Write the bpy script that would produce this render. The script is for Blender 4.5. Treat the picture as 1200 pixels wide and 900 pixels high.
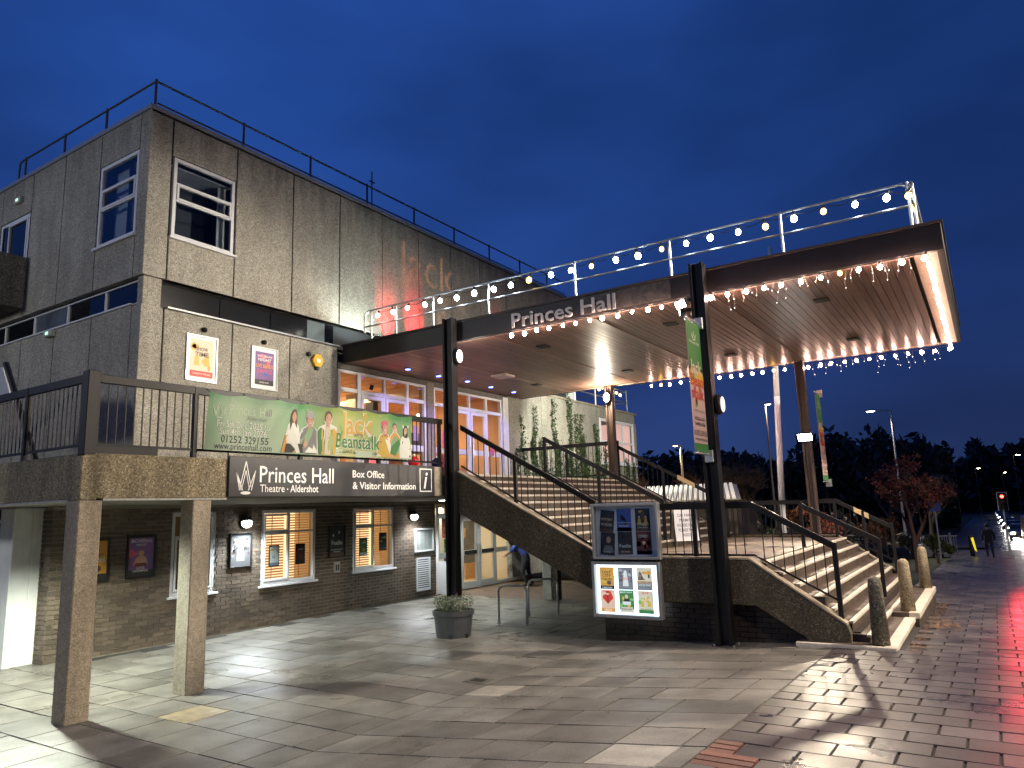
import bpy, bmesh, math, random
from mathutils import Vector, Matrix
random.seed(7)
for o in list(bpy.data.objects): bpy.data.objects.remove(o)
SC = bpy.context.scene
COL = SC.collection
rad = math.radians

# ------------------------------------------------------------------ camera
cam_d = bpy.data.cameras.new('camera'); cam = bpy.data.objects.new('camera', cam_d); COL.objects.link(cam)
cam_d.sensor_width = 36; cam_d.lens = 25.463; cam_d.clip_start = 0.05; cam_d.clip_end = 3000
yaw, pit, rol = 0.57268451, 0.1722191, -0.03289085
fw = Vector((-math.sin(yaw)*math.cos(pit), math.cos(yaw)*math.cos(pit), math.sin(pit)))
r0 = fw.cross(Vector((0, 0, 1))).normalized(); u0 = r0.cross(fw)
rr = r0*math.cos(rol)+u0*math.sin(rol); uu = u0*math.cos(rol)-r0*math.sin(rol)
mm = Matrix((rr, uu, -fw)).transposed().to_4x4(); mm.translation = Vector((0, 0, 2.4))
cam.matrix_world = mm
SC.camera = cam

# ------------------------------------------------------------------ render / exposure
SC.view_settings.view_transform = 'Standard'; SC.view_settings.look = 'None'
SC.view_settings.exposure = 0.0; SC.view_settings.gamma = 1.0
cy = SC.cycles
cy.max_bounces = 5; cy.diffuse_bounces = 2; cy.glossy_bounces = 3; cy.transmission_bounces = 4
cy.transparent_max_bounces = 12; cy.sample_clamp_indirect = 3.0; cy.sample_clamp_direct = 0
cy.use_light_tree = True; cy.caustics_reflective = False; cy.caustics_refractive = False
cy.use_denoising = True

# ------------------------------------------------------------------ dusk sky
W = bpy.data.worlds.new('World'); SC.world = W; W.use_nodes = True
nt = W.node_tree; nt.nodes.clear()
def N(t, **k):
    n = nt.nodes.new(t)
    for a, b in k.items(): setattr(n, a, b)
    return n
out = N('ShaderNodeOutputWorld'); bg = N('ShaderNodeBackground')
tc = N('ShaderNodeTexCoord'); sep = N('ShaderNodeSeparateXYZ')
nt.links.new(tc.outputs['Generated'], sep.inputs[0])
ramp = N('ShaderNodeValToRGB'); e = ramp.color_ramp.elements
e[0].position = 0.0; e[0].color = (.019, .038, .120, 1)
e[1].position = 1.0; e[1].color = (.012, .040, .200, 1)
for p, c in ((.10, (.0175, .038, .138, 1)), (.25, (.0125, .037, .160, 1)), (.5, (.012, .048, .22, 1))):
    q = e.new(p); q.color = c
nt.links.new(sep.outputs[2], ramp.inputs[0])
mp = N('ShaderNodeMapping'); mp.inputs['Scale'].default_value = (1.2, 1.2, 3.0)
no = N('ShaderNodeTexNoise'); no.inputs['Scale'].default_value = 2.3; no.inputs['Detail'].default_value = 5
no.inputs['Roughness'].default_value = .45
nt.links.new(tc.outputs['Generated'], mp.inputs[0]); nt.links.new(mp.outputs[0], no.inputs[0])
mr = N('ShaderNodeMapRange'); mr.inputs[1].default_value = .3; mr.inputs[2].default_value = .7
mr.inputs[3].default_value = .76; mr.inputs[4].default_value = 1.28
nt.links.new(no.outputs[0], mr.inputs[0])
# the afterglow lies to the left of the view (-X): a broad, soft change of brightness round the sky
ax = N('ShaderNodeMath', operation='MULTIPLY_ADD'); nt.links.new(sep.outputs[0], ax.inputs[0])
ax.inputs[1].default_value = -.55; ax.inputs[2].default_value = .86
m2 = N('ShaderNodeMath', operation='MULTIPLY'); nt.links.new(mr.outputs[0], m2.inputs[0]); nt.links.new(ax.outputs[0], m2.inputs[1])
sc_ = N('ShaderNodeVectorMath', operation='SCALE'); nt.links.new(ramp.outputs[0], sc_.inputs[0]); nt.links.new(m2.outputs[0], sc_.inputs['Scale'])
nt.links.new(sc_.outputs[0], bg.inputs[0]); bg.inputs[1].default_value = 1.0
nt.links.new(bg.outputs[0], out.inputs[0])

# ------------------------------------------------------------------ lamps that serve the whole place
def lamp(kind, name, loc, power, col, target=None, size=.05, spot=60, blend=.3, parent=None):
    d = bpy.data.lights.new(name, kind); d.energy = power; d.color = col
    if kind in ('POINT', 'SPOT'): d.shadow_soft_size = size
    if kind == 'AREA': d.size = size
    if kind == 'SPOT': d.spot_size = rad(spot); d.spot_blend = blend
    o = bpy.data.objects.new(name, d); COL.objects.link(o); o.location = loc
    if target is not None:
        o.rotation_euler = (Vector(target)-Vector(loc)).to_track_quat('-Z', 'Y').to_euler()
    if parent is not None:
        o.parent = parent; o.matrix_parent_inverse = Matrix.Translation(-Vector(parent.location))
    return o

# ------------------------------------------------------------------ materials
MATS = {}
def M(name, col, rough=.6, metal=0, n1=None, n2=None, bump=None, rnd=0, rv=None, emit=None, es=1, stain=None, coat=0, spec=.5, island=0, trans=0):
    if name in MATS: return MATS[name]
    m = bpy.data.materials.new(name); m.use_nodes = True; t = m.node_tree; L = t.links
    b = t.nodes['Principled BSDF']
    def nn(ty, **k):
        q = t.nodes.new(ty)
        for a, c in k.items(): setattr(q, a, c)
        return q
    geo = nn('ShaderNodeNewGeometry')
    fac = None
    def mul(a, o):
        if a is None: return o
        q = nn('ShaderNodeMath', operation='MULTIPLY'); L.new(a, q.inputs[0]); L.new(o, q.inputs[1]); return q.outputs[0]
    def noise(scale, amt, vec=None, detail=3):
        n = nn('ShaderNodeTexNoise'); n.inputs['Scale'].default_value = scale; n.inputs['Detail'].default_value = detail
        L.new(vec or geo.outputs['Position'], n.inputs[0])
        r = nn('ShaderNodeMapRange'); r.inputs[1].default_value = .28; r.inputs[2].default_value = .72
        r.inputs[3].default_value = 1-amt; r.inputs[4].default_value = 1+amt
        L.new(n.outputs[0], r.inputs[0]); return r.outputs[0]
    if n1: fac = mul(fac, noise(*n1))
    if n2: fac = mul(fac, noise(*n2))
    if stain:
        mp = nn('ShaderNodeMapping'); mp.inputs['Scale'].default_value = (2.2, 2.2, .22); L.new(geo.outputs['Position'], mp.inputs[0])
        fac = mul(fac, noise(1.6, stain, mp.outputs[0], 5))
    if rnd:
        oi = nn('ShaderNodeObjectInfo'); s = oi.outputs['Random']
        if island:
            ad = nn('ShaderNodeMath', operation='ADD'); L.new(s, ad.inputs[0]); L.new(geo.outputs['Random Per Island'], ad.inputs[1])
            fr = nn('ShaderNodeMath', operation='FRACT'); L.new(ad.outputs[0], fr.inputs[0]); s = fr.outputs[0]
        r = nn('ShaderNodeMapRange'); r.inputs[3].default_value = 1-rnd; r.inputs[4].default_value = 1+rnd; L.new(s, r.inputs[0])
        fac = mul(fac, r.outputs[0])
    if fac is not None:
        v = nn('ShaderNodeVectorMath', operation='SCALE'); v.inputs[0].default_value = col; L.new(fac, v.inputs['Scale']); L.new(v.outputs[0], b.inputs['Base Color'])
    else: b.inputs['Base Color'].default_value = (*col, 1)
    b.inputs['Roughness'].default_value = rough; b.inputs['Metallic'].default_value = metal
    b.inputs['Specular IOR Level'].default_value = spec
    if coat: b.inputs['Coat Weight'].default_value = coat; b.inputs['Coat Roughness'].default_value = .12
    if rv:   # roughness patches (wet / dry): scale, low, high
        n = nn('ShaderNodeTexNoise'); n.inputs['Scale'].default_value = rv[0]; n.inputs['Detail'].default_value = 4; L.new(geo.outputs['Position'], n.inputs[0])
        r = nn('ShaderNodeMapRange'); r.inputs[1].default_value = .35; r.inputs[2].default_value = .65
        r.inputs[3].default_value = rv[1]; r.inputs[4].default_value = rv[2]; L.new(n.outputs[0], r.inputs[0]); L.new(r.outputs[0], b.inputs['Roughness'])
    if bump:
        n = nn('ShaderNodeTexNoise'); n.inputs['Scale'].default_value = bump[0]; n.inputs['Detail'].default_value = 3; L.new(geo.outputs['Position'], n.inputs[0])
        bp = nn('ShaderNodeBump'); bp.inputs['Strength'].default_value = bump[1]; bp.inputs['Distance'].default_value = bump[2] if len(bump) > 2 else .01
        L.new(n.outputs[0], bp.inputs['Height']); L.new(bp.outputs[0], b.inputs['Normal'])
    if emit: b.inputs['Emission Color'].default_value = (*emit, 1); b.inputs['Emission Strength'].default_value = es
    if trans:
        tr = nn('ShaderNodeBsdfTranslucent'); tr.inputs[0].default_value = (*col, 1); mx = nn('ShaderNodeMixShader'); mx.inputs[0].default_value = trans
        L.new(b.outputs[0], mx.inputs[1]); L.new(tr.outputs[0], mx.inputs[2]); L.new(mx.outputs[0], t.nodes['Material Output'].inputs[0])
    MATS[name] = m; return m
def glass(name, tint=(.9, .95, 1), refl=.12):
    if name in MATS: return MATS[name]
    m = bpy.data.materials.new(name); m.use_nodes = True; t = m.node_tree; t.nodes.clear()
    o = t.nodes.new('ShaderNodeOutputMaterial'); a = t.nodes.new('ShaderNodeBsdfTransparent'); a.inputs[0].default_value = (*tint, 1)
    g = t.nodes.new('ShaderNodeBsdfGlossy'); g.inputs['Roughness'].default_value = .03; f = t.nodes.new('ShaderNodeLayerWeight'); f.inputs[0].default_value = .5
    pwn = t.nodes.new('ShaderNodeMath'); pwn.operation = 'POWER'; pwn.inputs[1].default_value = 4; t.links.new(f.outputs['Facing'], pwn.inputs[0])
    ma = t.nodes.new('ShaderNodeMath'); ma.operation = 'MULTIPLY_ADD'; ma.inputs[1].default_value = .6; ma.inputs[2].default_value = .035; t.links.new(pwn.outputs[0], ma.inputs[0])
    x = t.nodes.new('ShaderNodeMixShader'); t.links.new(ma.outputs[0], x.inputs[0]); t.links.new(a.outputs[0], x.inputs[1]); t.links.new(g.outputs[0], x.inputs[2]); t.links.new(x.outputs[0], o.inputs[0])
    MATS[name] = m; return m
def speckled(name, col, dark, light, scale=55, rough=.85, stain=.25, rnd=.06, bumps=.35, topstain=0):
    """exposed-aggregate concrete: pebbles of mixed tone in a buff matrix, weather streaks"""
    m = bpy.data.materials.new(name); m.use_nodes = True; t = m.node_tree; L = t.links; b = t.nodes['Principled BSDF']
    g = t.nodes.new('ShaderNodeNewGeometry')
    v = t.nodes.new('ShaderNodeTexVoronoi'); v.inputs['Scale'].default_value = scale; L.new(g.outputs['Position'], v.inputs['Vector'])
    sp = t.nodes.new('ShaderNodeSeparateColor'); L.new(v.outputs['Color'], sp.inputs[0])
    r = t.nodes.new('ShaderNodeValToRGB'); el = r.color_ramp.elements
    el[0].position = 0; el[0].color = (*dark, 1); el[1].position = 1; el[1].color = (*light, 1)
    for p, c in ((.25, tuple(x*.75 for x in col)), (.5, col), (.85, tuple(x*1.25 for x in col))):
        q = el.new(p); q.color = (*c, 1)
    L.new(sp.outputs[0], r.inputs[0])
    mp = t.nodes.new('ShaderNodeMapping'); mp.inputs['Scale'].default_value = (2.5, 2.5, .3); L.new(g.outputs['Position'], mp.inputs[0])
    def nz(vec, s, lo, hi, det=5):
        n = t.nodes.new('ShaderNodeTexNoise'); n.inputs['Scale'].default_value = s; n.inputs['Detail'].default_value = det; L.new(vec, n.inputs[0])
        q = t.nodes.new('ShaderNodeMapRange'); q.inputs[1].default_value = .3; q.inputs[2].default_value = .7; q.inputs[3].default_value = lo; q.inputs[4].default_value = hi
        L.new(n.outputs[0], q.inputs[0]); return q.outputs[0]
    f1 = nz(mp.outputs[0], 1.3, 1-stain, 1+stain*.6); f2 = nz(g.outputs['Position'], .9, .85, 1.15); f3 = nz(g.outputs['Position'], 14, .85, 1.15)
    oi = t.nodes.new('ShaderNodeObjectInfo'); q = t.nodes.new('ShaderNodeMapRange'); q.inputs[3].default_value = 1-rnd; q.inputs[4].default_value = 1+rnd; L.new(oi.outputs['Random'], q.inputs[0])
    fac = q.outputs[0]
    fs_ = [f1, f2, f3]
    if topstain:   # algae washed down from the coping
        sz = t.nodes.new('ShaderNodeSeparateXYZ'); L.new(g.outputs['Position'], sz.inputs[0])
        ad = t.nodes.new('ShaderNodeMath'); ad.operation = 'MULTIPLY_ADD'; L.new(nz(mp.outputs[0], 2.0, -.45, .45), ad.inputs[0]); ad.inputs[1].default_value = 1.0; L.new(sz.outputs[2], ad.inputs[2])
        q = t.nodes.new('ShaderNodeMapRange'); q.inputs[1].default_value = 9.75; q.inputs[2].default_value = 10.5; q.inputs[3].default_value = 1.0; q.inputs[4].default_value = .66; L.new(ad.outputs[0], q.inputs[0]); fs_.append(q.outputs[0])
    for f in fs_:
        k = t.nodes.new('ShaderNodeMath'); k.operation = 'MULTIPLY'; L.new(fac, k.inputs[0]); L.new(f, k.inputs[1]); fac = k.outputs[0]
    s = t.nodes.new('ShaderNodeVectorMath'); s.operation = 'SCALE'; L.new(r.outputs[0], s.inputs[0]); L.new(fac, s.inputs['Scale']); L.new(s.outputs[0], b.inputs['Base Color'])
    b.inputs['Roughness'].default_value = rough
    bp = t.nodes.new('ShaderNodeBump'); bp.inputs['Strength'].default_value = bumps; bp.inputs['Distance'].default_value = .01
    L.new(v.outputs['Distance'], bp.inputs['Height']); bp.invert = True; L.new(bp.outputs[0], b.inputs['Normal'])
    MATS[name] = m; return m

# ------------------------------------------------------------------ mesh helpers
def tfp(O, U, Nn):
    """(u, v, n) in a vertical plane -> world; u along U, v up, n outward"""
    O = Vector(O); U = Vector(U); Nn = Vector(Nn)
    return lambda u, v, n=0: O+U*u+Vector((0, 0, v))+Nn*n
class MB:
    def __init__(s, tf=None): s.v = []; s.f = []; s.m = []; s.tf = tf
    def P(s, p):
        return s.tf(*p) if s.tf else Vector(p)
    def add(s, vs, fs, mat=0):
        n = len(s.v); s.v += [tuple(s.P(p)) for p in vs]; s.f += [tuple(n+i for i in f) for f in fs]; s.m += [mat]*len(fs)
    def box(s, a0, a1, b0, b1, c0, c1, mat=0):
        s.add([(a0, b0, c0), (a1, b0, c0), (a1, b1, c0), (a0, b1, c0), (a0, b0, c1), (a1, b0, c1), (a1, b1, c1), (a0, b1, c1)],
              [(0, 3, 2, 1), (4, 5, 6, 7), (0, 1, 5, 4), (1, 2, 6, 5), (2, 3, 7, 6), (3, 0, 4, 7)], mat)
        return s
    def hexa(s, p8, mat=0):
        s.add(p8, [(0, 3, 2, 1), (4, 5, 6, 7), (0, 1, 5, 4), (1, 2, 6, 5), (2, 3, 7, 6), (3, 0, 4, 7)], mat); return s
    def prism(s, pts, ax, a0, a1, mat=0):
        """pts: 2D polygon in the two other axes, extruded along ax"""
        def mk(p, a):
            q = list(p); q.insert(ax, a); return tuple(q)
        n = len(pts)
        s.add([mk(p, a0) for p in pts]+[mk(p, a1) for p in pts],
              [tuple(range(n))[::-1], tuple(range(n, 2*n))]+[(i, (i+1) % n, n+(i+1) % n, n+i) for i in range(n)], mat); return s
    def tube(s, p0, p1, r0, r1=None, n=8, mat=0, caps=True):
        if s.tf: p0 = s.tf(*p0); p1 = s.tf(*p1)
        p0 = Vector(p0); p1 = Vector(p1); r1 = r0 if r1 is None else r1
        d = (p1-p0)
        if d.length < 1e-6: return s
        d.normalize(); a = d.orthogonal().normalized(); b = d.cross(a)
        vs = []
        for p, r in ((p0, r0), (p1, r1)):
            for i in range(n):
                t = 2*math.pi*i/n; vs.append(tuple(p+a*(r*math.cos(t))+b*(r*math.sin(t))))
        k = len(s.v); s.v += vs
        fs = [(i, (i+1) % n, n+(i+1) % n, n+i) for i in range(n)]
        if caps: fs += [tuple(range(n))[::-1], tuple(range(n, 2*n))]
        s.f += [tuple(k+i for i in f) for f in fs]; s.m += [mat]*len(fs); return s
    def path(s, pts, r, n=6, mat=0):
        for a, b in zip(pts, pts[1:]): s.tube(a, b, r, n=n, mat=mat)
        return s
    def ball(s, c, r, seg=8, rings=6, mat=0, sc=(1, 1, 1)):
        if s.tf: c = s.tf(*c)
        k = len(s.v); c = Vector(c); vs = [(c.x, c.y, c.z+r*sc[2])]
        for i in range(1, rings):
            t = math.pi*i/rings
            for j in range(seg):
                a = 2*math.pi*j/seg; vs.append((c.x+r*sc[0]*math.sin(t)*math.cos(a), c.y+r*sc[1]*math.sin(t)*math.sin(a), c.z+r*sc[2]*math.cos(t)))
        vs.append((c.x, c.y, c.z-r*sc[2])); fs = []
        for j in range(seg): fs.append((0, 1+j, 1+(j+1) % seg))
        for i in range(rings-2):
            for j in range(seg):
                a = 1+i*seg+j; b = 1+i*seg+(j+1) % seg; fs.append((a, a+seg, b+seg, b))
        l = len(vs)-1
        for j in range(seg): fs.append((l, l-seg+(j+1) % seg, l-seg+j))
        s.v += vs; s.f += [tuple(k+i for i in f) for f in fs]; s.m += [mat]*len(fs); return s
    # flat print (u, v, layer)
    def rect(s, u0, v0, u1, v1, mat=0, n=1, nx=1):
        for i in range(nx):
            a = u0+(u1-u0)*i/nx; b = u0+(u1-u0)*(i+1)/nx
            s.add([(a, v0, n*.0015), (b, v0, n*.0015), (b, v1, n*.0015), (a, v1, n*.0015)], [(0, 1, 2, 3)], mat)
        return s
    def poly(s, pts, mat=0, n=1):
        s.add([(p[0], p[1], n*.0015) for p in pts], [tuple(range(len(pts)))], mat); return s
    def oval(s, u, v, ru, rv, mat=0, n=1, k=14):
        return s.poly([(u+ru*math.cos(2*math.pi*i/k), v+rv*math.sin(2*math.pi*i/k)) for i in range(k)], mat, n)
    def text(s, txt, u, v, h, mat=0, n=1, align='L', width=None, bold=0, ital=0, depth=0):
        vs, fs, w = text_mesh(txt, bold, ital, depth)
        sx = h
        if width: sx = width/max(w, 1e-6)
        off = 0 if align == 'L' else (-w*sx/2 if align == 'C' else -w*sx)
        s.add([(u+off+p[0]*sx, v+p[1]*h, n*.0015+p[2]*h) for p in vs], fs, mat); return s
TXT = {}
def text_mesh(txt, bold=0, ital=0, depth=0):
    k = (txt, bold, ital, depth)
    if k in TXT: return TXT[k]
    c = bpy.data.curves.new('t', 'FONT'); c.body = txt; c.size = 1.38; c.offset = bold; c.shear = ital; c.resolution_u = 2; c.extrude = depth
    o = bpy.data.objects.new('t', c); COL.objects.link(o)
    dg = bpy.context.evaluated_depsgraph_get(); me = bpy.data.meshes.new_from_object(o.evaluated_get(dg))
    vs = [tuple(v.co) for v in me.vertices]; fs = [tuple(p.vertices) for p in me.polygons]
    bpy.data.objects.remove(o); bpy.data.curves.remove(c); bpy.data.meshes.remove(me)
    if vs:
        x0 = min(v[0] for v in vs); w = max(v[0] for v in vs)-x0; vs = [(v[0]-x0, v[1], v[2]+depth) for v in vs]
    else: w = 0
    TXT[k] = (vs, fs, w); return TXT[k]

def mesh_of(mb, name, mats, org=(0, 0, 0), bevel=0, smooth=False, recalc=True):
    me = bpy.data.meshes.new(name)
    ox, oy, oz = org
    me.from_pydata([(x-ox, y-oy, z-oz) for x, y, z in mb.v], [], mb.f)
    for m in mats: me.materials.append(m)
    if len(mats) > 1: me.polygons.foreach_set('material_index', mb.m)
    if recalc or bevel:
        bm = bmesh.new(); bm.from_mesh(me)
        if recalc: bmesh.ops.recalc_face_normals(bm, faces=bm.faces)
        if bevel: bmesh.ops.bevel(bm, geom=[e for e in bm.edges if len(e.link_faces) == 2 and e.calc_face_angle(0) > .5], offset=bevel, segments=1, affect='EDGES', clamp_overlap=True)
        bm.to_mesh(me); bm.free()
    if smooth: me.polygons.foreach_set('use_smooth', [True]*len(me.polygons))
    return me
def prop(o, **k):
    for a, b in k.items():
        if b: o[a] = b
def seq(m): return list(m) if isinstance(m, (list, tuple)) else [m]
class Thing:
    def __init__(s, name, label, cat, loc=(0, 0, 0), group=None, kind=None):
        s.o = bpy.data.objects.new(name, None); s.o.empty_display_size = .2; COL.objects.link(s.o); s.o.location = loc; s.org = tuple(loc)
        if kind: s.o['kind'] = kind
        prop(s.o, label=label, category=cat, group=group)
    def part(s, name, mb, mats, parent=None, label=None, kind=None, **k):
        me = mesh_of(mb, name, seq(mats), s.org, **k)
        o = bpy.data.objects.new(name, me); COL.objects.link(o); o.parent = parent or s.o
        prop(o, label=label, kind=kind); return o
    def inst(s, name, me, loc, parent=None, rot=None, scale=None, kind=None):
        o = bpy.data.objects.new(name, me); COL.objects.link(o); o.parent = parent or s.o
        o.location = Vector(loc)-Vector(s.org)
        if rot: o.rotation_euler = rot
        if scale: o.scale = scale
        if kind: o['kind'] = kind
        return o
def single(name, mb, mats, label=None, cat=None, group=None, kind=None, loc=None, **k):
    """a thing that is one mesh"""
    org = loc or (0, 0, 0)
    me = mesh_of(mb, name, seq(mats), org, **k); o = bpy.data.objects.new(name, me); COL.objects.link(o); o.location = org
    prop(o, label=label, category=cat, group=group, kind=kind); return o
def dup(root, loc, label=None, rotz=None):
    def cp(o, par):
        c = o.copy(); COL.objects.link(c)
        if par is not None: c.parent = par
        for ch in o.children: cp(ch, c)
        return c
    r = cp(root, None); r.location = loc
    if rotz is not None: r.rotation_euler = (0, 0, rotz)
    if label: r['label'] = label
    return r
def ground_z(x, y):
    path = .22-.033*(y-12.4)
    if y > 70: path = .22-.033*57.6
    if x >= -2.2: return path
    if x <= -6.2:
        base = 0.0
    else:
        base = path*(x+6.2)/4.0
    if y > 21: 
        t = min(1, (y-21)/6.0); low = path-.25; base = base*(1-t)+low*t
    return base

F = -12.95      # the plane of the front facade
WX = -14.15     # the plane of the recessed brick wall
# ------------------------------------------------------------------ palette
conc = speckled('aggregate_concrete', (.315, .30, .255), (.15, .135, .105), (.55, .53, .47), scale=75, stain=.16, topstain=1)
conc_old = speckled('weathered_concrete', (.20, .165, .10), (.08, .065, .04), (.38, .34, .25), scale=60, stain=.5)
conc_col = speckled('column_concrete', (.31, .27, .205), (.20, .17, .125), (.43, .38, .30), scale=95, stain=.2)
stringer_m = speckled('stair_concrete', (.085, .070, .043), (.04, .032, .02), (.22, .19, .14), scale=60, stain=.3)
cap_m = M('stair_capping', (.36, .30, .21), .8, n1=(9, .25), bump=(60, .3))
black = M('black_paint', (.007, .007, .008), .42, n1=(6, .2), bump=(40, .08), spec=.3)
blackrail = M('black_railing_paint', (.007, .007, .008), .5, n1=(3, .25), n2=(30, .15), bump=(30, .12), spec=.35)
galv = M('galvanised_steel', (.55, .57, .58), .38, .85, n1=(8, .12))
dkgalv = M('dark_grey_rail_paint', (.07, .08, .09), .5, .4)
pvc = M('white_window_frame', (.72, .74, .76), .35, n1=(2, .05))
dpane = M('dark_window_glass', (.006, .008, .012), .04, spec=.9)
band_m = M('black_glass_band', (.010, .011, .012), .16, n1=(1.2, .3), spec=.5)
mortar = M('mortar', (.30, .27, .21), .9, n1=(30, .2))
brick_m = M('brown_brick', (.105, .080, .058), .75, n1=(35, .25), n2=(1.5, .2), rnd=.35, island=1, bump=(70, .4))
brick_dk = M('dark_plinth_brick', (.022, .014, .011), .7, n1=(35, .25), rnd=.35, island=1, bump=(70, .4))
slab_m = M('paving_slab', (.180, .168, .146), .5, n1=(75, .42), n2=(2.2, .34), rnd=.26, island=1, rv=(.7, .26, .62), bump=(110, .5, .006), spec=.5)
slab_y = M('sandstone_slab', (.33, .27, .17), .5, n1=(7, .3), n2=(60, .2), rv=(.9, .3, .6), bump=(110, .4, .006))
slab_w = M('pale_slab', (.38, .355, .30), .5, n1=(5, .28), n2=(60, .2), rv=(.9, .3, .6), bump=(110, .4, .006))
joint_m = M('dark_joint_sand', (.030, .027, .022), .9, n1=(40, .3))
paver_m = M('block_paver', (.060, .050, .050), .4, n1=(70, .35), n2=(1.3, .35), rnd=.38, island=1, rv=(1.6, .27, .44), bump=(110, .35, .004), spec=.55)
asph = M('wet_asphalt', (.030, .030, .032), .3, n1=(120, .4), rv=(.8, .14, .4), bump=(120, .6, .006))
grass_m = M('grass', (.030, .042, .014), .9, n1=(3, .3), n2=(25, .4), bump=(30, .8, .03))
white_p = M('white_paint', (.74, .75, .73), .45, n1=(4, .08), stain=.06)
grey_al = M('grey_aluminium', (.42, .43, .44), .4, .6)
steel = M('brushed_stainless_steel', (.75, .76, .75), .30, .45, n1=(20, .1))
cream = M('nosing_concrete', (.60, .54, .45), .6, n1=(20, .18), n2=(2, .12), bump=(60, .25))
tread_m = M('step_concrete', (.075, .052, .038), .6, n1=(40, .25), n2=(2.5, .25), rv=(1.6, .45, .8), bump=(80, .4, .006))
land_m = M('landing_slab', (.18, .14, .105), .45, n1=(40, .2), n2=(2, .2), rnd=.15, rv=(1.2, .25, .6), bump=(80, .4, .006))
ORANGE = (1.0, .42, .14)
# ================================================================== GROUND
def sheet(name, x0, x1, y0, y1, nx, ny, dz, mats, kind='structure', zf=ground_z):
    mb = MB(); vs = []; fs = []
    for j in range(ny+1):
        for i in range(nx+1):
            x = x0+(x1-x0)*i/nx; y = y0+(y1-y0)*j/ny; vs.append((x, y, zf(x, y)+dz))
    for j in range(ny):
        for i in range(nx):
            a = j*(nx+1)+i; fs.append((a, a+1, a+nx+2, a+nx+1))
    mb.add(vs, fs); return single(name, mb, mats, kind=kind, recalc=False)
base_soil = M('dark_earth', (.022, .020, .014), .95, n1=(.5, .3), n2=(8, .3))
sheet('ground', -900, 900, -300, 1500, 180, 180, -.6, base_soil)
SL0, SL1 = -20.6, -2.2                      # plaza
PZ = Thing('plaza', None, None, (0, 0, 0), kind='structure')
def subsheet(T, name, x0, x1, y0, y1, nx, ny, dz, mat):
    mb = MB(); vs = []; fs = []
    for j in range(ny+1):
        for i in range(nx+1):
            x = x0+(x1-x0)*i/nx; y = y0+(y1-y0)*j/ny; vs.append((x, y, ground_z(x, y)+dz))
    for j in range(ny):
        for i in range(nx):
            a = j*(nx+1)+i; fs.append((a, a+1, a+nx+2, a+nx+1))
    mb.add(vs, fs); return T.part(name, mb, mat, recalc=False)
subsheet(PZ, 'bedding', -20.6, -2.2, -4, 17.3, 92, 42, -.026, joint_m)
# courses of slabs: long joints along X every 0.63 m, staggered cross joints
def unit_slab(name, mat):
    mb = MB(); mb.box(-.5, .5, -.5, .5, -.06, 0); me = mesh_of(mb, name, [mat], bevel=.010 if name == 'paver' else 0); return me
rg = random.Random(3)
slabs = []
row = 0; y = -3.87
while y < 17.2:
    x = SL1-.0 if False else SL0+rg.uniform(0, .6)
    wch = rg.choice([.63, .63, .78])
    x = SL0-rg.uniform(0, .5)
    while x < SL1-.05:
        w = rg.choice([.63, .63, .78, .94]) if row % 3 else wch
        x1 = min(x+w, SL1)
        if x < -6.2 < x1 and x1+6.2 > .1: x1 = -6.2
        if SL1-x1 < .2: x1 = SL1
        cx, cy_ = (x+x1)/2, y+.315
        inside = (cx < -14.0 and cy_ > 6.95)
        if not inside: slabs.append((cx, cy_, x1-x, .63))
        x = x1
    y += .63; row += 1
def place_quad(T, me, name, cx, cy_, w, d, g=.022, dz=0, rgx=rg, tilt=.007):
    z = ground_z(cx, cy_); e = .1
    sx = (ground_z(cx+e, cy_)-ground_z(cx-e, cy_))/(2*e); sy = (ground_z(cx, cy_+e)-ground_z(cx, cy_-e))/(2*e)
    if cx < -6.2 or cx >= -2.2: sx = 0
    return T.inst(name, me, (cx, cy_, z+dz+rgx.uniform(-.002, .002)), rot=(math.atan(sy)+rgx.uniform(-tilt, tilt), -math.atan(sx)+rgx.uniform(-tilt, tilt), 0), scale=(w-g, d-g, 1))
sme = unit_slab('slab', slab_m); sye = unit_slab('slab', slab_y); swe = unit_slab('slab', slab_w)
fwv = fw
def depth_of(x, y, z=0): return (Vector((x, y, z))-Vector((0, 0, 2.4))).dot(fwv)
def seen(x, y, z=0, m=1.25):
    p = Vector((x, y, z))-Vector((0, 0, 2.4)); d = p.dot(fwv)
    return d > .5 and abs(p.dot(rr)/d) < .707*m and abs(p.dot(uu)/d) < .53*m
def screen_area(s):
    d = depth_of(s[0], s[1]); return s[2]*s[3]/(d**3) if d > 1 and seen(s[0], s[1]) else 0
slabs.sort(key=screen_area, reverse=True)
special = {(-8.43, 5.9): sye, (-2.75, 6.1): swe, (-5.6, 8.55): swe}
for i, s in enumerate(slabs[:300]):
    me = sme
    for (ax, ay), mm_ in special.items():
        if abs(s[0]-ax) < s[2]/2 and abs(s[1]-ay) < .315: me = mm_
    place_quad(PZ, me, 'slab', *s)
def joined(T, name, lst, mat, g=.019, th=.05, parent=None):
    mb = MB()
    for cx, cy_, w, d in lst:
        w -= g; d -= g; p = []
        for zz in (-th, 0):
            for ax, ay in ((-1, -1), (1, -1), (1, 1), (-1, 1)):
                X_, Y_ = cx+ax*w/2, cy_+ay*d/2; p.append((X_, Y_, ground_z(X_, Y_)+zz+random.Random(cx*31+cy_*17).uniform(-.002, .002)))
        mb.hexa(p)
    return T.part(name, mb, mat, kind='stuff', parent=parent, recalc=False)
joined(PZ, 'distant_slabs', slabs[300:], slab_m)

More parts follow.
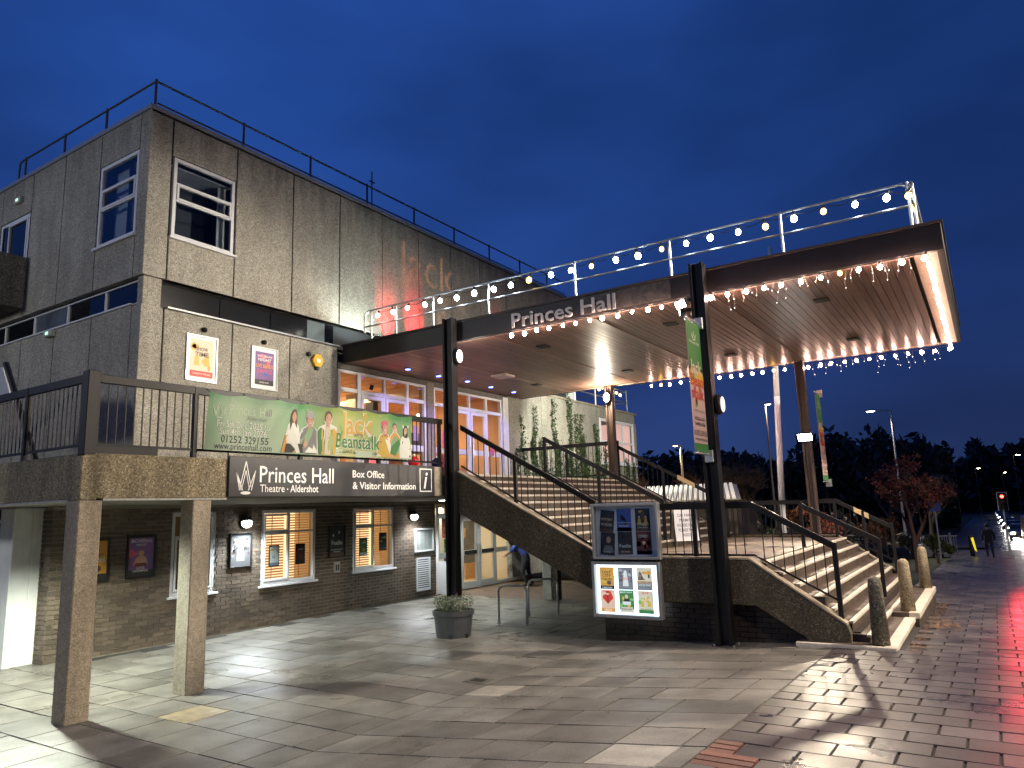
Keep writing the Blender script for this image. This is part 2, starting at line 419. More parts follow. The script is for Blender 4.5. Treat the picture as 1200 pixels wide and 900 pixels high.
# brown block paving under the stairs and in front of the lower doors
BP = Thing('block_paving', None, None, (0, 0, 0), kind='structure')
subsheet(BP, 'bedding', -14.2, -6.2, 17.3, 24, 40, 34, -.02, joint_m)
bl = []
yy = 17.3; r_ = 0
while yy < 24:
    xx = -14.2-(r_ % 2)*.15
    while xx < -6.2: bl.append((xx+.15, yy+.08, .3, .16)); xx += .3
    yy += .16; r_ += 1
bpm = M('brown_block_paver', (.16, .105, .075), .55, n1=(60, .2), rnd=.25, island=1, bump=(80, .4))
joined(BP, 'block_pavers', bl, bpm, g=.008)

# footpath of staggered dark pavers
FP = Thing('footpath', None, None, (0, 0, 0), kind='structure')
subsheet(FP, 'bedding', -2.2, 3.2, -4, 60, 8, 64, -.022, M('paver_joint', (.035, .028, .024), .8, n1=(30, .3)))
pv = []; r_ = 0; y = -3.98
while y < 59.9:
    d = .36 if y < 14 else .36
    x = -2.2-(0 if r_ % 2 else .22)
    while x < 3.2:
        x1 = x+.45; a = max(x, -2.2); b = min(x1, 3.2)
        cyc = y+d/2
        blocked = (a < -1.4 and 12.1 < cyc < 19.7)
        if b-a > .06 and not blocked: pv.append(((a+b)/2, cyc, b-a, d))
        x = x1
    y += d; r_ += 1
pv.sort(key=screen_area, reverse=True)
pme = unit_slab('paver', paver_m)
red_m = M('red_repair_brick', (.19, .075, .05), .6, n1=(50, .3), rnd=.3, bump=(80, .4))
pre = unit_slab('red_brick', red_m)
for i, s in enumerate(pv[:300]):
    if -2.25 < s[0] < -1.9 and 5.75 < s[1] < 6.3:
        for k in range(3):
            FP.inst('red_brick', pre, (s[0], s[1]-s[3]/2+s[3]*(k+.5)/3, ground_z(s[0], s[1])), scale=(s[2]-.01, s[3]/3-.012, 1), rot=(math.atan(-.033), 0, 0))
        continue
    place_quad(FP, pme, 'paver', *s, g=.018)
joined(FP, 'distant_pavers', pv[300:], paver_m, g=.011)
# kerb and road on the right, side road across at the lights
KB = Thing('kerb', None, None, (0, 0, 0), kind='structure')
kst = mesh_of(MB().box(0, .14, -.45, .45, -.2, .0), 'kerbstone', [M('kerb_granite', (.22, .20, .19), .6, n1=(60, .3), rnd=.12)])
y = -3
while y < 59: KB.inst('kerbstone', kst, (3.2, y+.45, ground_z(3, y+.45)+.005), rot=(math.atan(-.033), 0, 0)); y += .91
sheet('road', 3.34, 12, -60, 60, 4, 60, -.12, asph)
def lowz(x, y): return .22-.033*(min(y, 70)-12.4) - (0 if y < 70 else .006*(y-70))
sheet('side_road', -60, 60, 60, 66, 30, 3, -.10, asph, zf=lowz)
sheet('far_road', -.8, 7.5, 66, 400, 4, 60, -.10, asph, zf=lowz)
sheet('far_pavement', -3.6, -.8, 66, 400, 2, 60, .02, M('far_tarmac', (.035, .026, .020), .5, n1=(2, .3)), zf=lowz)
sheet('grass_verge', -60, -2.2, 21.2, 60, 58, 40, .0, grass_m)
sheet('far_grass', -300, -3.6, 66, 300, 20, 20, -.05, grass_m, zf=lowz)
sheet('right_grass', 7.5, 200, 66, 300, 20, 20, -.05, grass_m, zf=lowz)
# wet road markings
wl = M('road_line_paint', (.6, .6, .55), .4, n1=(20, .2))
mb = MB()
for k in range(24):
    y0 = 68+k*6
    mb.add([(3.4, y0, lowz(0, y0)-.09), (3.52, y0, lowz(0, y0)-.09), (3.52, y0+3, lowz(0, y0+3)-.09), (3.4, y0+3, lowz(0, y0+3)-.09)], [(0, 1, 2, 3)])
single('centre_line', mb, wl, kind='structure')
# fallen leaves and litter
leafm = M('fallen_leaf', (.17, .085, .035), .7, rnd=.4, island=1)
mb = MB(); rl = random.Random(11)
def leaf(mb, x, y, z, s, r):
    a = r.uniform(0, 6.28); c, d = math.cos(a)*s, math.sin(a)*s; t = r.uniform(-.3, .3)*s
    mb.add([(x-c, y-d, z+.004), (x+d*.5, y-c*.5, z+.004+abs(t)), (x+c, y+d, z+.006), (x-d*.5, y+c*.5, z+.004+abs(t)*.6)], [(0, 1, 2, 3)])
for k in range(230):
    y = 12+8*rl.random(); x = -1.24+abs(rl.gauss(0, .13)); leaf(mb, x, y, ground_z(x, y), rl.uniform(.02, .045), rl)
for k in range(170):
    y = rl.uniform(3, 17); x = rl.uniform(-14, 0); leaf(mb, x, y, ground_z(x, y), rl.uniform(.015, .032), rl)
for k in range(110):
    y = rl.gauss(15.6, .35); x = -1.1+abs(rl.gauss(0, .22)); leaf(mb, x, y, ground_z(x, y), rl.uniform(.025, .05), rl)
single('fallen_leaves', mb, leafm, 'scatter of brown and yellow autumn leaves lying along the lowest step', 'leaves', kind='stuff', recalc=False)
# drain cover
mb = MB(); dz = ground_z(-6.4, 8.9)
mb.box(-6.65, -6.3, 8.75, 9.05, dz-.01, dz+.006); mb.box(-6.58, -6.37, 8.82, 8.98, dz+.006, dz+.009, 1)
single('drain_cover', mb, [M('drain_iron', (.12, .11, .09), .6), M('drain_hole', (.01, .01, .01), .9)], 'small square drain cover with a dark slot set in the paving', 'drain cover')

# ================================================================== THEATRE BUILDING
B = Thing('theatre_building', 'grey aggregate concrete theatre building with flat roof, dark glass band and glazed entrance', 'building', (F, 7.28, 0))
BW = MATS
core_m = M('inner_wall', (.16, .15, .13), .9, n1=(6, .15))
# cores behind the cladding
mb = MB()
mb.box(-27, F-.95, 8.05, 24.3, 6.25, 10.42); mb.box(F-.95, F-.42, 9.42, 24.3, 6.25, 10.42); mb.box(-27, F-.42, 7.72, 12.2, 3.3, 6.25); mb.box(-27, -22.2, 12.2, 24.3, 3.3, 6.25)
B.part('structural_core', mb, core_m)
B.part('roof', MB().box(-27, F-.0, 7.3, 24.4, 10.42, 10.5), M('roof_felt', (.05, .05, .05), .9))
fl = M('roof_flashing', (.32, .33, .34), .4, .5)
B.part('flashing', MB().box(-27.02, F+.03, 7.25, 7.29, 10.46, 10.55).box(F-.01, F+.03, 7.29, 24.42, 10.46, 10.55).box(F-.28, F+.045, 7.80, 12.3, 6.475, 6.51, 0), fl)
# cladding panels: (Y0, Y1, z0, z1)
ys = [7.76, 9.27, 10.82, 12.3, 13.84, 15.35, 16.87, 18.38, 19.9, 21.4, 22.9, 24.4]
g = .014; TH = .16
def panel_x(y0, y1, z0, z1, x1=F, th=TH, m=conc):
    return B.part('concrete_panel', MB().box(x1-th, x1, y0+g, y1-g, z0, z1), m, bevel=.008)
def panel_y(x0, x1, z0, z1, y0=7.28, th=TH, m=conc):
    return B.part('concrete_panel', MB().box(x0+g, x1-g, y0, y0+th, z0, z1), m, bevel=.008)
for a, b in zip(ys, ys[1:]):
    if a == 7.76:
        panel_x(a, b, 7.05, 7.93); panel_x(a, b, 9.66, 10.46)
    else: panel_x(a, b, 7.05, 10.46)
lo = [7.76, 9.3, 10.82, 12.28]
for a, b in zip(lo, lo[1:]): panel_x(a, b, 3.36, 6.47, F-.02)
# corner pier
B.part('corner_pier', MB().box(-13.29, F, 7.28, 7.76-g, 7.05, 10.46), conc, bevel=.01)
B.part('corner_pier', MB().box(-13.29, F-.02, 7.30, 7.76-g, 3.3, 6.47), conc, bevel=.01)
B.part('corner_pier', MB().box(-13.2, F-.06, 7.34, 7.71, 6.47, 7.05), conc, bevel=.01)
# left face panels
xs = [-13.29, -14.76, -16.26, -17.74, -19.24, -20.74, -22.24, -23.74, -25.24, -26.9]
for i, (b, a) in enumerate(zip(xs, xs[1:])):
    if i == 0: panel_y(a, b, 7.05, 7.90); panel_y(a, b, 9.72, 10.46)
    elif i == 3: panel_y(a, b, 7.05, 8.3); panel_y(a, b, 9.56, 10.46)
    else: panel_y(a, b, 7.05, 10.46)
    panel_y(a, b, 3.3, 6.50, 7.30)
# dark band over the lower panels (front): glass panes, one of them paler
mb = MB(); mb.box(F-.34, F-.30, 7.76, 12.3, 6.5, 7.06)
B.part('band_backing', mb, band_m)
bp = [7.74, 9.1, 10.4, 11.45, 12.02, 12.3]
for i, (a, b) in enumerate(zip(bp, bp[1:])):
    m = band_m if i != 3 else M('pale_band_glass', (.16, .20, .22), .2, n1=(3, .2))
    B.part('band_pane', MB().box(F-.22, F-.20, a+.012, b-.012, 6.51, 7.04), m)
mb = MB()
for k in range(6): mb.box(F-.30, F-.28, 13.6+k*1.8, 13.66+k*1.8, 6.5, 7.05)
B.part('band_backing', MB().box(F-.32, F-.26, 12.3, 24.3, 6.5, 7.06), M('band_grey', (.05, .055, .06), .3))
B.part('band_soffit', MB().box(F-.42, F-.005, 7.72, 24.3, 7.05, 7.062).box(-26.9, -13.2, 7.29, 7.9, 7.051, 7.063), core_m)

def window(T, tf, w, h, panes, frame=.07, depth=.07, pm=None, fm=pvc, name='window', sill=True, parent=None, outer=True, label=None):
    """panes: (u0, v0, u1, v1, opening) as fractions of w, h. frame, glazing bars and panes as parts"""
    mb = MB(tf)
    if outer:
        mb.box(0, frame, 0, h, -depth, 0); mb.box(w-frame, w, 0, h, -depth, 0); mb.box(frame, w-frame, 0, frame, -depth, 0); mb.box(frame, w-frame, h-frame, h, -depth, 0)
    fr = T.part(name, mb, fm, parent=parent, bevel=.006, label=label)
    bars = MB(tf); bb = frame*.5
    for (u0, v0, u1, v1, op) in panes:
        a0 = u0*w if u0 > 0 else frame; a1 = u1*w if u1 < 1 else w-frame; c0 = v0*h if v0 > 0 else frame; c1 = v1*h if v1 < 1 else h-frame
        if u0 > 0: bars.box(a0-bb*.6, a0+bb*.6, c0, c1, -depth+.006, -.006)
        if v0 > 0: bars.box(a0, a1, c0-bb*.6, c0+bb*.6, -depth+.009, -.009)
        if op:
            t = .045; q0, q1, w0, w1 = a0+.008, a1-.008, c0+.008, c1-.008
            s = MB(tf); s.box(q0, q0+t, w0, w1, -.05, .012); s.box(q1-t, q1, w0, w1, -.05, .012); s.box(q0+t, q1-t, w0, w0+t, -.05, .012); s.box(q0+t, q1-t, w1-t, w1, -.05, .012)
            T.part('sash', s, fm, parent=fr, bevel=.004)
            a0, a1, c0, c1 = q0+t, q1-t, w0+t, w1-t
        pmb = MB(tf); pmb.box(a0-.005, a1+.005, c0-.005, c1+.005, -.045, -.033)
        T.part('pane', pmb, pm or dpane, parent=fr)
    if bars.v: T.part('glazing_bar', bars, fm, parent=fr)
    if sill:
        s = MB(tf); s.box(-.06, w+.06, -.05, -.002, -.12, .07); T.part('sill', s, fm, parent=fr, bevel=.005)
    return fr
tX = lambda y0, z0, x=F: tfp((x, y0, z0), (0, 1, 0), (1, 0, 0))       # faces +X, u along +Y
tY = lambda x0, z0, y=7.28: tfp((x0, y, z0), (1, 0, 0), (0, -1, 0))   # faces -Y, u along +X
# upper windows
up_room = M('unlit_room', (.03, .03, .035), .8); curt = M('net_curtain', (.42, .42, .42), .9, n1=(9, .2), trans=.3)
gl = glass('clear_glass', refl=.1)
window(B, tX(7.81, 7.96), 1.42, 1.68, [(0, 0, 1, .47, 0), (0, .47, 1, .68, 1), (0, .68, 1, 1, 0)], .075, pm=gl)
B.part('room_back', MB().box(F-.9, F-.88, 7.4, 9.4, 7.8, 9.7).box(-14.9, -13.2, 7.98, 8.0, 7.8, 9.8).box(-19.4, -17.6, 7.98, 8.0, 8.2, 9.7), up_room)
B.part('ceiling_tiles', MB().box(F-.88, F-.17, 7.8, 9.25, 9.52, 9.54), M('ceiling_tile', (.35, .36, .38), .9, n1=(2, .3)))
B.part('curtain', MB().box(F-.30, F-.28, 9.0, 9.2, 7.97, 9.6).box(-14.62, -14.1, 7.56, 7.58, 7.95, 9.65).box(-13.75, -13.68, 7.50, 7.52, 7.95, 9.65), curt)
window(B, tY(-14.72, 7.93), 1.42, 1.77, [(0, 0, 1, .46, 0), (0, .46, 1, .70, 1), (0, .70, 1, 1, 0)], .075, pm=gl)
window(B, tY(-19.2, 8.33), 1.42, 1.2, [(0, 0, .28, 1, 0), (.28, 0, 1, 1, 1)], .07)
# strip window on the left face
seg = [-18.75, -17.36, -15.9, -14.41, -13.16]
for a, b in zip([-24.6, -23.15, -21.7, -20.2]+seg, [-23.15, -21.7, -20.2]+seg): 
    m = dpane if a != -17.36 else M('pale_window_blind', (.10, .12, .15), .25, n1=(2, .3))
    window(B, tY(a, 6.53, 7.38), b-a, .48, [(0, 0, 1, 1, 0)], .03, .05, pm=m, sill=False)
B.part('band_backing', MB().box(-26.9, -13.1, 7.46, 7.5, 6.5, 7.06), M('dark_room', (.01, .01, .012), .9))
B.part('strip_sill', MB().box(-26.9, -13.3, 7.27, 7.42, 6.503, 6.532), pvc)
# projecting block on the far left
B.part('projecting_block', MB().box(-23, -17.7, 6.1, 7.27, 7.22, 8.42), speckled('plain_dark_concrete', (.17, .16, .14), (.10, .09, .08), (.26, .25, .23), scale=30, stain=.4), bevel=.01)

# ------------------------------------------------------------------ lower wing to the right with ivy
wing = M
panels = [19.78, 22.0, 24.1, 26.6]
for a, b in zip(panels, panels[1:]): panel_x(a, b, .3, 6.42, F-.03, .2)
panel_x(26.6, 30.2, .3, 4.12, F-.03, .2); panel_x(26.6, 30.2, 6.03, 6.42, F-.03, .2); panel_x(30.02, 30.32, 4.12, 6.03, F-.03, .2)
B.part('wing_core', MB().box(-24, -16.2, 19.9, 30.2, 0, 6.3).box(-16.2, F-.25, 20.0, 30.2, 6.1, 6.3).box(-16.2, F-.25, 30.05, 30.3, .3, 4.0).box(-16.2, F-.3, 20.4, 27, 2.6, 6.1), core_m)
B.part('wing_coping', MB().box(-24, F+.02, 19.9, 30.36, 6.42, 6.5), conc_col, bevel=.01)
window(B, tX(26.64, 4.15, F-.02), 3.36, 1.86, [(0, 0, .34, .5, 0), (.34, 0, .67, .5, 0), (.67, 0, 1, .5, 0), (0, .5, .34, 1, 0), (.34, .5, .67, 1, 0), (.67, .5, 1, 1, 0)], .12, .08, pm=gl, sill=True)
B.part('wing_room', MB().box(-16, -15.9, 26.5, 30, 4, 6.1).box(-16, F-.2, 30.05, 30.12, 4, 6.1), M('pink_lit_wall', (.5, .3, .26), .8, emit=(1, .55, .42), es=.9))
lamp('POINT', 'wing_room_light', (-15.0, 28.4, 5.7), 12, (1, .72, .55), size=.2)
# white plant cylinder on roof and the small railing
B.part('roof_cowl', MB().tube((-14.0, 26.0, 6.5), (-14.0, 26.0, 7.35), .28, n=16), white_p)

# ------------------------------------------------------------------ upper foyer behind the glazed doors
foy_w = M('foyer_orange_wall', (.72, .42, .22), .8, n1=(2, .08)); foy_c = M('foyer_timber_ceiling', (.66, .34, .15), .6, n1=(12, .15)); foy_f = M('foyer_floor', (.25, .15, .08), .35)
mb = MB(); mb.box(-22.1, -22, 12.3, 19.7, 3.2, 6.1, 0); mb.box(-22, -13.3, 12.2, 12.28, 3.2, 6.1, 0); mb.box(-22, -13.2, 19.72, 19.8, 3.2, 6.1, 0)
mb.box(-22, -13.05, 12.28, 19.72, 6.04, 6.1, 1); mb.box(-22, -13.05, 12.28, 19.72, 3.1, 3.2, 2)
B.part('foyer', mb, [foy_w, foy_c, foy_f])
mb = MB()
for k in range(16): mb.box(-22, -13.2, 12.5+k*.46, 12.512+k*.46, 6.035, 6.045)
B.part('ceiling_battens', mb, M('dark_batten', (.22, .10, .04), .6))
mb = MB(); mb.box(-16.2, -15.9, 15.7, 16.0, 3.2, 6.04, 0); mb.box(-18, -17, 13.2, 14.6, 3.2, 4.3, 1); mb.box(-18.02, -16.98, 13.18, 14.62, 4.3, 4.36, 2)
mb.box(-16.5, -16.2, 18.2, 19.4, 4.4, 5.1, 3); mb.box(-16.5, -16.2, 17.0, 17.6, 3.2, 4.2, 4); mb.box(-14.6, -14.3, 14.9, 15.1, 5.2, 5.55, 2); mb.box(-14.6, -14.5, 15.0, 15.5, 5.6, 5.85, 2)
mb.box(-19, -18.8, 15, 18, 3.9, 5.2, 5)
mb.box(-17.5, -17.4, 12.3, 14.9, 3.2, 5.3, 6); mb.box(-17.38, -17.36, 12.8, 13.5, 3.3, 5.1, 1); mb.box(-17.38, -17.36, 13.7, 14.4, 3.9, 5.0, 5); mb.box(-19.2, -13.3, 15.9, 16.1, 5.75, 6.04, 6)
mb.box(-18.4, -18.3, 16.4, 19.7, 3.2, 5.4, 6); mb.box(-18.28, -18.26, 16.8, 17.7, 3.3, 5.2, 7); mb.box(-18.28, -18.26, 18.2, 19.3, 3.9, 5.1, 3); mb.box(-15.2, -14.7, 18.3, 19.2, 3.2, 4.25, 4); mb.box(-15.3, -15.2, 16.5, 17.3, 3.2, 4.9, 7)
for k in range(5): mb.box(-16.45, -16.2, 18.25+k*.23, 18.42+k*.23, 4.45, 4.7, 4+(k % 2)*3)
B.part('foyer_furniture', mb, [conc_col, M('bar_front', (.30, .12, .05), .5), M('near_black', (.02, .02, .02), .5), M('dark_shelf', (.05, .06, .08), .5), M('pink_display', (.55, .12, .25), .5), M('foyer_picture', (.35, .25, .2), .5, n1=(3, .6)), M('foyer_cream', (.75, .62, .45), .7), M('foyer_timber', (.28, .13, .05), .4, n1=(5, .2))])
mb = MB()
inner_dark = M('pendant_flex', (.05, .03, .02), .6)
lampb = M('pendant_bulb', (1, .8, .5), .4, emit=(1, .70, .35), es=30)
for (x, y, z) in ((-15.6, 12.9, 5.6), (-17.2, 13.9, 5.9), (-19.0, 14.6, 5.95), (-14.9, 14.0, 5.5), (-16.6, 15.2, 5.8), (-18.6, 17.0, 5.9), (-15.2, 15.3, 5.45), (-14.6, 17.2, 5.4), (-16.2, 18.0, 5.6), (-19.6, 19.0, 5.9), (-15.2, 18.9, 5.45), (-14.3, 13.2, 5.2), (-14.0, 16.4, 5.2)):
    mb.ball((x, y, z), .045, 6, 4); mb.tube((x, y, z+.04), (x, y, 6.04), .006, n=3, mat=1)
B.part('foyer_pendant_bulbs', mb, [lampb, inner_dark])
lamp('AREA', 'foyer_light', (-16.5, 16, 5.9), 620, (1, .68, .38), (-16.5, 16, 0), size=4)
lamp('POINT', 'foyer_light_back', (-18.0, 14, 4.9), 420, (1, .66, .36), size=.4)
# glazed screens: bay 1 and bay 2
def glazed(T, tf, H, posts, doors, zt=2.32, transom=.1, rails=.86, pm=gl, fm=pvc, name='entrance_screen', fr=.07, dep=.08):
    mb = MB(tf)
    for a, b in posts: mb.box(a, b, 0, H, -dep, 0)
    e = posts[0][0]; f_ = posts[-1][1]
    for k in range(len(posts)-1):
        a = posts[k][1]; b = posts[k+1][0]
        mb.box(a, b, H-fr, H, -dep+.002, -.002); mb.box(a, b, zt, zt+transom, -dep+.002, -.002)
        if k not in doors: mb.box(a, b, 0, .12, -dep+.002, -.002); mb.box(a, b, rails, rails+.16, -dep+.002, -.002)
    P = T.part(name, mb, fm, bevel=.004)
    for k in range(len(posts)-1):
        a = posts[k][1]; b = posts[k+1][0]
        T.part('fanlight', MB(tf).box(a, b, zt+transom, H-fr, -.045, -.035), pm, parent=P)
        if k in doors:
            d = MB(tf); s = .1
            d.box(a+.01, a+s, .01, zt-.01, -.06, .01); d.box(b-s, b-.01, .01, zt-.01, -.06, .01); d.box(a+s, b-s, .01, .22, -.06, .01); d.box(a+s, b-s, zt-.11, zt-.01, -.06, .01); d.box(a+s, b-s, rails, rails+.16, -.06, .01)
            D = T.part('door', d, fm, parent=P, bevel=.004)
            T.part('door_glass', MB(tf).box(a+s, b-s, .22, rails, -.03, -.02).box(a+s, b-s, rails+.16, zt-.11, -.03, -.02), pm, parent=P)
            hb = MB(tf); hb.tube((b-.05 if k % 2 else a+.05, .8, .06), (b-.05 if k % 2 else a+.05, 1.35, .06), .015, n=6); T.part('pull_handle', hb, steel, parent=P)
        else:
            T.part('side_light', MB(tf).box(a, b, .12, rails, -.045, -.035).box(a, b, rails+.16, zt, -.045, -.035), pm, parent=P)
    return P
glazed(B, tfp((F-.02, 12.30, 3.21), (0, 1, 0), (1, 0, 0)), 2.74, [(0, .08), (.66, .78), (1.6, 1.68), (2.5, 2.6), (3.24, 3.33)], (1, 2), zt=2.2)
glazed(B, tfp((F-.02, 15.95, 3.21), (0, 1, 0), (1, 0, 0)), 2.74, [(0, .08), (.82, .92), (1.70, 1.78), (2.58, 2.68), (3.42, 3.5)], (1, 2), zt=2.2)
B.part('door_pier', MB().box(F-.3, F+.02, 15.64, 15.94, 3.2, 6.04), conc_col, bevel=.01)
B.part('white_pier', MB().box(F-.2, F+.03, 19.46, 19.77, 3.2, 6.04), white_p, bevel=.01)
B.part('door_head', MB().box(F-.3, F-.01, 12.28, 19.78, 5.96, 6.1), core_m)
# window stickers on the doors
mb = MB(tfp((F+.0, 12.3, 3.2), (0, 1, 0), (1, 0, 0)))
mb.rect(4.0, 1.0, 4.18, 1.5, 0, 2); mb.rect(2.75, 1.15, 2.95, 1.55, 1, 2); mb.rect(6.45, .9, 6.6, 1.3, 0, 2)
B.part('door_posters', mb, [M('pink_sticker', (.7, .1, .25), .6), M('mauve_sticker', (.45, .3, .5), .6)], recalc=False)

# ------------------------------------------------------------------ ground floor brick wall with real bricks
wins = [(8.89, 9.92, .89, 2.57), (11.10, 12.72, .88, 2.58), (13.99, 15.58, .94, 2.60)]
BR = MB()
edges = [6.59]+[v for w in wins for v in w[:2]]+[17.42]
for a, b in zip(edges[::2], edges[1::2]): BR.box(WX-.25, WX-.012, a, b, -.1, 2.72)
for (a, b, c, d) in wins: BR.box(WX-.25, WX-.012, a, b, -.1, c); BR.box(WX-.25, WX-.012, a, b, d, 2.72)
BR.box(-15.2, WX-.25, 6.602, 6.85, -.1, 2.72)
wall = B.part('brick_wall', BR, mortar)
ch, bw = .0835, .25
bricks = []
for r_ in range(32):
    z = .0+r_*ch; y = 6.58-(r_ % 2)*bw/2
    while y < 17.42:
        a = max(y, 6.59); b = min(y+bw, 17.42); y += bw
        cuts = [(a, b)]
        for (w0, w1, c0, c1) in wins:
            if z+ch > c0+.02 and z < c1-.02:
                nc = []
                for (p, q) in cuts:
                    if q <= w0 or p >= w1: nc.append((p, q))
                    else:
                        if p < w0: nc.append((p, w0))
                        if q > w1: nc.append((w1, q))
                cuts = nc
        for p, q in cuts:
            if q-p > .05: bricks.append((p, q, z))
bricks.sort(key=lambda t: (t[1]-t[0])/depth_of(WX, t[0])**2, reverse=True)
bme = mesh_of(MB().box(-.05, 0, -.5, .5, 0, ch-.011), 'brick', [brick_m])
rb = random.Random(5)
for (p, q, z) in bricks[:300]:
    B.inst('brick', bme, (WX+rb.uniform(-.003, .003), (p+q)/2, z), parent=wall, scale=(1, q-p-.011, 1))
mb = MB()
for (p, q, z) in bricks[300:]: mb.box(WX-.05, WX+rb.uniform(-.003, .003), p+.0055, q-.0055, z, z+ch-.011)
# return of the wall on the left
for r_ in range(32):
    x = WX-.004-(r_ % 2)*.125
    if r_ % 2: mb.box(WX-.118, WX-.004, 6.575, 6.62, r_*ch, r_*ch+ch-.011)
    while x > -15.1: mb.box(max(x-.239, -15.15), x, 6.575, 6.62, r_*ch, r_*ch+ch-.011); x -= .25
B.part('small_bricks', mb, brick_m, parent=wall, kind='stuff', recalc=False)
# lit windows with blinds
blm = M('timber_blind_slat', (.72, .40, .18), .6, n1=(20, .15), trans=.45)
litm = M('lit_room', (.8, .6, .4), .8, emit=(1.0, .66, .32), es=1.7)
def lit_window(i, y0, y1, z0, z1, posters):
    tf = tX(y0, z0, WX-.02); w = y1-y0; h = z1-z0
    fr = window(B, tf, w, h, [(0, 0, .5, .70, 1), (.5, 0, 1, .70, 0), (0, .70, .5, 1, 1), (.5, .70, 1, 1, 0)], .075, .08, pm=gl)
    mb = MB(tf)
    n = int((h-.1)/.062)
    for k in range(n):
        v = .07+k*.062
        for (a, b) in ((.08, w/2-.04), (w/2+.04, w-.08)):
            mb.add([(a, v, -.13), (b, v, -.13), (b, v+.034, -.155), (a, v+.034, -.155)], [(0, 1, 2, 3)])
    for a in (.25, .75):
        mb.box(w*a-.012, w*a+.012, .07, h-.07, -.128, -.126)
    B.part('blind', mb, blm, parent=fr, recalc=False)
    B.part('lit_room_back', MB(tf).box(-.1, w+.1, -.1, h+.1, -.9, -.88), litm, parent=fr)
    B.part('reveal', MB(tf).box(-.12, -.1, -.1, h+.1, -.9, -.1).box(w+.1, w+.12, -.1, h+.1, -.9, -.1).box(-.1, w+.1, h+.1, h+.12, -.9, -.1).box(-.1, w+.1, -.12, -.1, -.9, -.1), M('cream_reveal', (.7, .6, .45), .8), parent=fr)
    return fr
lit_window(0, *wins[1], None); lit_window(1, *wins[2], None)
tf = tX(8.89, .89, WX-.02)
fr = window(B, tf, 1.03, 1.68, [(0, 0, .5, .70, 1), (.5, 0, 1, .70, 1), (0, .70, .5, 1, 0), (.5, .70, 1, 1, 1)], .075, .08, pm=gl)
B.part('dim_room_back', MB(tf).box(-.1, 1.1, -.1, 1.8, -.5, -.48), M('dim_room', (.05, .035, .02), .8, emit=(.8, .45, .12), es=.035), parent=fr)
mb = MB(tf)
for (u0, v0) in ((.62, 1.2), (.62, .15)): mb.box(u0, u0+.3, v0, v0+.9, -.3, -.29)
# white pillar and left lower window
single('white_pillar', MB().box(-15.02, -14.5, 6.42, 6.62+.0, -.05, 2.72).box(-15.02, -14.5, 6.1, 6.42, -.05, 2.72), white_p, 'square white painted pillar beside the brick wall corner under the walkway', 'pillar', bevel=.012)
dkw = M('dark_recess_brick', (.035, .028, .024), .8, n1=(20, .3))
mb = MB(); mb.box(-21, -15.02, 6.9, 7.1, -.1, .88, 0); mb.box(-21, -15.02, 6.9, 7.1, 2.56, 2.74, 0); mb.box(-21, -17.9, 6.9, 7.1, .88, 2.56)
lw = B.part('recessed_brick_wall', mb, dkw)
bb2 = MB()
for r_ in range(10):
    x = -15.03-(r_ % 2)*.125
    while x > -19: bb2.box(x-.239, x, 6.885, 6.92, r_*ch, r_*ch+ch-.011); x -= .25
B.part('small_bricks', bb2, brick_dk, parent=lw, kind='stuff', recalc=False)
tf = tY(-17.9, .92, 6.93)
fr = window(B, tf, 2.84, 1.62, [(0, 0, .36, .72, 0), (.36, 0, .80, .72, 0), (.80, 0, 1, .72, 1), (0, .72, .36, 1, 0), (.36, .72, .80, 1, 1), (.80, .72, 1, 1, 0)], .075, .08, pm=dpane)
# wall behind, floor slab edge under: ground floor back walls
B.part('ground_core', MB().box(-24, -15.2, 7.2, 17.3, 0, 2.72).box(-24, -20.5, 17.3, 24, 0, 2.72), core_m)
# ------------------------------------------------------------------ lower foyer, timber stair seen through glazed doors
lf = M('lower_foyer_wall', (.66, .58, .45), .8); lfl = M('lower_foyer_timber_floor', (.50, .28, .10), .35, n1=(6, .2)); pine = M('pine_stair', (.55, .30, .11), .45, n1=(9, .15))
mb = MB(); mb.box(-20.4, -20.3, 17.4, 23.6, 0, 2.7, 0); mb.box(-20.3, -14.2, 17.32, 17.4, 0, 2.7, 0); mb.box(-20.3, -14.15, 22.35, 22.45, 0, 2.7, 0); mb.box(-20.3, -14.15, 17.4, 22.4, 2.62, 2.7, 0); mb.box(-20.3, -14.1, 17.4, 22.4, -.02, .012, 1)
B.part('lower_foyer', mb, [lf, lfl])
mb = MB()
for k in range(9): mb.box(-17.6-.0, -16.2, 19.0+k*.27, 19.3+k*.27, .17*k+.13, .17*k+.17); 
for x in (-16.2, -17.62):
    mb.hexa([(x, 18.9, 0), (x+.05, 18.9, 0), (x+.05, 21.6, 1.5), (x, 21.6, 1.5), (x, 18.9, .28), (x+.05, 18.9, .28), (x+.05, 21.6, 1.8), (x, 21.6, 1.8)])
    mb.hexa([(x, 18.9, .85), (x+.06, 18.9, .85), (x+.06, 21.8, 2.45), (x, 21.8, 2.45), (x, 18.9, 1.0), (x+.06, 18.9, 1.0), (x+.06, 21.8, 2.6), (x, 21.8, 2.6)])
    for k in range(5): mb.box(x, x+.05, 18.95+k*.6, 19.0+k*.6, .1+k*.33, .95+k*.33)
mb.box(-17.6, -16.1, 21.5, 22.2, 0, .55)
B.part('timber_stair', mb, pine)
B.part('foyer_column', MB().box(-15.6, -15.3, 19.3, 19.6, .5, 2.62, 0).box(-15.65, -15.25, 19.25, 19.65, .012, .5, 1), [M('cream_column', (.75, .72, .62), .6), pine])
lamp('AREA', 'lower_foyer_light', (-16.6, 20, 2.55), 420, (1, .80, .52), (-16.6, 20, 0), size=2.4)
grey_fr = M('grey_door_frame', (.50, .52, .52), .4)
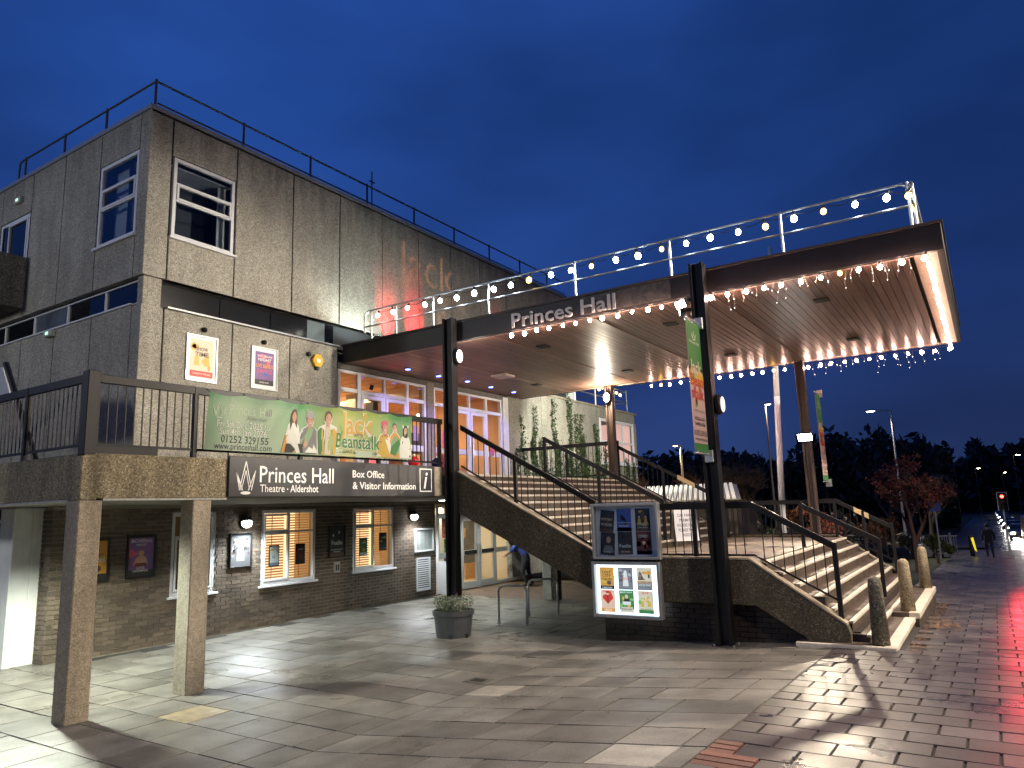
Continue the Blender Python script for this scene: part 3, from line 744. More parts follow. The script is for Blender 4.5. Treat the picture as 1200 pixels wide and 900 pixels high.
P = glazed(B, tfp((-14.08, 17.44, .01), (0, 1, 0), (1, 0, 0)), 2.6, [(0, .06), (1.05, 1.17), (2.03, 2.10), (2.98, 3.1), (3.95, 4.05), (4.8, 4.9)], (1, 2), zt=2.2, rails=1.02, fm=grey_fr)
mb = MB(tfp((-14.06, 17.44, .01), (0, 1, 0), (1, 0, 0)))
mb.rect(1.28, 1.06, 1.93, 1.17, 0, 2); mb.rect(2.2, 1.06, 2.9, 1.17, 0, 2)
mb.text('PUSH BAR TO OPEN', 1.6, 1.09, .05, 1, 3, 'C'); mb.text('AUTOMATIC DOOR', 2.55, 1.09, .05, 1, 3, 'C')
mb2 = MB(tfp((-14.02, 17.44, .01), (0, 1, 0), (1, 0, 0)))
mb2.rect(.35, 1.55, .62, 2.1, 0, 1); mb2.rect(.42, .95, .9, 1.5, 1, 1); mb2.rect(.98, .75, 1.06, 1.6, 0, 2)
DS = [M('black_label', (.015, .015, .015), .4), M('white_letter', (.8, .8, .8), .5)]
B.part('door_labels', MB(tfp((-14.05, 17.44, .01), (0, 1, 0), (1, 0, 0))).rect(1.28, 1.06, 1.93, 1.17, 0, 2).rect(2.2, 1.06, 2.9, 1.17, 0, 2).rect(.98, .85, 1.06, 1.35, 0, 2), DS, recalc=False)
B.part('door_posters', MB(tfp((-14.1, 17.44, .01), (0, 1, 0), (1, 0, 0))).rect(.22, 1.62, .5, 2.2, 0, 2).rect(.3, 1.1, .62, 1.58, 1, 2).rect(.30, .9, .62, 1.06, 2, 2), [M('red_notice', (.4, .08, .05), .6, n1=(12, .6)), M('green_notice', (.1, .22, .08), .6, n1=(14, .6)), M('blue_notice', (.1, .16, .3), .6, n1=(14, .6))], recalc=False)
# side screen / open door leaf at the end of the brick wall
mb = MB(tfp((-14.1, 17.36, .02), (1, 0, 0), (0, -1, 0)))
mb.box(0, .1, 0, 2.35, -.05, 0); mb.box(.62, .74, 0, 2.35, -.05, 0); mb.box(.1, .62, 0, .95, -.045, -.005); mb.box(.1, .62, 2.2, 2.35, -.045, -.005)
B.part('side_screen', mb, grey_fr, bevel=.004)
B.part('side_glass', MB(tfp((-14.1, 17.36, .02), (1, 0, 0), (0, -1, 0))).box(.1, .62, .95, 2.2, -.03, -.02), gl)
# ================================================================== WALKWAY, DECK, COLUMNS
WK = Thing('raised_walkway', 'weathered concrete walkway and deck edge running along the first floor', 'walkway', (-9.7, 4.84, 0))
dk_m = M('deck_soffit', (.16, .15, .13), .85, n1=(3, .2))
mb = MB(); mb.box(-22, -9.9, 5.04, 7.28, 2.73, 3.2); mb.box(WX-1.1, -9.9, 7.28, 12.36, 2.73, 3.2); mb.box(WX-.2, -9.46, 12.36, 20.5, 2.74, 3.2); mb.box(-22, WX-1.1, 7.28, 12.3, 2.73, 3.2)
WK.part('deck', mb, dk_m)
WK.part('edge_beam', MB().box(-9.9, -9.7, 4.84, 6.955, 2.72, 3.31), conc_old, bevel=.012)
WK.part('edge_beam', MB().box(-22, -9.9, 4.84, 5.04, 2.72, 3.31), conc_old, bevel=.012)
WK.part('edge_beam', MB().box(-9.9, -9.7, 11.89, 12.27, 2.74, 3.35), conc_col, bevel=.01)
WK.part('edge_beam', MB().box(-9.9, -9.72, 6.955, 11.89, 2.74, 3.31), conc_col)
WK.part('beam_end', MB().box(-10.0, -9.695, 4.80, 5.02, 2.70, 3.27), conc_old, bevel=.012)
WK.part('soffit_lip', MB().box(-9.93, -9.69, 5.1, 6.95, 2.695, 2.722).box(-22, -10.02, 4.83, 5.06, 2.695, 2.722), M('lip_grey', (.3, .3, .28), .6, n1=(20, .3)))
for x, y, lab in ((-9.85, 4.95, 'square aggregate column at the corner of the walkway, nearest to the viewer'), (-9.85, 6.55, 'square aggregate column standing second from the walkway corner, half hiding a window')):
    single('concrete_column', MB().box(x-.16, x+.15, y-.15, y+.15, -.05, 2.70), conc_col if y > 6 else speckled('column_concrete_brown', (.28, .235, .17), (.17, .14, .10), (.40, .35, .27), scale=95, stain=.25, bumps=.25), lab, 'column', 'aggregate columns under the walkway', loc=(x, y, 0), bevel=.014)
single('concrete_column', MB().box(-10.35, -10.08, 17.25, 17.5, 0, 2.78).box(-10.08, -9.9, 17.27, 17.48, 0, 2.78, 1), [M('painted_column', (.42, .43, .38), .6, n1=(6, .2)), stringer_m], 'pale painted column standing under the staircase behind the cycle stands', 'column', loc=(-10.2, 17.35, 0), bevel=.01)

# ================================================================== RAILINGS
def railing(T, runs, h=.86, sp=.145, cap=(.055, .115), bal=.014, m=blackrail, bottom=True, posts=()):
    """runs: list of ((x,y,ztop),(x,y,ztop)); balusters hang between top board and bottom rail"""
    bmesh_ = mesh_of(MB().box(-bal/2, bal/2, -bal/2, bal/2, -h+.03, -cap[1]+.01), 'baluster', [m])
    for a, b in runs:
        a = Vector(a); b = Vector(b); d = b-a; L = math.hypot(d.x, d.y); ux, uy = d.x/L, d.y/L; px, py = -uy*cap[0]/2, ux*cap[0]/2
        def bar(z0, z1, t):
            mb = MB(); qx, qy = -uy*t/2, ux*t/2
            mb.hexa([(a.x-qx, a.y-qy, a.z+z0), (a.x+qx, a.y+qy, a.z+z0), (b.x+qx, b.y+qy, b.z+z0), (b.x-qx, b.y-qy, b.z+z0),
                     (a.x-qx, a.y-qy, a.z+z1), (a.x+qx, a.y+qy, a.z+z1), (b.x+qx, b.y+qy, b.z+z1), (b.x-qx, b.y-qy, b.z+z1)]); return mb
        T.part('top_rail', bar(-cap[1], 0, cap[0]), m, bevel=.006)
        if bottom: T.part('bottom_rail', bar(-h, -h+.035, .03), m)
        n = max(1, int(L/sp))
        for k in range(1, n):
            p = a+d*(k/n); T.inst('baluster', bmesh_, (p.x, p.y, p.z))
    for (x, y, z0, z1) in posts:
        T.part('post', MB().box(x-.035, x+.035, y-.035, y+.035, z0, z1), m, bevel=.005)
R1 = Thing('walkway_railing', 'black steel walkway railing with flat board top, partly behind the green banner', 'railing', (-9.78, 4.9, 3.31))
railing(R1, [((-9.78, 4.9, 4.37), (-9.78, 12.3, 4.39))], h=.96, sp=.118, posts=[(-9.78, y, 3.28, 4.37) for y in (6.42, 8.42, 10.33, 12.2)])
railing(R1, [((-9.78, 4.9, 4.37), (-22, 4.9, 4.37))], h=.96, sp=.118, posts=[(x, 4.9, 3.28, 4.37) for x in (-11.5, -13.4, -15.3, -17.2, -19.1)])
R1.part('corner_post', MB().box(-9.86, -9.70, 4.82, 4.98, 3.28, 4.40), blackrail, bevel=.008)
R1.part('corner_panel', MB().box(-9.79, -9.765, 4.98, 5.86, 3.31, 3.44), blackrail)
# staircase railings
YN, YM, YF = 12.42, 16.2, 20.45
def stair_rail(y, x0, x1, x2, x3, lab, posts, top=True, lvl=True):
    T = Thing('stair_railing', lab, 'railing', (x0, y, 3.2))
    runs = []
    if top: runs.append(((x0, y, 4.24), (x1, y, 2.52)))
    if lvl: runs.append(((x1, y, 2.43), (x2, y, 2.42)))
    if x3 is not None: runs.append(((x2, y, 2.42), (x3, y, 1.74)))
    railing(T, runs, h=.90, posts=posts); return T
stair_rail(YN, -9.36, -6.22, -3.36, -2.13, 'black railing along the near side of the entrance steps, beside the poster cases', [(-2.13, YN, .45, 1.74), (-8.0, YN, 2.5, 3.45), (-6.2, YN, 1.45, 2.45), (-4.35, YN, 1.45, 2.42)])
stair_rail(YM, -9.5, -6.35, None, None, 'black handrail up the middle of the upper flight of steps', [(-9.5, YM, 3.2, 4.24), (-8.0, YM, 2.4, 3.4), (-6.38, YM, 1.45, 2.5)], lvl=False)
T = stair_rail(YM, None or -3.36, -3.36, -3.36, None, 'black handrail up the middle of the lower flight of steps', [(-3.36, YM, 1.42, 2.38), (-1.95, YM, .5, 1.62)], top=False, lvl=False)
def plain_rail(T, a, b, cap=(.055, .115)):
    a = Vector(a); b = Vector(b); t = cap[0]/2; mb = MB()
    mb.hexa([(a.x, a.y-t, a.z-cap[1]), (a.x, a.y+t, a.z-cap[1]), (b.x, b.y+t, b.z-cap[1]), (b.x, b.y-t, b.z-cap[1]), (a.x, a.y-t, a.z), (a.x, a.y+t, a.z), (b.x, b.y+t, b.z), (b.x, b.y-t, b.z)])
    T.part('top_rail', mb, blackrail, bevel=.006)
plain_rail(T, (-3.36, YM, 2.36), (-1.93, YM, 1.62))
T = stair_rail(YF, -9.36, -6.22, -3.36, -2.13, 'black railing on the far side of the entrance steps, with pale worn patches', [(-2.13, YF, .45, 1.80), (-2.75, YF, .8, 2.1), (-9.4, YF, 3.2, 4.3), (-8.0, YF, 2.5, 3.45), (-6.2, YF, 1.45, 2.45), (-4.8, YF, 1.45, 2.42), (-3.4, YF, 1.4, 2.42)])
railing(T, [((-12.95, YF, 4.42), (-9.36, YF, 4.40))], h=1.05, posts=[(-11.2, YF, 3.2, 4.3)])
wp = M('worn_pale_paint', (.62, .46, .26), .6, n1=(30, .15))
for (xa, xb) in ((-7.55, -7.05), (-2.95, -2.62)):
    za = 4.24-(xa+9.36)*.5478 if xa < -6.3 else 2.42-(xa+3.36)*.553; zb = 4.24-(xb+9.36)*.5478 if xb < -6.3 else 2.42-(xb+3.36)*.553
    mb = MB(); t = .033
    mb.hexa([(xa, YF-t, za-.12), (xa, YF+t, za-.12), (xb, YF+t, zb-.12), (xb, YF-t, zb-.12), (xa, YF-t, za+.004), (xa, YF+t, za+.004), (xb, YF+t, zb+.004), (xb, YF-t, zb+.004)])
    T.part('worn_patch', mb, wp)

# ================================================================== STAIRCASE
ST = Thing('entrance_staircase', 'wide concrete entrance steps in two flights with pale nosings and a middle landing', 'staircase', (-6.2, 12.37, 0))
Y0s, Y1s = 12.47, 20.5
# upper flight: 11 risers from 1.45 to 3.2
nU = 11; rU = 1.75/nU; gU = (9.35-6.25)/(nU-1) 
for k in range(nU):
    zt = 1.45+rU*(k+1); xn = -6.25-gU*k
    x_back = xn-gU-.04 if k < nU-1 else -9.62
    s = ST.part('step', MB().box(x_back, xn-.0, Y0s, Y1s, zt-rU-.05, zt-.03), tread_m, bevel=.004)
    ST.part('nosing', MB().box(xn-.055, xn+.018, Y0s, Y1s, zt-.045, zt+.001), cream, parent=s, bevel=.008)
    ST.part('tread', MB().box(x_back, xn-.056, Y0s, Y1s, zt-.03, zt), tread_m, parent=s)
# landing of slabs
ld = ST.part('landing', MB().box(-6.25, -3.26, Y0s, Y1s, 1.1, 1.415), tread_m)
lme = mesh_of(MB().box(-.5, .5, -.5, .5, -.03, 0), 'slab', [land_m])
yy = Y0s; k = 0
while yy < Y1s-.1:
    xx = -6.25
    for w in (.75, .75, .75, .68):
        ST.inst('slab', lme, (xx+w/2, min(yy+.335, Y1s-.01), 1.45+rg.uniform(-.001, .001)), parent=ld, scale=(w-.012, .658, 1)); xx += w
    yy += .67
# lower flight
lowx = [-3.2+.24*k for k in range(7)]; lowz_ = [1.45-.178*k for k in range(7)]
for k, (xn, zt) in enumerate(zip(lowx, lowz_)):
    xb = xn-.30 if k else xn-.06
    y0 = Y0s if k < 6 else 12.40
    s = ST.part('step', MB().box(xb if k else -3.3, xn, y0, Y1s-.9 if k == 6 else Y1s, zt-.26, zt-.032), tread_m, bevel=.004)
    ST.part('nosing', MB().box(xn-.05, xn+.018, y0, Y1s-.9 if k == 6 else Y1s, zt-.05, zt+.001), cream, parent=s, bevel=.008)
    if k: ST.part('tread', MB().box(xb, xn-.051, y0, Y1s-.9 if k == 6 else Y1s, zt-.032, zt), tread_m, parent=s)
ST.part('step_base', MB().box(-3.2, -1.9, Y0s+.02, Y1s-.02, -.4, .4).box(-6.2, -3.2, Y0s+.05, Y1s, -.1, 1.1), brick_dk)
# bottom plinth slabs that carry the bollards
pl = ST.part('plinth_slab', MB().box(-2.74, -1.40, 12.07, 15.2, -.1, .272), tread_m, bevel=.006)
ST.part('nosing', MB().box(-2.76, -1.38, 12.04, 12.12, .20, .275).box(-1.55, -1.38, 12.121, 15.2, .20, .276), cream, parent=pl, bevel=.008)
pl = ST.part('plinth_slab', MB().box(-1.95, -1.32, 15.21, 19.7, -.1, .352), tread_m, bevel=.006)
ST.part('nosing', MB().box(-1.48, -1.30, 15.205, 19.72, .25, .356), cream, parent=pl, bevel=.008)
# stringers
prof = [(-9.44, 3.27), (-6.28, 1.615), (-6.1, 1.50), (-3.42, 1.47), (-2.04, .52), (-2.0, .40), (-2.0, .14), (-2.42, .16), (-3.37, .75), (-6.28, .76), (-6.28, .90), (-9.44, 2.42)]
for y in (12.27, 20.5):
    s = ST.part('stringer', MB().prism(prof, 1, y, y+.2), stringer_m, bevel=.01)
    cap = [(-9.44, 3.272), (-6.28, 1.617), (-6.1, 1.502), (-3.42, 1.472), (-2.04, .522)]
    cp = MB()
    for (xa, za), (xb, zb) in zip(cap, cap[1:]):
        cp.hexa([(xa, y-.012, za), (xa, y+.205, za), (xb, y+.205, zb), (xb, y-.012, zb), (xa, y-.012, za+.032), (xa, y+.205, za+.032), (xb, y+.205, zb+.032), (xb, y-.012, zb+.032)])
    ST.part('capping', cp, cap_m, parent=s)
# brick plinth under the landing
mb = MB(); mb.box(-6.08, -2.35, 12.47, 12.6, -.05, .9); mb.box(-6.08, -5.9, 12.6, 20.4, -.05, 1.1)
pb = ST.part('brick_plinth', mb, M('dark_mortar', (.05, .04, .035), .9))
bk = mesh_of(MB().box(-.5, .5, -.012, .05, 0, ch-.011), 'brick', [brick_dk])
for r_ in range(10):
    x = -6.09+(r_ % 2)*-.125
    while x < -2.36:
        a = max(x, -6.09); b = min(x+.25, -2.36); x += .25; z = r_*ch-.02
        if b-a > .05: ST.inst('brick', bk, ((a+b)/2, 12.46+rb.uniform(-.003, .003), z), parent=pb, scale=(b-a-.01, 1, 1))

def bollard(x, y, z, h, lab, m):
    mb = MB(); n = 16; prof = [(0, .125), (h-.12, .098), (h-.05, .088), (h-.015, .06), (h, .02)]
    vs = []; fs = []
    for (zz, r) in prof:
        for i in range(n): a = 2*math.pi*i/n; vs.append((x+r*math.cos(a), y+r*math.sin(a), z+zz))
    for j in range(len(prof)-1):
        for i in range(n): fs.append((j*n+i, j*n+(i+1) % n, (j+1)*n+(i+1) % n, (j+1)*n+i))
    fs += [tuple(range(n))[::-1], tuple(range((len(prof)-1)*n, len(prof)*n))]
    mb.add(vs, fs); return single('concrete_bollard', mb, m, lab, 'bollard', 'concrete bollards on the lowest step', loc=(x, y, z), smooth=True)
bollard(-1.60, 12.27, .272, .98, 'dark grey tapered bollard on the front corner of the lowest step', speckled('dark_bollard', (.12, .11, .08), (.04, .04, .03), (.35, .33, .26), scale=50))
bol = speckled('tan_bollard', (.30, .245, .16), (.15, .12, .08), (.46, .40, .30), scale=60)
bollard(-1.50, 15.45, .352, .93, 'tan tapered bollard standing between the dark bollard and the farthest one', bol)
bollard(-1.47, 19.4, .352, .92, 'farthest tan bollard at the grass end of the lowest step', bol)

# ================================================================== CANOPY
CN = Thing('entrance_canopy', 'flat black edged canopy with varnished board soffit on steel posts over the steps', 'canopy', (-12.95, 12.37, 6.08))
CX0, CX1, CY0, CY1 = -12.9, -.13, 12.37, 20.5
CZ0, CZ1 = 6.08, 6.53
fas = M('dark_fascia', (.008, .006, .006), .45, n1=(2, .3), n2=(25, .2), bump=(20, .1))
for (b) in ((CX0, CX1, CY0, CY0+.1), (CX0, CX1, CY1-.1, CY1), (CX1-.1, CX1, CY0+.101, CY1-.101)):
    CN.part('fascia', MB().box(b[0], b[1], b[2], b[3], CZ0, CZ1-.03), fas, bevel=.006)
CN.part('roof_edge', MB().box(CX0-.02, CX1+.03, CY0-.03, CY1+.03, CZ1-.03, CZ1+.01), M('roof_edge_trim', (.045, .035, .03), .5))
CN.part('roof_deck', MB().box(CX0, CX1-.1, CY0+.1, CY1-.1, CZ0+.08, CZ1-.035), M('canopy_deck', (.08, .08, .08), .9))
trim = M('painted_soffit_trim', (.50, .36, .30), .5, n1=(8, .12))
CN.part('soffit_trim', MB().box(CX1-.42, CX1-.101, CY0+.101, CY1-.101, CZ0+.012, CZ0+.05), trim)
CN.part('soffit_trim', MB().box(CX0, CX1-.43, CY0+.101, CY0+.17, CZ0+.008, CZ0+.05), trim)
CN.part('soffit_trim', MB().box(CX0, CX1-.43, CY1-.17, CY1-.101, CZ0+.008, CZ0+.05), trim)
vb = bpy.data.materials.new('varnished_board'); vb.use_nodes = True; t = vb.node_tree; b_ = t.nodes['Principled BSDF']
g_ = t.nodes.new('ShaderNodeNewGeometry'); mp_ = t.nodes.new('ShaderNodeMapping'); mp_.inputs['Scale'].default_value = (22, 1.1, 22); t.links.new(g_.outputs['Position'], mp_.inputs[0])
n_ = t.nodes.new('ShaderNodeTexNoise'); n_.inputs['Scale'].default_value = 1.5; n_.inputs['Detail'].default_value = 6; t.links.new(mp_.outputs[0], n_.inputs[0])
r_2 = t.nodes.new('ShaderNodeValToRGB'); r_2.color_ramp.elements[0].position = .3; r_2.color_ramp.elements[0].color = (.085, .042, .032, 1); r_2.color_ramp.elements[1].position = .75; r_2.color_ramp.elements[1].color = (.30, .18, .135, 1)
t.links.new(n_.outputs[0], r_2.inputs[0]); oi_ = t.nodes.new('ShaderNodeObjectInfo'); q_ = t.nodes.new('ShaderNodeMapRange'); q_.inputs[3].default_value = .8; q_.inputs[4].default_value = 1.2; t.links.new(oi_.outputs['Random'], q_.inputs[0])
v_ = t.nodes.new('ShaderNodeVectorMath'); v_.operation = 'SCALE'; t.links.new(r_2.outputs[0], v_.inputs[0]); t.links.new(q_.outputs[0], v_.inputs['Scale']); t.links.new(v_.outputs[0], b_.inputs['Base Color'])
q2 = t.nodes.new('ShaderNodeMapRange'); q2.inputs[3].default_value = .25; q2.inputs[4].default_value = .55; t.links.new(n_.outputs[0], q2.inputs[0]); t.links.new(q2.outputs[0], b_.inputs['Roughness'])
MATS['vb'] = vb
pw = .135; npk = int((CX1-.43-CX0)/pw)
pme2 = mesh_of(MB().box(-pw/2+.004, pw/2-.004, CY0+.17-16.4, CY1-.17-16.4, 0, .03), 'board', [vb])
for k in range(npk):
    CN.inst('board', pme2, (CX0+pw*(k+.5), 16.4, CZ0+.018+rb.uniform(-.002, .002)))
for x in (-11.0, -8.6, -6.2, -3.8, -1.6):
    CN.part('soffit_batten', MB().box(x-.07, x+.07, CY0+.17, CY1-.17, CZ0+.004, CZ0+.02), M('pale_varnished_batten', (.20, .12, .09), .35, n1=(15, .2)))
dkh = M('dark_recess', (.006, .006, .006), .6)
for (x, y) in ((-2.25, 18.3), (-5.06, 18.1), (-5.1, 14.05), (-7.97, 18.3), (-10.98, 18.4), (-8.2, 14.1), (-2.2, 14.2)):
    CN.part('recessed_fitting', MB().box(x-.13, x+.13, y-.13, y+.13, CZ0-.012, CZ0+.016), dkh, bevel=.005)
# posts: steel H sections
brn = M('brown_post_paint', (.062, .042, .033), .45, n1=(4, .2))
def hpost(x, y, zb, zt, m, w=.25):
    mb = MB(); d = .1
    mb.box(x-w/2, x-w/2+.05, y-d, y+d, zb, zt); mb.box(x+w/2-.05, x+w/2, y-d, y+d, zb, zt); mb.box(x-w/2+.05, x+w/2-.05, y-.035, y+.035, zb, zt)
    return CN.part('post', mb, m, bevel=.004)
hpost(-9.46, 12.22, -.05, 6.57, black); hpost(-3.86, 12.14, .02, 6.585, black); hpost(-9.46, 20.2, 3.2, 6.08, brn, .22); hpost(-3.86, 20.2, 1.45, 6.08, brn, .22)
CN.part('sign_panel', MB().box(-6.3, -4.45, CY0-.008, CY0-.001, 6.12, 6.48), M('worn_fascia_panel', (.055, .05, .045), .5, n1=(9, .5), n2=(40, .5)))
mb = MB(tfp((-7.9, CY0-.03, 6.13), (1, 0, 0), (0, -1, 0)))
mb.text('Princes Hall', 0, 0, .31, 0, 0, width=2.36, bold=.012, depth=.05)
CN.part('lettering', mb, M('silver_letter', (.50, .50, .50), .4, .1), label='raised silver letters reading Princes Hall')
for (x, y, z) in ((-9.46, 12.22, .0), (-3.86, 12.14, .12)):
    bp_ = CN.part('base_plate', MB().box(x-.2, x+.2, y-.17, y+.17, z-.05, z+.015), black, bevel=.004)
    mbb = MB()
    for dx in (-.16, .16):
        for dy in (-.13, .13): mbb.tube((x+dx, y+dy, z+.014), (x+dx, y+dy, z+.04), .014, n=6)
    CN.part('bolt', mbb, galv, parent=bp_)
# blue downlights
for i, (x, y) in enumerate(((-12.18, 13.96), (-12.2, 15.24), (-12.12, 16.45), (-12.18, 17.71), (-12.2, 19.0))):
    T = Thing('blue_downlight', ['first', 'second', 'third', 'fourth', 'last'][i]+' small round blue downlight in the row under the canopy, counted from the left', 'downlight', (x, y, CZ0), 'blue downlights over the entrance doors')
    T.part('rim', MB().tube((x, y, CZ0-.02), (x, y, CZ0+.01), .085, n=14), galv)
    T.part('lens', MB().tube((x, y, CZ0-.03), (x, y, CZ0-.018), .065, n=14), M('blue_lens', (.1, .1, 1), .3, emit=(.10, .16, 1), es=14))
    lamp('SPOT', 'downlight_beam', (x, y, CZ0-.05), 95, (.28, .22, 1), (x-.25, y, 3), size=.05, spot=115, blend=.6, parent=T.o)
T = Thing('square_ceiling_light', 'square pale ceiling fitting on the boards under the canopy', 'ceiling light', (-10.9, 16.45, CZ0))
T.part('tray', MB().box(-11.16, -10.64, 16.2, 16.7, CZ0-.05, CZ0+.01), M('fitting_white', (.75, .65, .6), .5), bevel=.02)
# canopy roof railing in galvanised tube
T = Thing('canopy_railing', 'galvanised tube railing along the top edge of the canopy, hung with festoon bulbs', 'railing', (-12.2, 12.45, CZ1))
RX = [-12.02, -11.23, -10.1, -8.57, -6.45, -4.45, -2.45, -.51]
for x in RX: T.part('post', MB().tube((x, 12.47, CZ1), (x, 12.47, 7.3), .024, n=8), galv)
T.part('top_rail', MB().path([(-12.25, 12.47, 6.75), (-12.25, 12.47, 7.2), (-12.15, 12.47, 7.28), (-.6, 12.47, 7.28), (-.45, 12.47, 7.2)], .024, 8).path([(-.45, 12.47, 7.28), (-.45, 20.3, 7.28)], .024, 8), galv)
T.part('mid_rail', MB().path([(-12.25, 12.47, 6.9), (-.5, 12.47, 6.9)], .02, 8).path([(-.45, 12.47, 6.9), (-.45, 20.3, 6.9)], .02, 8), galv)
for y in (12.62, 14.6, 16.6, 18.6, 20.3): T.part('post', MB().tube((-.45, y, CZ1), (-.45, y, 7.3), .024, n=8), galv)
T = Thing('roof_railing', 'dark tube safety railing round the edge of the high flat roof', 'railing', (F-.1, 7.38, 10.5))
for y in (7.4, 9.47, 11.4, 13.36, 15.28, 17.18, 19.1, 21.0, 22.9): T.part('post', MB().tube((F-.1, y, 10.5), (F-.1, y, 11.18), .026, n=6), dkgalv)
for x in (-14.88, -16.65, -18.52): T.part('post', MB().tube((x, 7.4, 10.5), (x, 7.4, 11.18), .026, n=6), dkgalv)
T.part('top_rail', MB().path([(-18.85, 7.4, 10.7), (-18.82, 7.4, 11.1), (-18.7, 7.4, 11.14), (F-.1, 7.4, 11.14), (F-.1, 24.3, 11.14)], .024, 6), dkgalv)
T.part('mid_rail', MB().path([(F-.1, 7.45, 10.68), (F-.1, 24.3, 10.68)], .02, 6), dkgalv)
single('roof_aerial', MB().tube((F-.3, 13.75, 10.5), (F-.3, 13.75, 11.75), .018, n=6).tube((F-.3, 13.65, 11.45), (F-.3, 13.85, 11.45), .02, n=6), dkgalv, 'thin dark aerial mast rising above the high roof railing', 'aerial')
T = Thing('wing_roof_railing', 'galvanised railing with bulbs on the lower roof beyond the entrance', 'railing', (-13.1, 24, 6.5))
for y in (24.8, 26.6, 28.4, 29.7): T.part('post', MB().tube((-13.1, y, 6.5), (-13.1, y, 7.5), .03, n=6), galv)
for z in (6.95, 7.45): T.part('rail', MB().path([(-13.1, 23.4, z), (-13.1, 29.7, z), (-15.5, 29.7, z)], .026, 6), galv)

# ================================================================== LIGHT STRINGS
wire = M('light_cable', (.02, .02, .02), .5)
def em(name, c, s): return M(name, c, .4, emit=c, es=s)
cool = em('cool_bulb', (.80, .93, 1.0), 55); yel = em('yellow_bulb', (1.0, .66, .16), 5.5); warm = em('warm_bulb', (1.0, .61, .48), 210); amber = em('amber_bulb', (1.0, .52, .12), 30)
sock = M('bulb_socket', (.03, .03, .03), .5)
bulb_me = {}; rs_ = random.Random(77)
def bulb_mesh(m, r):
    k = (m.name, r)
    if k not in bulb_me:
        bulb_me[k] = mesh_of(MB().ball((0, 0, -r), r, 8, 5, 0, (1, 1, 1.15)).tube((0, 0, r*.1), (0, 0, r*1.5), r*.42, n=6, mat=1), 'bulb', [m, sock], smooth=True)
    return bulb_me[k]
def light_string(lab, pts, mats_, r, grp='strings of festoon lights', sag=.05, hang=.05, jit=1):
    T = Thing('festoon_string', lab, 'string lights', pts[0], grp)
    for p, m in zip(pts, mats_): T.inst('bulb', bulb_mesh(m, r), (p[0]+jit*rs_.uniform(-.02, .02), p[1], p[2]-hang+jit*rs_.uniform(-.012, .012)), rot=(rs_.uniform(-.3, .3), rs_.uniform(-.3, .3), 0), scale=(rs_.uniform(.82, 1.12),)*3)
    ps = []
    for a, b in zip(pts, pts[1:]):
        a = Vector(a); b = Vector(b); ps += [tuple(a), tuple((a+b)/2-Vector((0, 0, sag)))]
    ps.append(pts[-1]); T.part('cable', MB().path(ps, .007, 4), wire); return T
pts = [(-11.77+.478*k, 12.42, 7.20) for k in range(24)]+[(-.5, 12.42, 7.14), (-.47, 12.6, 7.0)]
yl = {9, 12, 15, 19, 21, 24, 25}
dim = em('dim_bulb', (.9, .9, .8), 20)
light_string('festoon string of white and yellow bulbs hanging from the canopy roof railing', pts, [dim if k < 3 else (yel if k in yl else cool) for k in range(len(pts))], .055)
pts = [(-7.9+.3*k, 12.30, 6.055) for k in range(26)]
light_string('string of warm bulbs under the near edge of the canopy, below the raised letters', pts, [amber if k == 21 else warm for k in range(len(pts))], .038, sag=.012)
pts = [(-8.2+.3*k, 20.55, 6.045) for k in range(27)]
light_string('string of warm bulbs under the far edge of the canopy', pts, [amber if k in (12, 14, 1) else warm for k in range(len(pts))], .038, sag=.012)
pts = [(-.36, 12.6+.2*k, 6.04) for k in range(40)]
light_string('dense glowing string of warm bulbs across the outer end of the canopy', pts, [em('rope_bulb', (1.0, .66, .48), 34)]*40, .034, sag=.01, jit=0)
icm = em('icicle_led', (1.0, .88, .8), 9); icw = M('icicle_wire', (.45, .42, .40), .5)
def icicles(lab, x0, x1, y, z, n, seed, lmin, lmax):
    r = random.Random(seed); T = Thing('icicle_lights', lab, 'string lights', (x0, y, z), 'icicle light curtains')
    w = MB(); d = MB()
    for i in range(n):
        x = x0+(x1-x0)*(i+.5)/n+r.uniform(-.05, .05); L = r.uniform(lmin, lmax); p = Vector((x, y, z)); k = max(3, int(L/.07))
        for j in range(k):
            q = p+Vector((r.uniform(-.03, .03), r.uniform(-.02, .02), -L/k)); w.tube(tuple(p), tuple(q), .0022, n=3, caps=False)
            if j % 2: d.ball(tuple(q), .0065, 4, 3)
            p = q
    T.part('strands', w, icw, recalc=False); T.part('leds', d, icm, recalc=False)
icicles('ragged curtain of icicle lights hanging from the near canopy edge', -4.1, -.5, 12.33, 6.04, 26, 2, .12, .38)
icicles('ragged curtain of icicle lights hanging from the far canopy edge', -4.0, -.4, 20.54, 6.03, 24, 4, .12, .45)
rr_ = random.Random(9)
# small bulbs on the wing railing
pts = [(-13.05, 26.2+.34*k, 7.42-.05*(k % 3)) for k in range(9)]
light_string('short string of yellow bulbs on the lower roof railing', pts, [em('yellow_small', (1, .75, .3), 14)]*9, .05)
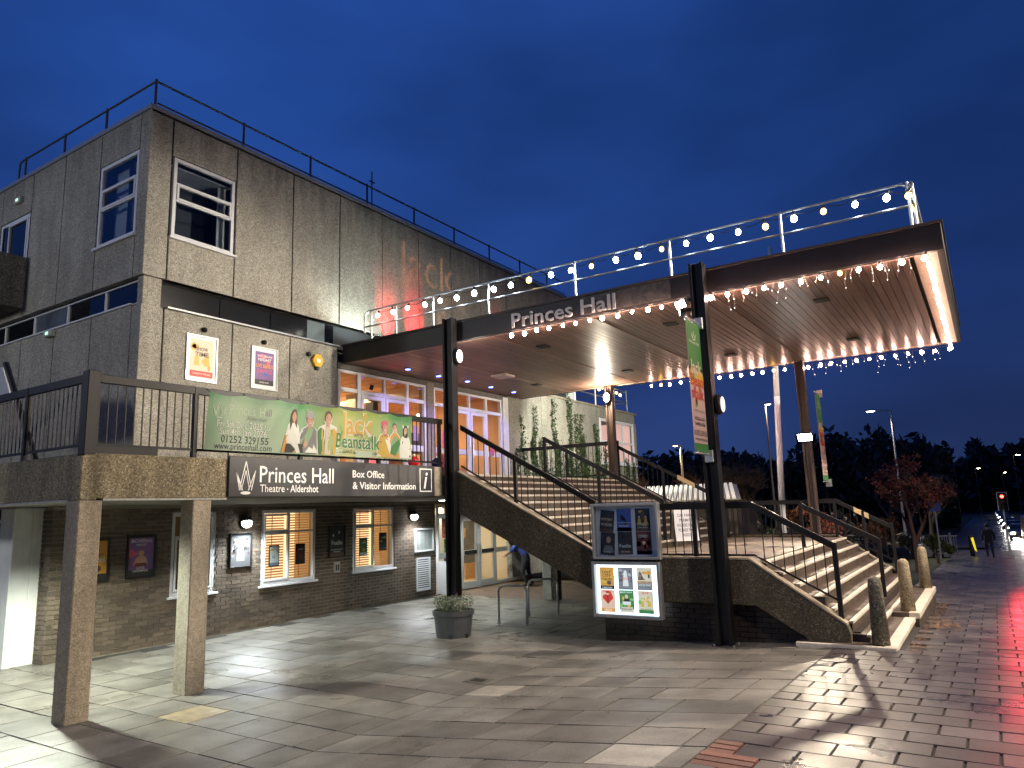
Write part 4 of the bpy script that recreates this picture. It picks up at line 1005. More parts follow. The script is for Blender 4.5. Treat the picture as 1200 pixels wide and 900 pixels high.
# ================================================================== SIGN
def flat(name, c, e=0, rough=.5):
    return M(name, c, rough, emit=c if e else None, es=e)
inkw = flat('white_ink', (.82, .82, .80)); inkk = flat('black_ink', (.02, .02, .02))
SG = Thing('theatre_sign', 'long dark grey sign board lettered Princes Hall, box office and visitor information', 'sign', (-9.7, 6.95, 2.73))
tf = tfp((-9.655, 6.95, 2.735), (0, 1, 0), (1, 0, 0))
SG.part('board', MB(tf).box(0, 4.93, 0, .62, -.05, 0), M('sign_board', (.040, .040, .044), .35, n1=(2, .2)), bevel=.006)
mb = MB(tf)
def stroke(mb, pts, w, mat, n):
    for (a, b), (c, d) in zip(pts, pts[1:]):
        L = math.hypot(c-a, d-b); px, py = -(d-b)/L*w/2, (c-a)/L*w/2
        mb.poly([(a-px, b-py), (c-px, d-py), (c+px, d+py), (a+px, b+py)], mat, n)
def crown(mb, u, v, w, h, sw, mat, n):
    stroke(mb, [(u-w*.14, v+h*.10), (u-w*.5, v+h*.72), (u-w*.30, v+h*.10)], sw, mat, n)
    stroke(mb, [(u-w*.28, v+h*.2), (u, v+h), (u+w*.28, v+h*.2)], sw, mat, n)
    stroke(mb, [(u+w*.14, v+h*.10), (u+w*.5, v+h*.72), (u+w*.30, v+h*.10)], sw, mat, n)
    stroke(mb, [(u-w*.5, v+h*.72), (u-w*.22, v+h*.1)], sw, mat, n); stroke(mb, [(u-w*.2, v+h*.12), (u, v+h*.72), (u+w*.2, v+h*.12)], sw*.8, mat, n)
    mb.oval(u, v+h*.02, w*.26, h*.05, mat, n+1, 12)
crown(mb, .30, .05, .36, .50, .014, 0, 1)
mb.text('Princes Hall', .56, .23, .27, 0, 1, width=1.56, bold=.006)
mb.text('Theatre', .57, .075, .125, 0, 1, width=.48); mb.text('.', 1.10, .11, .16, 0, 1); mb.text('Aldershot', 1.17, .075, .125, 0, 1, width=.60, bold=.012)
mb.text('Box Office', 2.58, .345, .135, 0, 1, width=.83, bold=.014); mb.text('& Visitor Information', 2.58, .135, .135, 0, 1, width=1.74, bold=.014)
def frame_rect(mb, u0, v0, u1, v1, w, mat, n):
    stroke(mb, [(u0, v0), (u1, v0)], w, mat, n); stroke(mb, [(u0, v1), (u1, v1)], w, mat, n); stroke(mb, [(u0, v0-w/2), (u0, v1+w/2)], w, mat, n); stroke(mb, [(u1, v0-w/2), (u1, v1+w/2)], w, mat, n)
frame_rect(mb, 4.46, .10, 4.82, .55, .02, 0, 1); mb.text('i', 4.57, .16, .36, 0, 1, width=.13, ital=.25, bold=.02)
SG.part('lettering', mb, inkw, recalc=False)

# ================================================================== BANNER
BL, BH = 4.62, .88
def wav(u, v):
    w = .018*math.sin(u*5.1+v*2)+.012*math.sin(u*11+1-v*6)+.03*math.exp(-((u-.9-(v*.9))/.10)**2)*(v/BH)
    dip = -.035*abs(math.sin(u*math.pi/.66))*(v/BH)**2-.06*(1-v/BH)*0
    skew = .0
    return w, dip
def btf(u, v, n=0):
    w, dip = wav(u, v)
    return Vector((-9.66+w+n*1.0+.004, 6.55+u-.05*(1-v/BH)*(1-u/BL), 3.43+v+dip+.03*(u/BL)))
BN = Thing('show_banner', 'long green printed pantomime banner tied along the walkway railing', 'banner', (-9.7, 6.5, 3.43))
NU, NV = 70, 12; vs = []; fs = []
for j in range(NV+1):
    for i in range(NU+1): vs.append((BL*i/NU, BH*j/NV, 0))
for j in range(NV):
    for i in range(NU): a = j*(NU+1)+i; fs.append((a, a+1, a+NU+2, a+NU+1))
bmat = bpy.data.materials.new('green_banner_vinyl'); bmat.use_nodes = True; t = bmat.node_tree; pb_ = t.nodes['Principled BSDF']; pb_.inputs['Roughness'].default_value = .6; pb_.inputs['Specular IOR Level'].default_value = .3
g_ = t.nodes.new('ShaderNodeNewGeometry'); sx_ = t.nodes.new('ShaderNodeSeparateXYZ'); t.links.new(g_.outputs['Position'], sx_.inputs[0])
ny_ = t.nodes.new('ShaderNodeMapRange'); ny_.inputs[1].default_value = 6.5; ny_.inputs[2].default_value = 11.2; t.links.new(sx_.outputs[1], ny_.inputs[0])
rY = t.nodes.new('ShaderNodeValToRGB'); E_ = rY.color_ramp.elements; E_[0].position = 0; E_[0].color = (.06, .26, .09, 1); E_[1].position = 1; E_[1].color = (.12, .36, .10, 1)
for p, c in ((.03, (.14, .36, .16, 1)), (.10, (.48, .62, .44, 1)), (.26, (.40, .58, .38, 1)), (.38, (.12, .42, .18, 1)), (.50, (.30, .42, .05, 1)), (.62, (.62, .62, .10, 1)), (.78, (.45, .55, .06, 1)), (.88, (.10, .34, .10, 1))):
    q = E_.new(p); q.color = c
t.links.new(ny_.outputs[0], rY.inputs[0])
nz_ = t.nodes.new('ShaderNodeMapRange'); nz_.inputs[1].default_value = 3.4; nz_.inputs[2].default_value = 4.32; t.links.new(sx_.outputs[2], nz_.inputs[0])
rZ = t.nodes.new('ShaderNodeValToRGB'); E_ = rZ.color_ramp.elements; E_[0].position = 0; E_[0].color = (.72, .78, .68, 1); E_[1].position = 1; E_[1].color = (.05, .26, .09, 1)
q = E_.new(.45); q.color = (.55, .68, .48, 1); q = E_.new(.82); q.color = (.42, .60, .36, 1); q = E_.new(.93); q.color = (.06, .30, .10, 1)
t.links.new(nz_.outputs[0], rZ.inputs[0]); mx_ = t.nodes.new('ShaderNodeMix'); mx_.data_type = 'RGBA'; mx_.inputs[0].default_value = .38
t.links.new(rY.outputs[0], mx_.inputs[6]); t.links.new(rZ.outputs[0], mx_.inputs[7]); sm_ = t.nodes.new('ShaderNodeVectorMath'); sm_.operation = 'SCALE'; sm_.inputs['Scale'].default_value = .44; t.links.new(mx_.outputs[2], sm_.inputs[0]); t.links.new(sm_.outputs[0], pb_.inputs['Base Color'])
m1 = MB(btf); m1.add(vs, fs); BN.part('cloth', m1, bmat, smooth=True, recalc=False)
PM = [flat('pr_white', (.80, .80, .74)), flat('pr_black', (.03, .03, .03)), flat('pr_skin', (.62, .36, .25)), flat('pr_grey', (.22, .22, .23)), flat('pr_green', (.06, .22, .06)),
      flat('pr_gold', (.66, .44, .08)), flat('pr_pink', (.62, .12, .20)), flat('pr_orange', (.70, .33, .06)), flat('pr_maroon', (.16, .04, .03)), flat('pr_lime', (.22, .50, .12)), flat('pr_brown', (.12, .07, .05)), flat('pr_cream', (.70, .62, .45)),
      flat('pr_palegreen', (.55, .66, .5)), flat('pr_blue', (.05, .12, .45)), flat('pr_purple', (.20, .10, .28)), flat('pr_red', (.55, .05, .04)), flat('pr_peach', (.80, .55, .38)), flat('pr_midgrey', (.40, .40, .40))]
Wt, Bk, Sk, Gy, Gn, Gd, Pk, Or, Mr, Li, Br, Cr, Pg, Bl, Pu, Rd, Pc, Mg = range(18)
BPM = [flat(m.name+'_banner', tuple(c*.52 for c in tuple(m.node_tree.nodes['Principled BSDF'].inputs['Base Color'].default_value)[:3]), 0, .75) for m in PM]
mb = MB(btf)
crown(mb, .20, .50, .22, .26, .012, Pg, 2)
mb.text('Princes Hall', .38, .58, .17, Pg, 2, width=.80); mb.text('all', 1.04, .60, .13, Gy, 3, width=.12); mb.text('Aldershot', .72, .50, .075, Gy, 2, width=.36)
mb.text('Fri 5th Dec 2025 to', .17, .36, .115, Gn, 2, width=.98, bold=.055); mb.text('Fri 5th Dec 2025 to', .17, .36, .115, Wt, 3, width=.98, bold=.012)
mb.text('Sun 4th Jan 2026', .22, .245, .115, Gn, 2, width=.88, bold=.055); mb.text('Sun 4th Jan 2026', .22, .245, .115, Wt, 3, width=.88, bold=.012)
mb.text('01252 329155', .26, .125, .115, Bk, 2, width=.88, bold=.008); mb.text('www.princeshall.com', .15, .02, .105, Bk, 2, width=1.05, bold=.006)
def figure(u, hv, s, hair, top, hat=None, face=Sk, w=.17, longhair=0, lo=0.0, jacket=None, halo=1):
    """cut-out printed bust: shoulders down to the hem of the banner"""
    hs = .085*s; k = 3
    body = [(u-w, lo+.02), (u-w*1.05, hv*.45), (u-w*.75, hv*.72), (u-.04*s, hv-.10*s), (u+.05*s, hv-.10*s), (u+w*.75, hv*.72), (u+w*1.0, hv*.42), (u+w*.95, lo+.02)]
    if halo: mb.poly([(u+(a-u)*1.12, b+.015) for a, b in body], Wt, k-1); mb.oval(u, hv, hs*.92, hs*1.28, Wt, k-1)
    mb.poly(body, top, k)
    if jacket is not None: mb.poly([(u-w*.28, lo+.02), (u-w*.2, hv-.12*s), (u+w*.2, hv-.12*s), (u+w*.28, lo+.02)], jacket, k+1)
    if longhair: mb.poly([(u-hs*.9, hv-.22*s*longhair), (u-hs*.95, hv+hs*.4), (u+hs*.95, hv+hs*.4), (u+hs*.9, hv-.22*s*longhair)], hair, k+1)
    mb.oval(u, hv+.018*s, hs*.86, hs*1.12, hair, k+1); mb.poly([(u-.03*s, hv-.13*s), (u-.03*s, hv), (u+.03*s, hv), (u+.03*s, hv-.13*s)], face, k+2)
    mb.oval(u+.006, hv-.012*s, hs*.66, hs*.98, face, k+3)
    for du in (-.022, .026): mb.oval(u+du*s, hv+.008*s, .008*s, .006*s, Bk, k+4, 6)
    mb.poly([(u-.022*s, hv-.045*s), (u+.03*s, hv-.045*s), (u+.02*s, hv-.058*s), (u-.01*s, hv-.058*s)], Wt, k+4)
    mb.poly([(u-.002*s, hv+.0), (u+.010*s, hv-.028*s), (u-.008*s, hv-.028*s)], Pc, k+4)
    if hat == 'brim': mb.poly([(u-hs*1.15, hv+.05*s), (u+hs*1.15, hv+.05*s), (u+hs*.75, hv+.08*s), (u+hs*.6, hv+.15*s), (u-hs*.6, hv+.15*s), (u-hs*.75, hv+.08*s)], Mg, k+4)
    if hat == 'turban': mb.oval(u, hv+.085*s, hs*.95, hs*.6, Pk, k+4)
    if hat == 'ears':
        for q in (-1, 1): mb.oval(u+q*hs*.8, hv+.09*s, .02, .035, Wt, k+4)
figure(1.62, .66, 1.05, Br, Wt, longhair=1.6, w=.15, jacket=Sk)
mb.poly([(1.45, .02), (1.47, .16), (1.60, .20), (1.80, .17), (1.84, .02)], Bk, 8); mb.poly([(1.38, .02), (1.44, .3), (1.50, .32), (1.46, .02)], Or, 6)
figure(1.98, .60, 1.1, Gy, Gy, hat='brim', w=.20)
mb.oval(1.87, .17, .05, .055, Sk, 9); mb.poly([(1.85, .20), (1.86, .28), (1.885, .28), (1.89, .2)], Sk, 9)
figure(2.38, .68, 1.25, Br, Wt, w=.23, jacket=Cr)
mb.poly([(2.20, .02), (2.16, .42), (2.22, .5), (2.30, .46), (2.28, .02)], Gn, 8); mb.poly([(2.25, .02), (2.24, .47), (2.27, .47), (2.30, .02)], Gd, 9); mb.poly([(2.50, .02), (2.46, .47), (2.50, .5), (2.56, .42), (2.56, .02)], Gd, 8)
for i in range(5): mb.oval(2.39, .08+.08*i, .008, .008, Gy, 10, 6)
mb.text('Jack', 2.66, .42, .42, Wt, 2, width=.86, bold=.055); mb.text('Jack', 2.66, .42, .42, Or, 3, width=.86, bold=.028); mb.text('Jack', 2.675, .435, .405, Gd, 4, width=.83, bold=.0)
mb.text('AND THE', 3.02, .385, .055, Gn, 4, width=.24, bold=.01)
mb.text('Beanstalk', 2.56, .16, .27, Wt, 5, width=1.12, bold=.05); mb.text('Beanstalk', 2.56, .16, .27, Gn, 6, width=1.12, bold=.02)
stroke(mb, [(2.66, .16), (2.70, .46), (2.64, .56)], .022, Li, 7); stroke(mb, [(3.44, .40), (3.52, .16), (3.62, .20)], .02, Li, 7)
mb.poly([(2.5, .0), (2.5, .12), (3.75, .12), (3.75, .0)], Pg, 1)
mb.text('Our GIANT spectacular pantomime', 2.58, .06, .065, Bk, 3, width=1.12)
figure(3.80, .60, 1.1, Pk, Gd, hat='turban', w=.17, longhair=1.2, jacket=Mr)
for i in range(26):
    a = random.Random(i); mb.oval(3.66+a.random()*.30, .04+a.random()*.40, .013, .013, [Mr, Or, Pk, Cr][i % 4], 8, 6)
figure(4.12, .62, .95, Br, Or, w=.16); mb.poly([(3.95, .10), (4.0, .24), (4.22, .40), (4.26, .30), (4.10, .06)], Gn, 8); mb.poly([(3.95, .10), (3.97, .02), (4.22, .02), (4.2, .12)], Or, 9)
figure(4.43, .58, 1.0, Bk, Wt, hat='ears', w=.16, longhair=1.1)
for i in range(9):
    a = random.Random(50+i); mb.oval(4.32+a.random()*.24, .05+a.random()*.30, .022, .03, Bk, 8, 7)
sr = random.Random(8)
for i in range(60): mb.oval(sr.uniform(.03, 4.58), BH-.03-abs(sr.gauss(0, .10)), .006, .006, Wt, 2, 5)
# the print follows the folds of the cloth
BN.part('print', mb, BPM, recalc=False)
mb = MB()
for i in range(8):
    u = BL*i/7*.985+.03; p = btf(u, BH-.02); mb.tube(tuple(p), (-9.76, p.y+.01, 4.36), .006, n=5); p = btf(u, .02); mb.tube(tuple(p), (-9.78, p.y, 3.42), .006, n=5)
BN.part('cable_tie', mb, inkk)

# ================================================================== POSTERS
PT = {}
def art(mb, kind, w, h, n=1, seed=0, mm=None):
    """generic printed show poster: own composition of blocks, figures and title lines"""
    r = random.Random(seed); c = dict(
        gold=(Cr, Gd, Or, Br, Rd), night=(Bl, Bk, Pu, Wt, Bk), winter=(Gy, Wt, Mg, Wt, Gy), purple=(Pu, Pk, Bl, Wt, Bk), orange=(Or, Gd, Br, Wt, Bk), green=(Gn, Li, Gd, Wt, Wt),
        dark=(Bk, Br, Gd, Cr, Br), red=(Mr, Rd, Br, Wt, Bk), heart=(Pc, Rd, Cr, Br, Or), lime=(Cr, Li, Gd, Rd, Gn), sepia=(Cr, Mg, Or, Gd, Gy))[kind]
    mb.rect(0, 0, w, h, c[0], n)
    mb.rect(0, 0, w, h*.16, c[4], n+1)
    for i in range(5):
        mb.oval(w*r.uniform(.1, .9), h*r.uniform(.25, .9), w*r.uniform(.06, .2), h*r.uniform(.04, .13), c[1+r.randrange(2)], n+1+i % 2, 9)
    return c
def poster(lab, tf, w, h, kind, title, fr_mat, fw_=.04, border=0, seed=0, pm=None, cat='poster', extra=None, dep=.03, name='framed_poster', org=(0, 0, 0)):
    T = Thing(name, lab, cat, tuple(tf(w/2, 0, 0)))
    f = MB(tf); f.box(0, fw_, 0, h, 0, dep); f.box(w-fw_, w, 0, h, 0, dep); f.box(fw_, w-fw_, 0, fw_, 0, dep); f.box(fw_, w-fw_, h-fw_, h, 0, dep)
    T.part('frame', f, fr_mat, bevel=.004)
    tf2 = lambda u, v, n=0: tf(u+fw_+border, v+fw_+border, n+.012)
    iw, ih = w-2*fw_-2*border, h-2*fw_-2*border
    T.part('backing', MB(tf).box(fw_, w-fw_, fw_, h-fw_, .002, .011), inkw if border else inkk)
    p = MB(tf2); c = art(p, kind, iw, ih, 1, seed)
    lines, cols = title
    for (txt, v, hh, wd, col) in lines: p.text(txt, iw/2, ih*v, hh*ih, col, 5, 'C', width=wd*iw, bold=.02)
    if cols: cols(p, iw, ih)
    T.part('print', p, pm or PM, recalc=False); return T
def f_pair(p, w, h):
    for k in (-1, 1): p.oval(w*(.5+k*.22), h*.62, w*.07, h*.05, Pc, 5); p.poly([(w*(.5+k*.34), h*.30), (w*(.5+k*.3), h*.56), (w*(.5+k*.14), h*.56), (w*(.5+k*.10), h*.30)], Gd, 4)
def f_one(p, w, h):
    p.oval(w*.5, h*.60, w*.11, h*.075, Sk, 5); p.poly([(w*.22, h*.25), (w*.28, h*.46), (w*.42, h*.53), (w*.58, h*.53), (w*.72, h*.46), (w*.78, h*.25)], Sk, 4); p.poly([(w*.22, h*.25), (w*.3, h*.34), (w*.7, h*.34), (w*.78, h*.25)], Mr, 5)
def f_light(p, w, h):
    p.poly([(w*.30, h*.16), (w*.42, h*.86), (w*.58, h*.86), (w*.70, h*.16)], Wt, 4)
    for i in range(14):
        a = random.Random(i+70); k = -1 if i % 2 else 1; p.oval(w*(.5+k*a.uniform(.24, .42)), h*a.uniform(.2, .85), w*.06, h*.05, Br if a.random() < .5 else Gy, 4, 8)
gfr = M('silver_poster_frame', (.62, .64, .66), .35, .4); bfr = M('black_poster_frame', (.015, .015, .015), .4)
poster('silver framed golden poster on the upper concrete wall, nearest the building corner', tX(8.25, 5.13, F-.015), .70, .95, 'gold', ([('SHOW', .70, .10, .5, Br), ('TIME', .55, .12, .6, Br), ('TONIGHT AT THE HALL', .06, .05, .8, Wt)], f_pair), gfr, .035, .06, 1)
poster('silver framed purple and orange poster on the upper wall beside the yellow alarm box', tX(9.77, 5.15, F-.015), .70, .94, 'purple', ([('SATURDAY', .84, .07, .8, Wt), ('NIGHT', .72, .09, .7, Wt), ('LIVE BANDS', .52, .12, .9, Or), ('DANCE', .36, .12, .8, Pk), ('BOOK NOW', .05, .05, .5, Wt)], None), gfr, .035, .07, 2)
TB = WX+.004
poster('black framed orange poster on the brick wall, half hidden behind the nearest column', tX(7.06, 1.32, TB), .56, .80, 'orange', ([('PIRATES', .45, .10, .85, Wt), ('OF THE BAY', .60, .08, .7, Bk)], None), bfr, .04, 0, 3, dep=.05)
poster('black framed purple boxing poster on the brick wall between the two columns', tX(7.95, 1.33, TB), .59, .80, 'purple', ([('BOXING', .88, .09, .8, Wt), ('NIGHT', .79, .06, .4, Wt), ('LIVE', .18, .07, .3, Wt), ('LANDMARK', .11, .06, .6, Wt)], f_one), bfr, .035, 0, 4, dep=.05)
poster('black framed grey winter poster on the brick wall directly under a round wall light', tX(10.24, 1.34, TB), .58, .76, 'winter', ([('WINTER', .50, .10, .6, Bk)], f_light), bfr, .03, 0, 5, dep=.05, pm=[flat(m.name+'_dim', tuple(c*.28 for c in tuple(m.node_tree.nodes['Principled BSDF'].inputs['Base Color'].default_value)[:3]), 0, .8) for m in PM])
poster('black framed script lettered poster on the brick wall between the two lit windows', tX(13.13, 1.36, TB), .55, .80, 'dark', ([('Feelin', .38, .16, .75, Wt), ('AN EVENING WITH', .20, .045, .8, Wt), ('THE BAND', .13, .045, .5, Wt)], lambda p, w, h: [p.rect(0, h*.12, w, h, Bk, 4), p.oval(w*.25, h*.7, w*.05, h*.05, Wt, 5), p.oval(w*.65, h*.8, w*.05, h*.06, Wt, 5)]), bfr, .03, 0, 6, dep=.05)
T = poster('white framed notice board of small print at the right end of the brick wall', tX(16.42, 1.28, TB), .86, .68, 'winter', ([], None), M('white_notice_frame', (.6, .62, .62), .4), .05, .0, 7, cat='notice board', dep=.05, name='notice_board')
mb = MB(tX(16.47, 1.33, TB+.014)); mb.rect(0, 0, .76, .58, 0, 3)
for c in range(4):
    for r_ in range(14): mb.rect(.04+c*.18, .06+r_*.035, .04+c*.18+.12*random.Random(c*20+r_).uniform(.4, 1), .074+r_*.035, 1, 4)
T.part('paper', mb, [flat('notice_paper', (.26, .29, .28), 0, .8), flat('notice_ink', (.12, .13, .13))], recalc=False)
mb = MB(tX(16.50, .18, TB)); 
lv = Thing('louvre_vent', 'white louvred ventilation grille low on the brick wall below the notice board', 'vent', (WX, 16.8, .18))
mb.box(0, .05, 0, .94, -.03, .03); mb.box(.57, .62, 0, .94, -.03, .03); mb.box(.05, .57, 0, .05, -.03, .03); mb.box(.05, .57, .89, .94, -.03, .03)
lv.part('frame', mb, pvc)
sl = mesh_of(MB().hexa([(-.02, -.26, -.012), (-.02, .26, -.012), (.02, .26, -.034), (.02, -.26, -.034), (-.02, -.26, .004), (-.02, .26, .004), (.02, .26, -.018), (.02, -.26, -.018)]), 'slat', [pvc])
for k in range(14): lv.inst('slat', sl, (TB+.005, 16.81, .26+k*.060))
lv.part('backing', MB(tX(16.50, .18, TB)).box(.05, .57, .05, .89, -.02, -.015), inkk)
T = Thing('switch_box', 'small grey box under the script lettered poster on the brick wall', 'box', (WX, 13.4, 1.05))
T.part('cover', MB(tX(13.30, .98, TB)).box(0, .2, 0, .26, 0, .05), M('grey_plastic', (.35, .34, .32), .5), bevel=.01)
T.part('label', MB(tX(13.30, .98, TB)).rect(.04, .05, .09, .2, 0, 36).rect(.11, .05, .16, .2, 0, 36), inkk, recalc=False)
# window posters on the lit windows
for (y, z, k, lab) in ((11.38, 1.28, 'sepia', 'small dark framed notice hanging in the left half of the first lit window'), (12.16, 1.28, 'red', 'small dark framed notice hanging in the right half of the first lit window'), (14.30, 1.32, 'green', 'small green notice hanging in the left half of the second lit window'), (15.06, 1.42, 'dark', 'small dark notice hanging in the right half of the second lit window')):
    poster(lab, tX(y, z, WX-.09), .30, .48, k, ([('OPEN', .7, .1, .6, Wt)], None), bfr, .025, 0, int(y*10), dep=.012, cat='notice', name='window_notice')
T = Thing('alarm_box', 'yellow hexagonal alarm box on the upper concrete wall beside the canopy', 'alarm', (F, 11.58, 6.0))
hx = lambda r: [(11.58+r*math.cos(math.pi/3*i), 6.02+r*math.sin(math.pi/3*i)) for i in range(6)]
T.part('case', MB().prism(hx(.17), 0, F-.02, F+.08), M('alarm_yellow', (.70, .42, .03), .4), bevel=.01)
T.part('badge', MB().box(F+.081, F+.085, 11.52, 11.64, 5.97, 6.06), inkw); T.part('strobe', MB().tube((F+.03, 11.58, 5.80), (F+.03, 11.58, 5.87), .06, n=10), inkk)
for i, (y, z, lab) in enumerate(((8.62, 6.20, 'tiny black camera dome above the golden poster'), (10.08, 6.20, 'tiny black camera dome above the purple and orange poster'), (11.33, 6.14, 'tiny black camera dome left of the yellow alarm box'))):
    T = Thing('camera_dome', lab, 'camera', (F, y, z), 'small black domes on the upper wall'); T.part('dome', MB().ball((F+.03, y, z), .055, 10, 7), black, smooth=True); T.part('bracket', MB().box(F-.02, F+.02, y-.03, y+.03, z-.02, z+.05), black)
for x, y, z, lab in ((-18.3, 7.28, 9.94, 'small pale emergency light high on the left face by the roof'), (-16.33, 7.28, 6.40, 'small emergency light with a green glow under the strip window')):
    T = Thing('emergency_light', lab, 'light', (x, y, z)); T.part('case', MB().box(x-.16, x+.16, y-.09, y+.02, z-.06, z+.08), M('em_case', (.4, .42, .38), .5), bevel=.01); T.part('lens', MB().box(x-.05, x+.05, y-.10, y-.089, z-.02, z+.04), em('green_led', (.5, 1, .7), 1.1))

# ================================================================== POSTER CASES ON THE LANDING
YC = 12.165
def case(lab, x0, x1, z0, z1, lit, kinds):
    tf = tfp((x0, YC, z0), (1, 0, 0), (0, -1, 0)); w = x1-x0; h = z1-z0; T = Thing('poster_case', lab, 'poster case', (x0, YC, z0), 'framed poster cases on the side of the steps')
    f = MB(tf); k = .055; f.box(0, k, 0, h, -.1, .03); f.box(w-k, w, 0, h, -.1, .03); f.box(k, w-k, 0, k, -.1, .03); f.box(k, w-k, h-k, h, -.1, .03)
    T.part('frame', f, grey_al, bevel=.006)
    T.part('back_panel', MB(tf).box(k, w-k, k, h-k, -.09, -.07), em('lit_panel', (.86, .98, 1.0), 2.6) if lit else M('case_backing', (.72, .72, .72), .5, n1=(2, .15)))
    pw_, ph = (w-.3)/3*.84, (h-.2)/2
    pm = [flat(m.name+'_lit', tuple(m.node_tree.nodes['Principled BSDF'].inputs['Base Color'].default_value)[:3], .95) for m in PM] if lit else PM
    for i, (kd, lines, fn, tilt) in enumerate(kinds):
        c, r_ = i % 3, i//3; u = .12+c*(w-.22)/3; v = k+.03+(1-r_)*(ph+.01)
        def tf2(a, b, n=0, u=u, v=v, tl=tilt): return tf(u+a*math.cos(tl)-b*math.sin(tl), v+a*math.sin(tl)+b*math.cos(tl), n-.065)
        p = MB(tf2); art(p, kd, pw_, ph, 1, i*7+(3 if lit else 11))
        for (txt, vv, hh, wd, col) in lines: p.text(txt, pw_/2, ph*vv, hh*ph, col, 6, 'C', width=wd*pw_, bold=.02)
        if fn: fn(p, pw_, ph)
        T.part('poster', p, pm, recalc=False)
    T.part('glass', MB(tf).box(k, w-k, k, h-k, .0, .006), gl)
    return T
def f_suit(p, w, h): p.poly([(w*.2, h*.4), (w*.35, h*.62), (w*.65, h*.62), (w*.8, h*.4)], Bk, 4); p.oval(w*.5, h*.72, w*.11, h*.09, Pc, 5); p.rect(w*.22, h*.36, w*.78, h*.5, Wt, 5); p.rect(w*.1, h*.05, w*.9, h*.26, Cr, 4)
def f_heart(p, w, h):
    for k in (-1, 1): p.oval(w*(.5+k*.15), h*.66, w*.22, h*.13, Rd, 4)
    p.poly([(w*.17, h*.60), (w*.5, h*.36), (w*.83, h*.60)], Rd, 4); stroke(p, [(w*.5, h*.74), (w*.5, h*.4)], w*.06, Bk, 5)
def f_tower(p, w, h): p.poly([(w*.05, h*.45), (w*.2, h*.85), (w*.45, h*.5), (w*.6, h*.45)], Br, 3); p.oval(w*.8, h*.62, w*.06, h*.09, Bk, 4); p.rect(0, h*.16, w, h*.4, Gy, 4)
def f_face(p, w, h): p.rect(0, 0, w, h, Bk, 3); p.oval(w*.55, h*.68, w*.16, h*.15, Sk, 4); p.poly([(w*.15, h*.12), (w*.3, h*.42), (w*.8, h*.42), (w*.95, h*.12)], Gy, 4)
def f_blue(p, w, h): p.rect(0, 0, w, h, Bl, 2); p.oval(w*.5, h*.62, w*.36, h*.25, 13, 3); p.oval(w*.38, h*.62, w*.12, h*.13, Bk, 5); p.oval(w*.5, h*.55, w*.12, h*.08, Bk, 5); p.rect(w*.05, h*.36, w*.95, h*.40, Mg, 4)
def f_man(p, w, h): p.rect(0, 0, w, h, Mr, 2); p.oval(w*.5, h*.5, w*.1, h*.08, Pc, 4); p.poly([(w*.3, h*.15), (w*.38, h*.42), (w*.62, h*.42), (w*.7, h*.15)], Br, 3)
case('grey framed poster case with six unlit posters, upper of the two on the steps', -6.20, -4.90, 1.47, 2.46, False, [
    ('dark', [('MURDER', .3, .12, .8, Cr), ('MYSTERY', .55, .10, .8, Cr)], None, -.12), ('night', [('MOONLIGHT', .2, .08, .7, Wt)], f_blue, 0), ('dark', [('CIRCUS', .25, .12, .8, Cr), ('OF WONDERS', .12, .07, .7, Cr)], f_pair, 0),
    ('dark', [('LIVE', .1, .06, .5, Wt)], f_face, -.08), ('dark', [('Feelin', .3, .16, .8, Wt), ('ON TOUR', .08, .07, .6, Wt)], lambda p, w, h: p.rect(0, h*.16, w, h, Bk, 3), 0), ('red', [('COMEDY', .74, .12, .7, Wt)], f_man, 0)])
case('brightly lit poster case with six colourful posters, lower of the two on the steps', -6.24, -4.93, .46, 1.43, True, [
    ('orange', [('LOST', .72, .12, .6, Bk), ('CITY', .56, .12, .6, Bk), ('TALES', .40, .11, .7, Bk), ('A NEW PLAY', .04, .07, .7, Wt)], None, 0), ('winter', [('SNOW', .45, .1, .5, Rd)], f_light, 0), ('sepia', [('BIG SKY', .30, .11, .85, Or), ('LIVE ON STAGE', .20, .07, .8, Wt)], f_tower, 0),
    ('heart', [('HEARTS', .9, .07, .6, Rd), ('A MUSICAL', .06, .07, .6, Wt)], f_heart, 0), ('green', [('MAGIC SHOW', .88, .07, .8, Wt), ('BOOK NOW', .12, .08, .7, Br)], f_suit, 0), ('lime', [('JACK', .86, .10, .5, Rd), ('PANTO', .12, .1, .7, Gn)], f_pair, 0)])

